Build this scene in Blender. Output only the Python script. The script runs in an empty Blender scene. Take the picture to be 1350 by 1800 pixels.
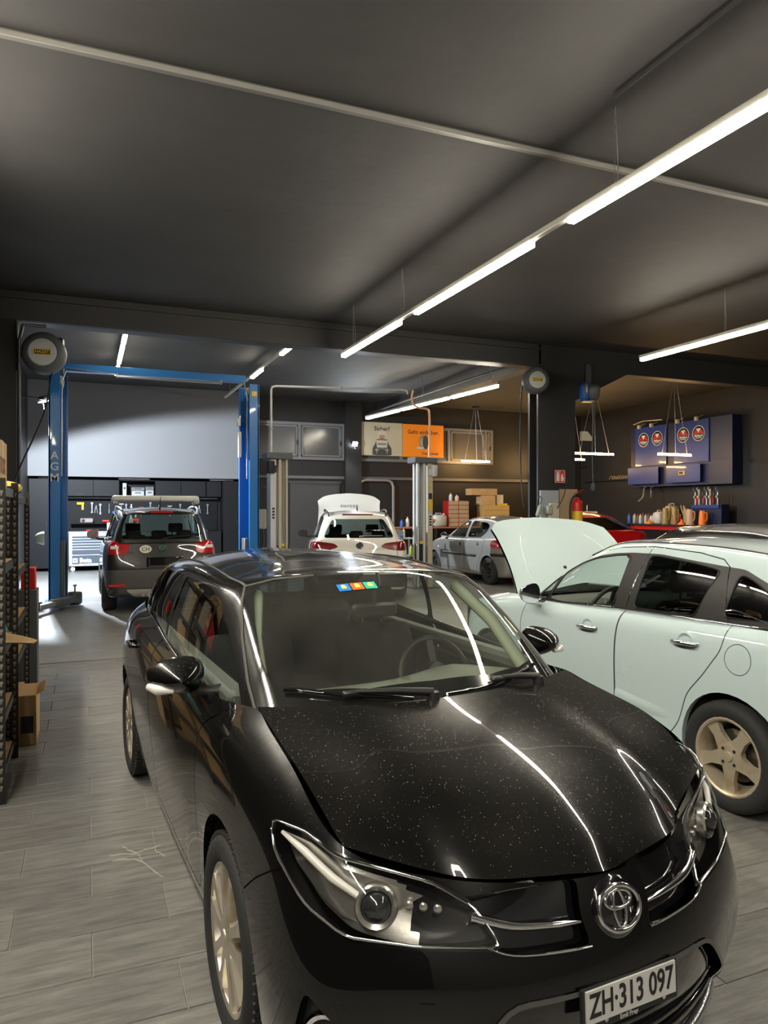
import bpy, bmesh, math, random, os
import numpy as np
from mathutils import Vector, Matrix
from mathutils.bvhtree import BVHTree
random.seed(7); rng = np.random.default_rng(7)
S = bpy.context.scene; C = S.collection
# ------------------------------------------------------------------ camera
cd = bpy.data.cameras.new('camera'); cam = bpy.data.objects.new('camera', cd); C.objects.link(cam)
cam.location = (0, 0, 1.70); cam.rotation_euler = (math.pi/2, 0, -math.radians(22.34))
cd.sensor_width = 36; cd.lens = 36*1275/1800; cd.shift_y = -5/1800; cd.clip_start = .05; cd.clip_end = 100
S.camera = cam
# ------------------------------------------------------------------ world, exposure
W = bpy.data.worlds.new('world'); S.world = W; W.use_nodes = True
W.node_tree.nodes['Background'].inputs[0].default_value = (.30, .31, .34, 1); W.node_tree.nodes['Background'].inputs[1].default_value = .06
S.view_settings.view_transform = 'Standard'; S.view_settings.look = 'None'; S.view_settings.gamma = 1; S.view_settings.use_curve_mapping = False
S.view_settings.exposure = 0.15
S.cycles.max_bounces = 8; S.cycles.transparent_max_bounces = 24; S.cycles.diffuse_bounces = 3; S.cycles.glossy_bounces = 4
S.cycles.use_denoising = True
S.cycles.caustics_reflective = False; S.cycles.caustics_refractive = False
# ------------------------------------------------------------------ helpers
def link(o, parent=None):
    C.objects.link(o)
    if parent is not None: o.parent = parent
    return o
def mesh_obj(name, V, F, mat=None, parent=None, normals=None, smooth=False, label=None, mats=None, fm=None):
    me = bpy.data.meshes.new(name); me.from_pydata([tuple(v) for v in V], [], F)
    for m in (mats or [mat]):
        if m: me.materials.append(m)
    if fm is not None: me.polygons.foreach_set('material_index', fm)
    if normals is not None:
        me.polygons.foreach_set('use_smooth', [True]*len(me.polygons)); me.normals_split_custom_set_from_vertices([tuple(n) for n in normals])
    elif smooth:
        me.polygons.foreach_set('use_smooth', [True]*len(me.polygons))
        if smooth != 'all':
            try: me.set_sharp_from_angle(angle=math.radians(smooth if smooth > 1 else 38))
            except Exception: pass
    me.update()
    o = bpy.data.objects.new(name, me); link(o, parent)
    if label: o['label'] = label
    return o
def thing(name, label, cat, loc=(0, 0, 0), rz=0, group=None):
    o = bpy.data.objects.new(name, None); o.empty_display_size = .1; C.objects.link(o); o.location = loc; o.rotation_euler = (0, 0, rz)
    return tag(o, label, cat, group)
def tag(o, label, cat, group=None):
    o['label'] = label; o['category'] = cat
    if group: o['group'] = group
    return o
def struct(o):
    o['kind'] = 'structure'; return o
class MB:
    """collects simple solids, builds ONE mesh object"""
    def __init__(s): s.V = []; s.F = []
    def add(s, V, F):
        k = len(s.V); s.V += [tuple(v) for v in V]; s.F += [[i+k for i in f] for f in F]; return s
    def box(s, c, d, rz=0, M=None, bev=0):
        x, y, z = [q/2 for q in d]
        if bev:
            b = min(bev, x*.9, y*.9, z*.9); V = []; 
            for sx in (-1, 1):
                for sy in (-1, 1):
                    for sz in (-1, 1):
                        V += [(sx*x, sy*(y-b), sz*(z-b)), (sx*(x-b), sy*y, sz*(z-b)), (sx*(x-b), sy*(y-b), sz*z)]
            def ix(sx, sy, sz, k): return ((sx > 0)*4+(sy > 0)*2+(sz > 0))*3+k
            F = []
            for sg in (-1, 1):
                q = [ix(sg, -1, -1, 0), ix(sg, 1, -1, 0), ix(sg, 1, 1, 0), ix(sg, -1, 1, 0)]; F.append(q if sg > 0 else q[::-1])
                q = [ix(-1, sg, -1, 1), ix(1, sg, -1, 1), ix(1, sg, 1, 1), ix(-1, sg, 1, 1)]; F.append(q if sg < 0 else q[::-1])
                q = [ix(-1, -1, sg, 2), ix(1, -1, sg, 2), ix(1, 1, sg, 2), ix(-1, 1, sg, 2)]; F.append(q if sg > 0 else q[::-1])
            for a in (-1, 1):
                for b2 in (-1, 1):
                    q = [ix(a, b2, -1, 0), ix(a, b2, 1, 0), ix(a, b2, 1, 1), ix(a, b2, -1, 1)]; F.append(q if a*b2 < 0 else q[::-1])
                    q = [ix(-1, a, b2, 1), ix(1, a, b2, 1), ix(1, a, b2, 2), ix(-1, a, b2, 2)]; F.append(q if a*b2 < 0 else q[::-1])
                    q = [ix(a, -1, b2, 0), ix(a, 1, b2, 0), ix(a, 1, b2, 2), ix(a, -1, b2, 2)]; F.append(q if a*b2 > 0 else q[::-1])
                    for c3 in (-1, 1):
                        q = [ix(a, b2, c3, 0), ix(a, b2, c3, 1), ix(a, b2, c3, 2)]; F.append(q if a*b2*c3 > 0 else q[::-1])
        else:
            V = [(-x, -y, -z), (x, -y, -z), (x, y, -z), (-x, y, -z), (-x, -y, z), (x, -y, z), (x, y, z), (-x, y, z)]
            F = [[3, 2, 1, 0], [4, 5, 6, 7], [0, 1, 5, 4], [1, 2, 6, 5], [2, 3, 7, 6], [3, 0, 4, 7]]
        if M is None: M = Matrix.Translation(c) @ Matrix.Rotation(rz, 4, 'Z')
        else: M = Matrix.Translation(c) @ M
        return s.add([M @ Vector(v) for v in V], F)
    def tube(s, pts, r, n=8, closed=False, cap=True):
        P = [Vector(p) for p in pts]; m = len(P); rr = r if isinstance(r, (list, tuple)) else [r]*m
        up = None; V = []; F = []
        for i in range(m):
            t = (P[(i+1) % m]-P[i-1]) if closed else (P[min(i+1, m-1)]-P[max(i-1, 0)])
            if t.length < 1e-9: t = Vector((0, 0, 1))
            t.normalize()
            if up is None: up = t.orthogonal().normalized()
            up = (up - t*up.dot(t)); up = up.normalized() if up.length > 1e-6 else t.orthogonal().normalized()
            w = t.cross(up)
            for k in range(n):
                a = 2*math.pi*k/n; V.append(P[i]+(up*math.cos(a)+w*math.sin(a))*rr[i])
        for i in range(m if closed else m-1):
            j = (i+1) % m
            for k in range(n): F.append([i*n+k, i*n+(k+1) % n, j*n+(k+1) % n, j*n+k])
        if cap and not closed: F += [list(range(n))[::-1], [(m-1)*n+k for k in range(n)]]
        return s.add(V, F)
    def cyl(s, a, b, r, n=16, r2=None):
        return s.tube([a, b], [r, r if r2 is None else r2], n)
    def lathe(s, prof, n=24, M=None, closed=False, cap=False):
        """prof: (r, z) points, axis z"""
        V = []; F = []; m = len(prof); M = M or Matrix.Identity(4)
        for r, z in prof:
            for k in range(n): a = 2*math.pi*k/n; V.append(M @ Vector((r*math.cos(a), r*math.sin(a), z)))
        for i in range(m if closed else m-1):
            j = (i+1) % m
            for k in range(n): F.append([i*n+k, i*n+(k+1) % n, j*n+(k+1) % n, j*n+k])
        if cap and not closed:
            if prof[0][0] > 1e-5: F.append(list(range(n))[::-1])
            if prof[-1][0] > 1e-5: F.append([(m-1)*n+k for k in range(n)])
        return s.add(V, F)
    def prism(s, poly, h, M=None):
        """2D polygon (x, y) extruded along z from 0 to h"""
        n = len(poly); M = M or Matrix.Identity(4)
        a = sum(poly[i-1][0]*poly[i][1]-poly[i][0]*poly[i-1][1] for i in range(n))
        if a < 0: poly = poly[::-1]
        V = [M @ Vector((p[0], p[1], 0)) for p in poly]+[M @ Vector((p[0], p[1], h)) for p in poly]
        F = [list(range(n))[::-1], list(range(n, 2*n))]+[[i, (i+1) % n, n+(i+1) % n, n+i] for i in range(n)]
        if h < 0: F = [f[::-1] for f in F]
        return s.add(V, F)
    def grid(s, G):
        G = np.asarray(G); R, Cc = G.shape[:2]
        return s.add(G.reshape(-1, 3).tolist(), [[r*Cc+c, r*Cc+c+1, (r+1)*Cc+c+1, (r+1)*Cc+c] for r in range(R-1) for c in range(Cc-1)])
    def xf(s, M):
        s.V = [tuple(M @ Vector(v)) for v in s.V]; return s
    def build(s, name, mat, parent=None, smooth=38, label=None):
        return mesh_obj(name, s.V, s.F, mat, parent, smooth=smooth, label=label)
def copy_tree(o, parent=None):
    c = o.copy(); C.objects.link(c); c.parent = parent
    for ch in list(o.children): copy_tree(ch, c)
    return c
def text_mesh(txt, size, M, mat, parent, name='lettering', depth=.002, align='CENTER', sx=1.0, bold=0.0, space=1.0, label=None):
    cu = bpy.data.curves.new('txt', 'FONT'); cu.body = txt; cu.size = size; cu.extrude = depth; cu.align_x = align; cu.align_y = 'CENTER'; cu.offset = bold; cu.space_character = space; cu.resolution_u = 3
    t = bpy.data.objects.new('txt', cu); C.objects.link(t)
    dg = bpy.context.evaluated_depsgraph_get(); me = bpy.data.meshes.new_from_object(t.evaluated_get(dg))
    bpy.data.objects.remove(t); bpy.data.curves.remove(cu)
    me.transform(Matrix.Diagonal((sx, 1, 1, 1))); me.transform(M); me.name = name
    me.materials.clear(); me.materials.append(mat)
    o = bpy.data.objects.new(name, me); link(o, parent)
    if label: o['label'] = label
    return o
def frame(o, x, y):
    """matrix with origin o, x axis x, y axis y"""
    x = Vector(x).normalized(); y = Vector(y); z = x.cross(y).normalized(); y = z.cross(x)
    M = Matrix((x, y, z)).transposed().to_4x4(); M.translation = Vector(o); return M
# ------------------------------------------------------------------ materials
def mat(name, col, rough=.5, metal=0, coat=0, emit=None, estr=0, spec=.5, bump=None, noise=None, coatr=.03):
    m = bpy.data.materials.new(name); m.use_nodes = True; nt = m.node_tree; b = nt.nodes['Principled BSDF']
    def sock(n, v):
        if n in b.inputs: b.inputs[n].default_value = v
    sock('Base Color', (*col, 1)); sock('Roughness', rough); sock('Metallic', metal); sock('Coat Weight', coat); sock('Coat Roughness', coatr); sock('Specular IOR Level', spec)
    if emit: sock('Emission Color', (*emit, 1)); sock('Emission Strength', estr)
    if noise or bump:
        tc = nt.nodes.new('ShaderNodeTexCoord')
    if noise:   # (scale, second colour, contrast lo, hi)
        n = nt.nodes.new('ShaderNodeTexNoise'); n.inputs['Scale'].default_value = noise[0]; n.inputs['Detail'].default_value = 6
        r = nt.nodes.new('ShaderNodeMapRange'); r.inputs[1].default_value = noise[2]; r.inputs[2].default_value = noise[3]
        mx = nt.nodes.new('ShaderNodeMix'); mx.data_type = 'RGBA'; mx.inputs['A'].default_value = (*col, 1); mx.inputs['B'].default_value = (*noise[1], 1)
        nt.links.new(tc.outputs['Object'], n.inputs['Vector']); nt.links.new(n.outputs['Fac'], r.inputs[0]); nt.links.new(r.outputs[0], mx.inputs['Factor']); nt.links.new(mx.outputs['Result'], b.inputs['Base Color'])
    if bump:
        n = nt.nodes.new('ShaderNodeTexNoise'); n.inputs['Scale'].default_value = bump[0]; n.inputs['Detail'].default_value = 4
        bp = nt.nodes.new('ShaderNodeBump'); bp.inputs['Strength'].default_value = bump[1]; bp.inputs['Distance'].default_value = bump[2] if len(bump) > 2 else .01
        nt.links.new(tc.outputs['Object'], n.inputs['Vector']); nt.links.new(n.outputs['Fac'], bp.inputs['Height']); nt.links.new(bp.outputs[0], b.inputs['Normal'])
    return m
def glass_mat(name, tint=(.9, .95, .93), rough=0.0, dirt=0.0, gloss=(1, 1, 1)):
    """thin pane: fresnel mix of a clear tinted sheet and a mirror reflection, a little dust"""
    m = bpy.data.materials.new(name); m.use_nodes = True; nt = m.node_tree; nt.nodes.clear()
    o = nt.nodes.new('ShaderNodeOutputMaterial'); t = nt.nodes.new('ShaderNodeBsdfTransparent'); t.inputs[0].default_value = (*tint, 1)
    g = nt.nodes.new('ShaderNodeBsdfGlossy'); g.inputs['Roughness'].default_value = rough; g.inputs[0].default_value = (*gloss, 1)
    lw = nt.nodes.new('ShaderNodeLayerWeight'); pw = nt.nodes.new('ShaderNodeMath'); pw.operation = 'POWER'; pw.inputs[1].default_value = 5
    f = nt.nodes.new('ShaderNodeMath'); f.operation = 'MULTIPLY_ADD'; f.inputs[1].default_value = .92; f.inputs[2].default_value = .075
    nt.links.new(lw.outputs['Facing'], pw.inputs[0]); nt.links.new(pw.outputs[0], f.inputs[0])
    mx = nt.nodes.new('ShaderNodeMixShader'); nt.links.new(f.outputs[0], mx.inputs[0]); nt.links.new(t.outputs[0], mx.inputs[1]); nt.links.new(g.outputs[0], mx.inputs[2])
    last = mx
    if dirt:
        d = nt.nodes.new('ShaderNodeBsdfDiffuse'); d.inputs[0].default_value = (.6, .6, .52, 1)
        mx2 = nt.nodes.new('ShaderNodeMixShader')
        tc = nt.nodes.new('ShaderNodeTexCoord'); n = nt.nodes.new('ShaderNodeTexNoise'); n.inputs['Scale'].default_value = 3; n.inputs['Detail'].default_value = 8
        r = nt.nodes.new('ShaderNodeMapRange'); r.inputs[1].default_value = .3; r.inputs[2].default_value = .75; r.inputs[3].default_value = dirt*.4; r.inputs[4].default_value = dirt*1.4
        nt.links.new(tc.outputs['Object'], n.inputs['Vector']); nt.links.new(n.outputs['Fac'], r.inputs[0]); nt.links.new(r.outputs[0], mx2.inputs[0])
        nt.links.new(mx.outputs[0], mx2.inputs[1]); nt.links.new(d.outputs[0], mx2.inputs[2]); last = mx2
    nt.links.new(last.outputs[0], o.inputs[0]); return m
def paint(name, col, metal=0.0, rough=.35, coat=1.0, dust=0.0, dustcol=(.35, .33, .28), flake=0.0):
    """car paint: base, clear coat, dust specks that lie on upward faces"""
    m = mat(name, col, rough, metal, coat, coatr=.02, spec=.5 if metal else .08); nt = m.node_tree; b = nt.nodes['Principled BSDF']
    if dust:
        tc = nt.nodes.new('ShaderNodeTexCoord'); v = nt.nodes.new('ShaderNodeTexVoronoi'); v.inputs['Scale'].default_value = 125; v.inputs['Randomness'].default_value = 1
        v.feature = 'F1'; r = nt.nodes.new('ShaderNodeMapRange'); r.inputs[1].default_value = .22; r.inputs[2].default_value = .05; r.inputs[3].default_value = 0; r.inputs[4].default_value = 1
        n = nt.nodes.new('ShaderNodeTexNoise'); n.inputs['Scale'].default_value = 2.2; n.inputs['Detail'].default_value = 8
        r2 = nt.nodes.new('ShaderNodeMapRange'); r2.inputs[1].default_value = .35; r2.inputs[2].default_value = .7
        n3 = nt.nodes.new('ShaderNodeTexNoise'); n3.inputs['Scale'].default_value = 60
        r3 = nt.nodes.new('ShaderNodeMapRange'); r3.inputs[1].default_value = .5; r3.inputs[2].default_value = .62
        ge = nt.nodes.new('ShaderNodeNewGeometry'); sx = nt.nodes.new('ShaderNodeSeparateXYZ'); up = nt.nodes.new('ShaderNodeMapRange'); up.inputs[1].default_value = .5; up.inputs[2].default_value = .95
        L = nt.links.new
        for q in (v, n, n3): L(tc.outputs['Object'], q.inputs['Vector'])
        L(v.outputs['Distance'], r.inputs[0]); L(n.outputs['Fac'], r2.inputs[0]); L(n3.outputs['Fac'], r3.inputs[0]); L(ge.outputs['Normal'], sx.inputs[0]); L(sx.outputs['Z'], up.inputs[0])
        def mul(a, c2):
            k = nt.nodes.new('ShaderNodeMath'); k.operation = 'MULTIPLY'
            for i, q in enumerate((a, c2)):
                if isinstance(q, float): k.inputs[i].default_value = q
                else: L(q, k.inputs[i])
            return k.outputs[0]
        spk = mul(mul(r.outputs[0], r3.outputs[0]), dust)
        film = mul(r2.outputs[0], .030*dust)
        ad = nt.nodes.new('ShaderNodeMath'); ad.operation = 'ADD'; ad.use_clamp = True; L(spk, ad.inputs[0]); L(film, ad.inputs[1])
        fac = mul(ad.outputs[0], up.outputs[0])
        df = nt.nodes.new('ShaderNodeBsdfDiffuse'); df.inputs[0].default_value = (*dustcol, 1)
        mx = nt.nodes.new('ShaderNodeMixShader'); L(fac, mx.inputs[0]); L(b.outputs[0], mx.inputs[1]); L(df.outputs[0], mx.inputs[2]); L(mx.outputs[0], nt.nodes['Material Output'].inputs[0])
    return m
# ------------------------------------------------------------------ car library
def sharpen(P, axis, it=2, al=.75):
    P0 = P.copy(); Q = P.copy()
    def S(A):
        A = np.moveaxis(A, axis, 0); B = A.copy()
        B[1:-1] = (A[:-2] + 4*A[1:-1] + A[2:])/6
        return np.moveaxis(B, 0, axis)
    for _ in range(it): Q = Q + al*(P0 - S(Q))
    return Q
def bs_w(t):
    return np.stack([(1-t)**3/6, (3*t**3-6*t**2+4)/6, (-3*t**3+3*t**2+3*t+1)/6, t**3/6], -1)
def bs_axis(P, per, mirror=False):
    """uniform cubic B-spline along axis 0, `per` samples per span; mirror: first and last rows lie on y=0"""
    n = P.shape[0]
    if mirror:
        f = np.array([1, -1, 1.]); a = P[1]*f; b = P[-2]*f
    else:
        a = 2*P[0]-P[1]; b = 2*P[-1]-P[-2]
    G = np.concatenate([a[None], P, b[None]], 0)
    T = np.linspace(0, n-1, (n-1)*per+1); I = np.minimum(T.astype(int), n-2); W = bs_w(T-I)
    return sum(W[:, k].reshape((-1,)+(1,)*(P.ndim-1))*G[I+k] for k in range(4))
def surf(P, pu, pv, sharp=True):
    """P (rows, cols, 3) -> dense grid (Rv, Cu, 3) and unit normals"""
    P = np.array(P, float)
    if sharp:
        f = np.array([1, -1, 1.])
        E = np.concatenate([P[:, 2:0:-1]*f, P, P[:, -2:-4:-1]*f], 1)   # mirrored so that the centre stays smooth
        P = sharpen(E, 1)[:, 2:-2]; P = sharpen(P, 0)
        P[:, 0, 1] = 0; P[:, -1, 1] = 0
    G = bs_axis(P, pv)
    G = np.swapaxes(bs_axis(np.swapaxes(G, 0, 1), pu, True), 0, 1)
    G[:, 0, 1] = 0; G[:, -1, 1] = 0
    E = np.concatenate([G[:, 1:2]*[1, -1, 1], G, G[:, -2:-1]*[1, -1, 1]], 1)
    du = (E[:, 2:]-E[:, :-2]); dv = np.gradient(G, axis=0)
    N = np.cross(du, dv); L = np.linalg.norm(N, axis=-1, keepdims=True); N = N/np.maximum(L, 1e-12)
    return G, N
def smooth_curve(pts, per=6, closed=False):
    """Catmull-Rom through points"""
    P = np.array(pts, float); n = len(P)
    if closed: G = np.concatenate([P[-1:], P, P[:2]], 0); m = n
    else: G = np.concatenate([2*P[:1]-P[1:2], P, 2*P[-1:]-P[-2:-1]], 0); m = n-1
    out = []
    for i in range(m):
        a, b, c, d = G[i:i+4]
        for t in np.arange(per)/per:
            out.append(.5*(2*b+(c-a)*t+(2*a-5*b+4*c-d)*t*t+(3*b-a-3*c+d)*t**3))
    if not closed: out.append(P[-1])
    return np.array(out)
def round_poly(pts, r=.03, n=3):
    """polygon with rounded corners (2D)"""
    P = np.array(pts, float); out = []
    for i in range(len(P)):
        a, b, c = P[i-1], P[i], P[(i+1) % len(P)]
        da, dc = a-b, c-b; la, lc = np.linalg.norm(da), np.linalg.norm(dc)
        rr = min(r, la*.45, lc*.45); p, q = b+da/la*rr, b+dc/lc*rr
        for k in range(n+1):
            t = k/n; out.append((1-t)**2*p+2*t*(1-t)*b+t*t*q)
    return np.array(out)
def offset_poly(P, d):
    P = np.array(P, float); n = len(P); area = .5*np.sum(P[:, 0]*np.roll(P[:, 1], -1)-np.roll(P[:, 0], -1)*P[:, 1]); s = 1 if area > 0 else -1
    out = []
    for i in range(n):
        e1 = P[i]-P[i-1]; e2 = P[(i+1) % n]-P[i]
        n1 = np.array([e1[1], -e1[0]])/(np.linalg.norm(e1)+1e-9); n2 = np.array([e2[1], -e2[0]])/(np.linalg.norm(e2)+1e-9)
        m = n1+n2; m = m/max(np.dot(m, m)/2, .35)
        out.append(P[i]+s*d*m)
    return np.array(out)
def in_poly(P, q):
    x, y = q; c = False; n = len(P); j = n-1
    for i in range(n):
        xi, yi = P[i]; xj, yj = P[j]
        if (yi > y) != (yj > y) and x < (xj-xi)*(y-yi)/(yj-yi)+xi: c = not c
        j = i
    return c
SIDE = ((1, 0, 0), (0, 0, 1), (0, 1, 0))       # (a axis, b axis, view direction) for the y>0 half
TOP = ((1, 0, 0), (0, 1, 0), (0, 0, 1))
FRONT = ((0, 1, 0), (0, 0, 1), (1, 0, 0))
REAR = ((0, 1, 0), (0, 0, 1), (-1, 0, 0))
def basis(ang):
    """horizontal view from an angle: 0 = from the front, 90 = from the side"""
    c, s = math.cos(math.radians(ang)), math.sin(math.radians(ang))
    return ((-s, c, 0), (0, 0, 1), (c, s, 0))
class Shell:
    """half of a smooth surface that is cut into panels"""
    def __init__(s, G, N, pid='body'):
        s.bm = bmesh.new(); s.ln = s.bm.verts.layers.float_vector.new('n'); s.lp = s.bm.faces.layers.int.new('p')
        s.names = [pid]; R, C = G.shape[:2]; V = []
        for r in range(R):
            for c in range(C):
                v = s.bm.verts.new(G[r, c]); v[s.ln] = Vector(N[r, c]); V.append(v)
        for r in range(R-1):
            for c in range(C-1):
                q = [V[r*C+c], V[r*C+c+1], V[(r+1)*C+c+1], V[(r+1)*C+c]]
                f = s.bm.faces.new(q); f[s.lp] = 0
        s.bvh = None
    def id(s, n):
        if n not in s.names: s.names.append(n)
        return s.names.index(n)
    def tree(s):
        if s.bvh is None: s.bvh = BVHTree.FromBMesh(s.bm)
        return s.bvh
    def fn(s, f):
        n = Vector()
        for v in f.verts: n += v[s.ln]
        return n
    def cutline(s, P, bas, closed=True, facing=.0, only=None):
        a, b, d = [Vector(x) for x in bas]; bm = s.bm
        P = [tuple(p) for p in P]; n = len(P)
        xs = [p[0] for p in P]; ys = [p[1] for p in P]; m = .02
        bx = (min(xs)-m, max(xs)+m, min(ys)-m, max(ys)+m)
        ids = None if only is None else {s.id(x) for x in only}
        cand = set()
        for f in bm.faces:
            if ids is not None and f[s.lp] not in ids: continue
            if s.fn(f).dot(d) <= facing: continue
            u = [v.co.dot(a) for v in f.verts]; w = [v.co.dot(b) for v in f.verts]
            if max(u) < bx[0] or min(u) > bx[1] or max(w) < bx[2] or min(w) > bx[3]: continue
            cand.add(f)
        cache = {}
        for i in range(n if closed else n-1):
            p, q = P[i], P[(i+1) % n]
            e = (q[0]-p[0], q[1]-p[1]); L = math.hypot(*e)
            if L < 1e-6: continue
            x0, x1 = min(p[0], q[0])-.0004, max(p[0], q[0])+.0004; y0, y1 = min(p[1], q[1])-.0004, max(p[1], q[1])+.0004
            sel = []
            for f in cand:
                if not f.is_valid: continue
                k = cache.get(f)
                if k is None:
                    u = [v.co.dot(a) for v in f.verts]; w = [v.co.dot(b) for v in f.verts]
                    k = (min(u), max(u), min(w), max(w)); cache[f] = k
                if k[1] < x0 or k[0] > x1 or k[3] < y0 or k[2] > y1: continue
                sel.append(f)
            if not sel: continue
            nrm = (a*(-e[1]) + b*e[0]).normalized(); co = a*p[0]+b*p[1]
            geom = set(sel)
            for f in sel: geom.update(f.edges); geom.update(f.verts)
            res = bmesh.ops.bisect_plane(bm, geom=list(geom), dist=1e-6, plane_co=co, plane_no=nrm)
            new = set()
            for g in res['geom_cut']:
                if isinstance(g, bmesh.types.BMEdge): new.update(g.link_faces)
                elif isinstance(g, bmesh.types.BMVert): new.update(g.link_faces)
            for f in new: cache.pop(f, None)
            for g in res['geom']:
                if isinstance(g, bmesh.types.BMFace): cache.pop(g, None); new.add(g)
            cand = {f for f in cand if f.is_valid} | {f for f in new if f.is_valid and s.fn(f).dot(d) > facing and (ids is None or f[s.lp] in ids)}
        s.bvh = None
    def assign(s, name, P, bas, facing=.0, only=None):
        a, b, d = [Vector(x) for x in bas]; k = s.id(name); ids = None if only is None else {s.id(x) for x in only}
        P = [tuple(p) for p in P]; x0 = min(p[0] for p in P); x1 = max(p[0] for p in P); y0 = min(p[1] for p in P); y1 = max(p[1] for p in P)
        for f in s.bm.faces:
            if ids is not None and f[s.lp] not in ids: continue
            c = f.calc_center_median(); u, w = c.dot(a), c.dot(b)
            if u < x0 or u > x1 or w < y0 or w > y1: continue
            if s.fn(f).dot(d) <= facing: continue
            if in_poly(P, (u, w)): f[s.lp] = k
    def panel(s, name, P, bas=SIDE, gap=.005, facing=.0, only=None, gapname='gap', keep=None):
        """cut out a panel; a recessed joint of width `gap` runs round it"""
        if gap:
            Po = offset_poly(P, gap/2); Pi = offset_poly(P, -gap/2)
            s.cutline(Po, bas, True, facing, only); s.cutline(Pi, bas, True, facing, only)
            s.assign('_in', Pi, bas, facing, only); 
            s.assign(gapname, Po, bas, facing, [x for x in (only or s.names) if x != '_in'])
            ki, kn = s.id('_in'), s.id(name)
            for f in s.bm.faces:
                if f[s.lp] == ki: f[s.lp] = kn
        else:
            s.cutline(P, bas, True, facing, only); s.assign(name, P, bas, facing, only)
    def groove(s, line, bas=SIDE, w=.005, facing=.0, only=None):
        """an open recessed joint along a line"""
        L = np.array(line, float); t = np.gradient(L, axis=0); t /= np.linalg.norm(t, axis=1, keepdims=True)+1e-9; nn = np.stack([-t[:, 1], t[:, 0]], 1)
        P = np.concatenate([L+nn*w/2, (L-nn*w/2)[::-1]], 0)
        s.cutline(P, bas, True, facing, only); s.assign('gap', P, bas, facing, only)
    def hit(s, p2, bas, off=0.0, strict=True):
        a, b, d = [Vector(x) for x in bas]
        o = a*p2[0]+b*p2[1]+d*5
        if abs(o.y) < .002: o.y = .002
        fl = o.y < 0
        if fl: o.y = -o.y
        h = s.tree().ray_cast(o, -Vector((d.x, -d.y if fl else d.y, d.z)))
        if h[0] is None:
            if not strict: 
                h = s.tree().find_nearest(a*p2[0]+b*p2[1]-d*3 if False else a*p2[0]+b*p2[1]+d*1.5)
            if h[0] is None: return None
        r_ = h[0]+h[1]*off*(1 if h[1].dot(d) > 0 else -1)
        if fl: r_.y = -r_.y
        return r_
    def path(s, P, bas, off=0.0):
        return [h for h in (s.hit(p, bas, off) for p in P) if h is not None]
    def extract(s, name, side=0, move=0.0):
        """(verts, faces, normals); side 0 = both halves joined, +1/-1 one half"""
        k = s.id(name); fs = [f for f in s.bm.faces if f[s.lp] == k]; V = []; N = []; F = []
        for sg in ((1, -1) if side == 0 else (side,)):
            ix = {}
            for f in fs:
                q = []
                for v in f.verts:
                    if v not in ix:
                        if sg == -1 and side == 0 and abs(v.co.y) < 1e-5 and v in cen: ix[v] = cen[v]
                        else:
                            n = v[s.ln].normalized(); c = v.co - n*move
                            ix[v] = len(V); V.append((c.x, c.y*sg, c.z)); N.append((n.x, n.y*sg, n.z))
                    q.append(ix[v])
                F.append(q if sg == 1 else q[::-1])
            if sg == 1: cen = ix
        return V, F, N
    def make(s, name, oname, mat, parent, side=0, move=0.0, label=None):
        V, F, N = s.extract(name, side, move)
        if not F: return None
        return mesh_obj(oname, V, F, mat, parent, normals=N, label=label)
    def drop(s, name):
        k = s.id(name); bmesh.ops.delete(s.bm, geom=[f for f in s.bm.faces if f[s.lp] == k], context='FACES'); s.bvh = None
def circ(cx, cz, r, n=28, a0=0, a1=360):
    return [(cx+r*math.cos(math.radians(a0+(a1-a0)*i/n)), cz+r*math.sin(math.radians(a0+(a1-a0)*i/n))) for i in range(n)]
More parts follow.
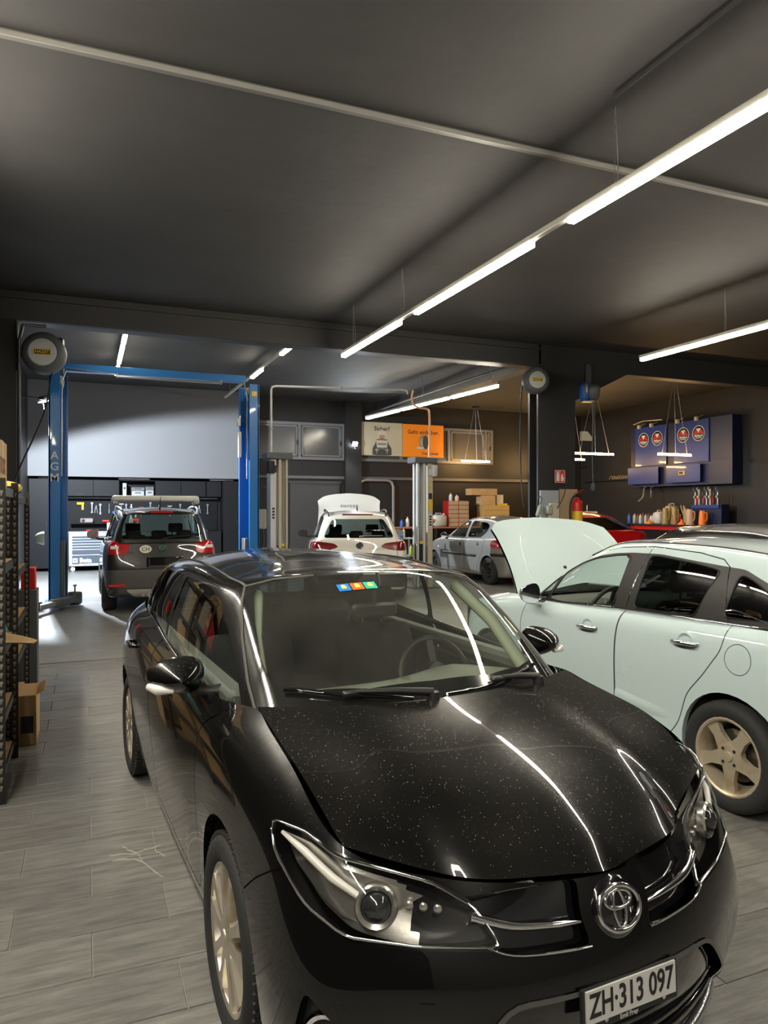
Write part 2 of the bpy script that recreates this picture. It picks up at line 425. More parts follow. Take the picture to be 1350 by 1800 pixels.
# ------------------------------------------------------------------ room shell
ZC = 5.2; XL, XR, YB, YF = -1.45, 17.2, 22.4, -5.0
M_CEIL = mat('dark ceiling', (.042, .040, .040), .72, noise=(.6, (.033, .032, .032), .35, .7), bump=(2.2, .25, .05))
M_WALLD = mat('charcoal wall', (.0105, .0092, .0086), .6, bump=(40, .1, .003))
M_WALLG = mat('grey wall', (.15, .15, .156), .65)
M_BEAM = mat('dark beam', (.030, .029, .029), .5)
M_DKMET = mat('dark metal', (.03, .03, .032), .4, .4)
M_GREYMET = mat('grey metal', (.33, .34, .35), .38, .6)
M_WHITEP = mat('white enamel', (.62, .62, .60), .35)
M_GROUT = mat('grout', (.27, .26, .235), .85)
def tile_mat():
    m = mat('stone floor tile', (.15, .145, .135), .36); nt = m.node_tree; b = nt.nodes['Principled BSDF']; L = nt.links.new
    ge = nt.nodes.new('ShaderNodeNewGeometry'); mp = nt.nodes.new('ShaderNodeMapping'); mp.inputs['Scale'].default_value = (1.2, 9, 1)
    n = nt.nodes.new('ShaderNodeTexNoise'); n.inputs['Scale'].default_value = 3.0; n.inputs['Detail'].default_value = 10; n.inputs['Roughness'].default_value = .7
    n2 = nt.nodes.new('ShaderNodeTexNoise'); n2.inputs['Scale'].default_value = 1.1; n2.inputs['Detail'].default_value = 5
    oi = nt.nodes.new('ShaderNodeObjectInfo')
    r = nt.nodes.new('ShaderNodeValToRGB'); r.color_ramp.elements[0].position = .3; r.color_ramp.elements[0].color = (.085, .082, .077, 1); r.color_ramp.elements[1].position = .72; r.color_ramp.elements[1].color = (.265, .256, .237, 1)
    hv = nt.nodes.new('ShaderNodeHueSaturation'); mr = nt.nodes.new('ShaderNodeMapRange'); mr.inputs[3].default_value = .88; mr.inputs[4].default_value = 1.1
    r2 = nt.nodes.new('ShaderNodeMapRange'); r2.inputs[1].default_value = .3; r2.inputs[2].default_value = .75; r2.inputs[3].default_value = .30; r2.inputs[4].default_value = .48
    L(ge.outputs['Position'], mp.inputs[0]); L(mp.outputs[0], n.inputs['Vector']); L(ge.outputs['Position'], n2.inputs['Vector']); L(n.outputs['Fac'], r.inputs[0]); L(r.outputs[0], hv.inputs['Color']); L(oi.outputs['Random'], mr.inputs[0]); L(mr.outputs[0], hv.inputs['Value']); L(hv.outputs[0], b.inputs['Base Color']); L(n2.outputs['Fac'], r2.inputs[0]); L(r2.outputs[0], b.inputs['Roughness'])
    bp = nt.nodes.new('ShaderNodeBump'); bp.inputs['Strength'].default_value = .12; bp.inputs['Distance'].default_value = .003; L(n.outputs['Fac'], bp.inputs['Height']); L(bp.outputs[0], b.inputs['Normal'])
    return m
M_TILE = tile_mat()
fl = struct(MB().box(((XL+XR)/2, (YB+YF)/2, -.056), (XR-XL+.4, YB-YF+.4, .10)).build('floor', M_GROUT))
tb = MB(); tb.box((0, 0, -.005), (.5952, .2952, .010), bev=.0015); t0 = tb.build('tile', M_TILE, None, None); tme = t0.data; bpy.data.objects.remove(t0)
rest = MB(); cand = []
for iy in range(-26, 66):
    y = 2.84+.3*iy+.15
    if y < YF or y > YB: continue
    off = .023+(.3 if iy % 2 else 0) + (.17 if y > 8.82 else 0)
    for ix in range(-4, 32):
        x = off+.6*ix+.3
        if x < XL-.3 or x > XR+.3: continue
        d = x*.380+y*.925; q = (x*.925-y*.380)/d if d > .3 else 9
        vis = d > 1.5 and abs(q) < .60 and d < 9.5 and y < 8.7 and not (1.1+0*y < x < 2.15 and 2.0 < y < 5.4) and not (4.3 < x < 5.7 and 3.2 < y < 8.4)
        cand.append((d if vis else 99, x, y))
cand.sort(); 
for k, (d, x, y) in enumerate(cand):
    if k < 290 and d < 90:
        o = bpy.data.objects.new('tile', tme); link(o, fl); o.location = (x, y, 0)
    else: rest.add([(x-.298, y-.148, -.0002), (x+.298, y-.148, -.0002), (x+.298, y+.148, -.0002), (x-.298, y+.148, -.0002)], [[0, 1, 2, 3]])
ro = rest.build('far_tiles', M_TILE, fl, None); ro['kind'] = 'stuff'
M_SCUFF = mat('scuff mark', (.42, .40, .33), .8)
for ln in ([(.10, 3.80), (.17, 3.79), (.231, 3.778), (.27, 3.80), (.309, 3.811), (.352, 3.827)], [(.231, 3.778), (.20, 3.83), (.17, 3.882)], [(.12, 3.74), (.189, 3.733), (.251, 3.677), (.295, 3.569), (.326, 3.488)], [(.309, 3.811), (.33, 3.75), (.358, 3.694)], [(.231, 3.778), (.25, 3.72), (.251, 3.677)]):
    q = MB(); P = smooth_curve([(x, y, .0004) for x, y in ln], 3); r_ = np.random.default_rng(len(ln)); P[:, :2] += r_.normal(0, .004, (len(P), 2)); V = []; F = []
    for i, p in enumerate(P):
        w = .0025+.004*abs(math.sin(i*2.3)); V += [(p[0], p[1]-w, .0006), (p[0]+w*.4, p[1]+w, .0006)]
        if i: F.append([2*i-2, 2*i, 2*i+1, 2*i-1])
    q.add(V, F); q.build('floor_scuff', M_SCUFF, fl, None)
th_ = MB(); th_.box((4, 8.80, .004), (11, .05, .008), bev=.003); th_.build('threshold_strip', mat('threshold', (.20, .19, .18), .5), fl)
struct(MB().box(((XL+XR)/2, (YB+YF)/2, ZC+.1), (XR-XL+.4, YB-YF+.4, .2)).build('ceiling', M_CEIL))
struct(MB().box((XL-.1, (YB+YF)/2, ZC/2), (.2, YB-YF+.4, ZC)).build('wall_left', M_WALLD))
struct(MB().box((XR+.1, (YB+YF)/2, ZC/2), (.2, YB-YF+.4, ZC)).build('wall_right', M_WALLD))
struct(MB().box(((XL+XR)/2, YB+.1, ZC/2), (XR-XL, .2, ZC)).build('wall_back', M_WALLD))
struct(MB().box(((XL+XR)/2, YF-.1, ZC/2), (XR-XL, .2, ZC)).build('wall_front', M_WALLG))
struct(MB().box((1.55, 22.02, 3.90), (6.0, .72, 2.60)).build('wall_upper', M_WALLG))
# beams, haunch, column, pilaster
struct(MB().box((3.75, 13.15, 4.96), (10.4, .30, .48)).box((3.75, 12.98, 5.10), (10.4, .06, .05)).box((3.75, 12.98, 4.75), (10.4, .05, .05)).build('beam', M_BEAM))
struct(MB().box((13.05, 13.15, 4.96), (8.3, .30, .48)).build('beam', M_BEAM))
struct(MB().box((9.0, 17.7, 4.98), (.3, 8.9, .44)).build('beam', M_BEAM))
cb = MB(); cb.box((9.35, 13.02, 2.36), (.95, .06, 4.72)); cb.box((9.35, 13.34, 2.36), (.95, .06, 4.72)); cb.box((9.35, 13.18, 2.36), (.10, .30, 4.72))
cb.prism([(9.82, 4.05), (11.3, 4.74), (9.82, 4.74)], .30, Matrix(((1, 0, 0, 0), (0, 0, -1, 13.32), (0, 1, 0, 0), (0, 0, 0, 1))))
column = struct(cb.build('column', M_BEAM))
struct(MB().box((-1.36, 13.15, 2.36), (.68, .5, 4.72)).build('pilaster', M_WALLD))
db = MB(); db.box((-1.36, 10.6, 2.0), (.08, 3.6, 4.0)); dr = struct(db.build('door_1', mat('brown door', (.032, .026, .022), .5)))
MB().box((-1.32, 12.42, 2.0), (.10, .08, 4.1)).box((-1.32, 8.78, 2.0), (.10, .08, 4.1)).box((-1.32, 10.6, 4.04), (.10, 3.7, .08)).build('door_frame', M_GREYMET, dr)
struct(MB().box((8.05, 22.3, 2.6), (.55, .24, 5.2)).build('pier', M_WALLD))
# ceiling rail and conduits
rb = MB(); rb.box((6.5, 5.95, 5.175), (15.5, .06, .05)); rl = tag(rb.build('ceiling_rail', mat('rail grey', (.12, .117, .11), .4)), 'long pale cable rail running across the dark ceiling', 'rail')
MB().box((6.5, 5.918, 5.165), (15.5, .010, .04)).build('rail_lip', mat('rail lip', (.30, .29, .265), .4), rl)
cd1 = MB(); cd1.tube([(4.12, -4, 5.16), (4.10, 4.88, 5.16)], .018, 6); tag(cd1.build('ceiling_conduit', M_DKMET), 'dark conduit on the ceiling above the long light strip', 'conduit')
cd2 = MB(); cd2.tube([(8.5, 13.4, 4.80), (8.45, 22.2, 4.80)], .03, 8); tag(cd2.build('beam_conduit', M_DKMET), 'dark pipe along the beam above the far light strip', 'pipe')
# windows high on the back wall
M_WFR = mat('window frame', (.135, .13, .125), .5); M_WGL = mat('dark frosted pane', (.075, .070, .064), .18)
def window(n, x0, x1, z0, z1, sash=None, col=M_WGL):
    f = MB(); t = .09; y = 22.36
    f.box(((x0+x1)/2, y, z1), (x1-x0+t, .12, t)).box(((x0+x1)/2, y, z0), (x1-x0+t, .12, t)).box((x0, y, (z0+z1)/2), (t, .12, z1-z0-t)).box((x1, y, (z0+z1)/2), (t, .12, z1-z0-t))
    for s in (sash or []): f.box((s, y, (z0+z1)/2), (t, .12, z1-z0-t))
    w = struct(f.build('window_%d' % n, M_WFR)); xs = [x0]+(sash or [])+[x1]
    for a, b in zip(xs[:-1], xs[1:]):
        MB().box(((a+b)/2, 22.38, (z0+z1)/2), (b-a-t, .02, z1-z0-t)).build('pane', col, w)
        if b-a < 1.6:
            s = MB(); q = .05; xa, xb, za, zb = a+.09, b-.09, z0+.09, z1-.09
            s.box(((xa+xb)/2, 22.33, za), (xb-xa, .08, q)).box(((xa+xb)/2, 22.33, zb), (xb-xa, .08, q)).box((xa, 22.33, (za+zb)/2), (q, .08, zb-za-q)).box((xb, 22.33, (za+zb)/2), (q, .08, zb-za-q)); s.build('sash', M_WFR, w)
            h = MB(); h.box((xb, 22.28, (za+zb)/2-.05), (.03, .03, .14)); h.build('window_handle', M_DKMET, w)
    return w
window(1, 4.75, 7.72, 3.32, 4.42, [6.27]); window(2, 8.2, 13.3, 3.32, 4.45, [9.8, 11.6, 13.05])
# wall conduit and dark panels below the windows
tr = MB(); tr.box((10.3, 22.36, 2.72), (12.5, .06, .09)); struct(tr.build('trim_1', mat('trim rail', (.11, .10, .095), .45)))
struct(MB().box((6.8, 22.37, 1.27), (1.65, .06, 2.5)).box((6.8, 22.36, 2.56), (1.75, .08, .07)).build('door_2', mat('charcoal door', (.042, .040, .038), .5)))
fr = MB(); fr.tube([(8.30, 22.3, 0), (8.30, 22.3, 2.45), (8.36, 22.3, 2.60), (8.5, 22.3, 2.66), (9.3, 22.3, 2.66), (9.44, 22.3, 2.60), (9.50, 22.3, 2.45), (9.50, 22.3, 0)], .045, 8); tag(fr.build('pipe_arch', mat('pale tube', (.42, .41, .38), .3, .6)), 'pale bent tube arch on the back wall behind the white car', 'pipe')

# ------------------------------------------------------------------ light strips
WARM = (1.0, .93, .78); COOL = (.80, .90, 1.0)
E_STRIP = 72
M_TUBE = mat('led tube', (.9, .9, .85), .4, emit=(1.0, .92, .76), estr=E_STRIP)
M_TUBE3 = mat('led tube soft', (.9, .9, .85), .4, emit=(1.0, .92, .76), estr=30)
M_TUBE2 = mat('led tube bright', (.9, .9, .85), .4, emit=(1.0, .93, .78), estr=150)
M_HOUS = mat('strip housing', (.52, .50, .44), .4)
def strip(name, label, a, b, lit, w=.075, drop=None, m=None):
    """a trunking rail from a to b (x, y, z); lit = list of (y0, y1) tubes below it"""
    A, B = Vector(a), Vector(b); mid = (A+B)/2; ln = (B-A).length; rz = math.atan2(B.y-A.y, B.x-A.x)
    t = thing(name, label, 'light', mid, 0)
    MB().box((0, 0, .055), (ln, w*.9, .06), rz=rz, bev=.006).build('housing', M_HOUS, t)
    for (y0, y1) in lit:
        p0 = A.lerp(B, y0)-mid; p1 = A.lerp(B, y1)-mid; L = (p1-p0).length
        MB().box((p0+p1)/2, (L, w, .05), rz=rz).build('tube', m or M_TUBE, t, None)
    for s, h in (drop or []):
        p = A.lerp(B, s)-mid; c = MB()
        for k in range(int(h/.035)):
            c.lathe([(.0035, -.02), (.0035, .02)], 5, Matrix.Translation((p.x+.004*(k % 2), p.y, .09+.035*k)))
        c.tube([(p.x+.03, p.y, .08), (p.x+.045, p.y+.01, .09+h*.3), (p.x+.02, p.y, .09+h*.7), (p.x+.01, p.y, .08+h)], .004, 5)
        c.build('chain', M_GREYMET, t, None)['kind'] = 'stuff'
    return t
def fy(y, a, b): return (y-a)/(b-a)
Y0, Y1 = -4.5, 12.15
strip('light_strip', 'longest light strip, hung on chains across the ceiling above the black car', (4.2, Y0, 4.40), (4.2, Y1, 4.40), [(fy(a, Y0, Y1), fy(b, Y0, Y1)) for a, b in ((-4.3, -1.5), (-.9, 1.9), (2.0, 5.62), (6.26, 9.05), (9.62, 12.1))], drop=[(fy(5.01, Y0, Y1), .68), (fy(9.55, Y0, Y1), .68), (fy(11.6, Y0, Y1), .68), (fy(0, Y0, Y1), .68)])
strip('light_strip', 'light strip at the upper right, above the blue cabinets', (9.29, 1.0, 4.40), (9.29, 10.4, 4.40), [(.02, .30), (.36, .66), (.70, .995)], drop=[(.8, .68), (.2, .68)])
strip('light_strip', 'light strip sloping down to the banner at the middle', (8.36, 13.72, 4.40), (7.74, 20.25, 4.40), [(.01, .285), (.31, .665), (.69, .99)], drop=[(.05, .68), (.5, .68)])
strip('light_strip', 'light strip at the top of the right blue lift post', (3.69, 13.34, 4.86), (3.69, 21.0, 4.86), [(.0, .15), (.38, .52)], m=M_TUBE3, drop=[(.1, .22), (.9, .22)])
strip('light_strip', 'light strip of three short tubes above the blue lift crossbar', (.66, 13.5, 4.86), (.66, 18.2, 4.86), [(.01, .25), (.30, .68), (.78, .99)], m=M_TUBE3, drop=[(.1, .22), (.9, .22)])
# a matching strip over the left aisle, beside and behind the viewer
strip('light_strip', 'light strip over the left aisle, outside the picture beside the viewer', (-1.2, -4.5, 4.40), (-1.2, 8.4, 4.40), [(.02, .20), (.22, .40), (.42, .60), (.62, .80), (.82, .99)], m=M_TUBE2, drop=[(.1, .68), (.5, .68), (.9, .68)])
M_PEND = mat('warm bar', (1, .8, .5), .4, emit=(1.0, .60, .22), estr=105)
def pendant(label, x0, x1, y, z=3.33):
    t = thing('pendant_light', label, 'light', ((x0+x1)/2, y, z), 0, None); L = x1-x0
    MB().box((0, 0, 0), (L, .05, .055), bev=.01).build('light_bar', M_PEND, t)
    MB().lathe([(.0, .0), (.12, .0), (.12, -.05), (0, -.05)], 20, Matrix.Translation((.0, 0, ZC-z))).build('canopy', M_DKMET, t)
    for s in (-.38, .38):
        c = MB(); c.tube([(s*L, 0, .02), (s*.12, 0, ZC-z-.03)], .006, 5); c.build('hanging_wire', M_GREYMET, t)
    c = MB(); c.tube([(.05, .02, .02), (.0, .02, ZC-z-.03)], .005, 5); c.build('power_cable', M_GREYMET, t)
pendant('warm hanging light bar nearest the orange banner', 11.75, 12.85, 21.7)
pendant('warm hanging light bar half hidden left of the dark column', 14.3, 15.4, 21.5)
pendant('warm hanging light bar below the blue hose reel', 13.15, 14.55, 17.4)
pendant('short warm light bar seen just below the one under the blue reel', 14.2, 15.2, 19.6)
pendant('warm hanging light bar in front of the blue oil cabinets', 14.1, 15.25, 15.1, 3.17)
def floodlight(label, loc, aim, power, size=.16, col=COOL, arm=None):
    t = thing('floodlight', label, 'light', loc, 0); d = Vector(aim).normalized(); M = d.to_track_quat('-Z', 'Y').to_matrix().to_4x4()
    h = MB(); h.box((0, 0, .04), (size*1.3, size, .06), M=M @ Matrix.Translation((0, 0, .04)), bev=.01); h.build('lamp_head', M_DKMET, t)
    f = MB(); f.box((0, 0, 0), (size*1.15, size*.85, .012), M=M); f.build('lamp_face', mat('flood face', (1, 1, 1), .4, emit=col, estr=60), t, None)
    b = MB(); b.tube([-d*.05, -d*.12+Vector((0, 0, -.02)), (-.0, .0, -.16)], .01, 6); (b.tube([-d*.06, Vector(arm)*.6-d*.06, Vector(arm)], .015, 6) if arm else None); b.build('bracket', M_DKMET, t)
    l = bpy.data.lights.new('flood', 'SPOT'); l.energy = power; l.color = col; l.spot_size = math.radians(150); l.spot_blend = .12; l.shadow_soft_size = .08
    o = bpy.data.objects.new('flood_beam', l); link(o, t); o.location = d*.04; o.rotation_euler = d.to_track_quat('-Z', 'Y').to_euler()
floodlight('bright cool floodlight beside the left blue lift post', (-.80, 16.5, 3.92), (.30, .25, -.92), 5200, arm=(-.62, 0, .05))
floodlight('small bright floodlight left of the banner', (8.05, 22.05, 3.80), (-.15, -.8, -.5), 250, .14, arm=(0, .14, 0))
# ------------------------------------------------------------------ shared car pieces
M_GAP = mat('panel joint', (.006, .006, .006), .6)
M_RUB = mat('tyre rubber', (.018, .018, .018), .75, bump=(60, .3, .004))
M_BLK = mat('black plastic', (.012, .012, .012), .45)
M_GLOSSBLK = mat('gloss black', (.006, .006, .007), .12, coat=1)
M_CHR = mat('chrome', (.75, .75, .76), .09, 1)
M_ALU = mat('alloy', (.62, .57, .48), .34, .85, noise=(14, (.42, .34, .24), .5, .8))
M_INT = mat('car interior grey', (.028, .029, .028), .75)
M_DASH = mat('dashboard', (.11, .115, .10), .6)
M_SEAT = mat('seat cloth', (.010, .0105, .0115), .9, bump=(200, .2, .002))
M_DARKIN = mat('wheel well', (.008, .008, .008), .9)
M_GLASS = glass_mat('car glass', (.90, .95, .93))
M_GLASSWS = glass_mat('windscreen glass', (.86, .92, .86), dirt=.035)
M_GLASSDK = glass_mat('tinted glass', (.10, .13, .13))
M_LENS = glass_mat('lamp lens', (.95, .95, .95))
M_RED = mat('red lamp lens', (.45, .008, .012), .12, coat=1)
M_REFL = mat('lamp reflector', (.74, .72, .67), .24, .9)
M_WHITE = mat('white lamp lens', (.8, .78, .72), .2, coat=1)
M_AMBER = mat('amber lens', (.7, .22, .02), .2, coat=1)
M_PLATE = mat('number plate', (.55, .55, .54), .3)
M_INK = mat('black ink', (.01, .01, .01), .5)
M_STEEL = mat('steel wheel', (.035, .034, .033), .55, .3, noise=(30, (.12, .075, .04), .52, .75))
M_WTXT = mat('white print', (.7, .7, .66), .5)
M_DISC = mat('brake disc', (.16, .14, .12), .4, .8)
def open_grid(P, pu, pv):
    """full (both halves) open patch: rows x columns"""
    P = np.array(P, float); P = sharpen(sharpen(P, 0), 1)
    G = bs_axis(P, pv); G = np.swapaxes(bs_axis(np.swapaxes(G, 0, 1), pu), 0, 1)
    du = np.gradient(G, axis=1); dv = np.gradient(G, axis=0); N = np.cross(du, dv); N /= np.linalg.norm(N, axis=-1, keepdims=True)
    return G, N
def patch_obj(name, G, N, m, parent, flange=.015, label=None):
    R, Cc = G.shape[:2]
    if N[R//2, Cc//2, 2] < 0: N = -N; flip = True
    else: flip = False
    V = G.reshape(-1, 3).tolist(); NN = N.reshape(-1, 3).tolist(); F = []
    for r in range(R-1):
        for c in range(Cc-1):
            q = [r*Cc+c, r*Cc+c+1, (r+1)*Cc+c+1, (r+1)*Cc+c]; F.append(q[::-1] if flip else q)
    if flange:
        B = [(0, c) for c in range(Cc)]+[(r, Cc-1) for r in range(1, R)]+[(R-1, c) for c in range(Cc-2, -1, -1)]+[(r, 0) for r in range(R-2, 0, -1)]
        k = len(V); ctr = G.reshape(-1, 3).mean(0)
        for (r, c) in B:
            o = G[r, c]-ctr; o[2] = 0; o /= np.linalg.norm(o)+1e-9
            V.append(G[r, c].tolist()); NN.append(o.tolist()); V.append((G[r, c]-N[r, c]*flange).tolist()); NN.append(o.tolist())
        n = len(B)
        for i in range(n):
            j = (i+1) % n; q = [k+2*i, k+2*i+1, k+2*j+1, k+2*j]; F.append(q if flip else q[::-1])
    return mesh_obj(name, V, F, m, parent, normals=NN, label=label)
def coons(front, rear, cen, edge, nr=13, ncol=9):
    """half patch: front(t), rear(t) from centre to edge; cen(s), edge(s) from front to rear -> full net"""
    def rs(P, n):
        P = smooth_curve(P, 8); d = np.r_[0, np.cumsum(np.linalg.norm(np.diff(P, axis=0), axis=1))]; d /= d[-1]
        return np.stack([np.interp(np.linspace(0, 1, n), d, P[:, k]) for k in range(3)], -1)
    f, r, c, e = rs(front, ncol), rs(rear, ncol), rs(cen, nr), rs(edge, nr)
    s = np.linspace(0, 1, nr)[:, None, None]; t = np.linspace(0, 1, ncol)[None, :, None]
    P = (1-s)*f[None]+s*r[None]+(1-t)*c[:, None]+t*e[:, None]-((1-s)*(1-t)*f[0]+(1-s)*t*f[-1]+s*(1-t)*r[0]+s*t*r[-1])
    return P
def mirror_net(P):
    return np.concatenate([P[:, :0:-1]*[1, -1, 1], P], 1)
def wheel(parent, loc, R, width, rimr, style, spokes=5, out=1, rimmat=None, steer=0, name='wheel', tread=True, detail=1, face=.66):
    """one wheel: a tyre with a rim; axis along y, outer face towards out*y"""
    A = Matrix.Rotation(-math.pi/2*out, 4, 'X')      # lathe axis z -> out*y
    w = bpy.data.objects.new(name, None); link(w, parent); w.location = loc; w.rotation_euler = (0, 0, steer)
    h = width/2; sh = .012+.25*(R-rimr)*.3; n = 48 if detail > 1 else 32
    t = MB(); prof = [(rimr*.97, -h*.72), (rimr+.01, -h*.9), (rimr+(R-rimr)*.5, -h), (R-sh*1.2, -h*.93), (R-.004, -h*.76), (R, -h*.4), (R, h*.4), (R-.004, h*.76), (R-sh*1.2, h*.93), (rimr+(R-rimr)*.5, h), (rimr+.012, h*.9), (rimr*.97, h*.72)]
    t.lathe(prof, n, A, closed=True); ty = t.build('tyre', M_RUB, w, 50)
    if tread and detail > 1:
        b = MB(); nb = 72
        for k in range(nb):
            a = 2*math.pi*k/nb
            for yy, ww in ((-h*.62, .05), (-h*.2, .055), (h*.2, .055), (h*.64, .05)):
                M = A @ Matrix.Rotation(a, 4, 'Z') @ Matrix.Translation((R-.0015, 0, yy)) @ Matrix.Rotation(.25*(1 if yy > 0 else -1), 4, 'X')
                b.box((0, 0, 0), (.012, 2*math.pi*R/nb*.72, h*.36), M=M)
        o = b.build('tread_blocks', M_RUB, w, None); o['kind'] = 'stuff'
    rm = rimmat or M_ALU
    r = MB(); f = h*face
    r.lathe([(rimr, h*.80), (rimr+.004, h*.84), (rimr-.004, h*.86), (rimr-.014, h*.80), (rimr-.024, h*.45), (rimr-.045, -h*.2), (rimr-.045, -h*.7), (rimr, -h*.8)], n, A)
    rim = r.build('rim', rm, w, 40)
    s = MB()
    if style == 'five':            # five broad flat spokes
        for k in range(spokes):
            a = 2*math.pi*k/spokes+math.pi/2; M = A @ Matrix.Rotation(a, 4, 'Z')
            P = [(.035, -.050), (rimr*.42, -.038), (rimr*.62, -.030), (rimr-.012, -.042), (rimr-.012, .042), (rimr*.62, .030), (rimr*.42, .038), (.035, .050)]
            s.prism(P, .03, M @ Matrix.Translation((0, 0, f-.03)))
        s.lathe([(0, f-.04), (.082, f-.04), (.082, f-.004), (.070, f+.002), (0, f+.002)], 24, A)
    elif style == 'twin':          # five double spokes
        for k in range(spokes):
            for sg in (-1, 1):
                a = 2*math.pi*k/spokes+math.pi/2+sg*.27; a0 = 2*math.pi*k/spokes+math.pi/2+sg*.34
                p0 = Vector((.05*math.cos(a0), .05*math.sin(a0), 0)); p1 = Vector(((rimr-.012)*math.cos(a), (rimr-.012)*math.sin(a), 0)); d = (p1-p0).normalized(); q = Vector((-d.y, d.x, 0))
                P = [p0-q*.017, p0.lerp(p1, .5)-q*.015, p1-q*.022, p1+q*.022, p0.lerp(p1, .5)+q*.015, p0+q*.017]
                s.prism([(v.x, v.y) for v in P], .035, A @ Matrix.Translation((0, 0, f-.03)))
        s.lathe([(0, f-.03), (.078, f-.03), (.075, f+.002), (.055, f+.008), (0, f+.008)], 24, A)
    elif style == 'steel':
        s.lathe([(0, f-.045), (.05, f-.045), (.06, f-.02), (.10, f-.02), (rimr*.72, f-.05), (rimr-.04, f-.06)], 32, A)
        for k in range(8):
            a = 2*math.pi*k/8; c = A @ Vector((rimr*.66*math.cos(a), rimr*.66*math.sin(a), f-.045)); d = A @ Vector((0, 0, 1))
            s.cyl(c-d*.004, c+d*.004, .006, 8)
    s.build('spokes' if style != 'steel' else 'wheel_disc', rm, rim, 35)
    if style == 'steel':
        hb = MB()
        for k in range(10):
            a = 2*math.pi*(k+.5)/10; M = A @ Matrix.Rotation(a, 4, 'Z')
            hb.lathe([(0, 0), (.019, 0), (.019, .006), (0, .006)], 10, M @ Matrix.Translation((rimr*.74, 0, f-.052)))
        hb.build('vent_hole', M_GAP, rim)
    cp = MB(); cp.lathe([(0, f+.014), (.024, f+.013), (.029, f+.006), (.029, f-.01)], 20, A); cp.build('centre_cap', rm if style != 'steel' else M_STEEL, rim, 40)
    for k in range(5 if style == 'twin' else 4):
        nut = MB()
        a = 2*math.pi*(k+.5)/(5 if style == 'twin' else 4)+math.pi/2; c = A @ Vector((.053*math.cos(a), .053*math.sin(a), f-.005)); d = A @ Vector((0, 0, 1))
        nut.cyl(c-d*.01, c+d*.010, .010, 6); nut.build('wheel_bolt', M_DARKIN, rim)
    if style != 'steel':
        b = MB(); b.lathe([(.03, -.02), (rimr*.68, -.02), (rimr*.68, .002), (.03, .002)], 28, A, closed=True); b.build('brake_disc', M_DISC, w, 40)
    return w
def ring_strip(path, inward, name, m, parent, mirror=True, depth=.09, label=None):
    """a flange that turns inwards from an edge path"""
    obs = []
    for sg in ((1, -1) if mirror else (1,)):
        V = []; F = []
        for i, p in enumerate(path):
            q = Vector(p)+Vector(inward)*depth; V += [(p[0], p[1]*sg, p[2]), (q.x, q.y*sg, q.z)]
            if i: F.append([2*i-2, 2*i-1, 2*i+1, 2*i])
        obs.append(mesh_obj(name, V, F, m, parent, smooth='all', label=label))
    return obs
def tube_on(path, r, name, m, parent, mirror=False, n=6, closed=False, off=0, label=None):
    for sg in ((1, -1) if mirror else (1,)):
        t = MB(); t.tube([(p[0], p[1]*sg, p[2]) for p in path], r, n, closed); t.build(name, m, parent, 'all' if False else 60, label)
def seat(parent, x, y, m, name='seat', z=.50, rows=1):
    s = bpy.data.objects.new(name, None); link(s, parent); s.location = (x, y, 0)
    def pad(nm, sec, w, th_m=None):
        G = []
        for u in np.linspace(-1, 1, 9):
            row = []
            for (px, pz) in sec: row.append((px, u*w/2*(1-.05*abs(u)**3), pz))
            G.append(row)
        b = MB(); V = np.array(G); n = len(sec)
        b.add(V.reshape(-1, 3).tolist(), [[r*n+c, (r+1)*n+c, (r+1)*n+(c+1) % n, r*n+(c+1) % n] for r in range(8) for c in range(n)]+[list(range(n)), [8*n+c for c in range(n)][::-1]])
        o = b.build(nm, m, s, 50); md = o.modifiers.new('s', 'SUBSURF'); md.levels = md.render_levels = 1; return o
    pad('cushion', [(.26, z-.10), (.28, z+.01), (.22, z+.05), (-.2, z+.01), (-.28, z-.02), (-.28, z-.12)], .52)
    pad('backrest', [(-.18, z-.02), (-.21, z+.2), (-.30, z+.56), (-.36, z+.60), (-.42, z+.56), (-.36, z+.2), (-.32, z-.04)], .50)
    pad('headrest', [(-.33, z+.63), (-.335, z+.74), (-.37, z+.80), (-.42, z+.79), (-.44, z+.70), (-.41, z+.63)], .27)
    p = MB()
    for k in (-.06, .06): p.cyl((-.385, k, z+.55), (-.385, k, z+.66), .007, 6)
    p.build('headrest_post', M_CHR, s)
    return s
def steering_wheel(parent, loc, tilt=.42, R=.185, m=None):
    w = bpy.data.objects.new('steering_wheel', None); link(w, parent); w.location = loc; w.rotation_euler = (0, math.pi/2-tilt+math.pi, 0)
    b = MB(); b.tube([(R*math.cos(a), R*math.sin(a), 0) for a in np.linspace(0, 2*math.pi, 33)[:-1]], .016, 8, True); b.build('rim', m or M_BLK, w, 60)
    h = MB(); h.lathe([(0, .03), (.06, .025), (.075, 0), (.06, -.04), (0, -.05)], 18)
    for a in (0, math.pi*.62, -math.pi*.62): h.box((math.cos(a)*.11, math.sin(a)*.11, -.005), (.15, .035, .014), rz=a)
    h.build('hub', m or M_BLK, w, 40); return w
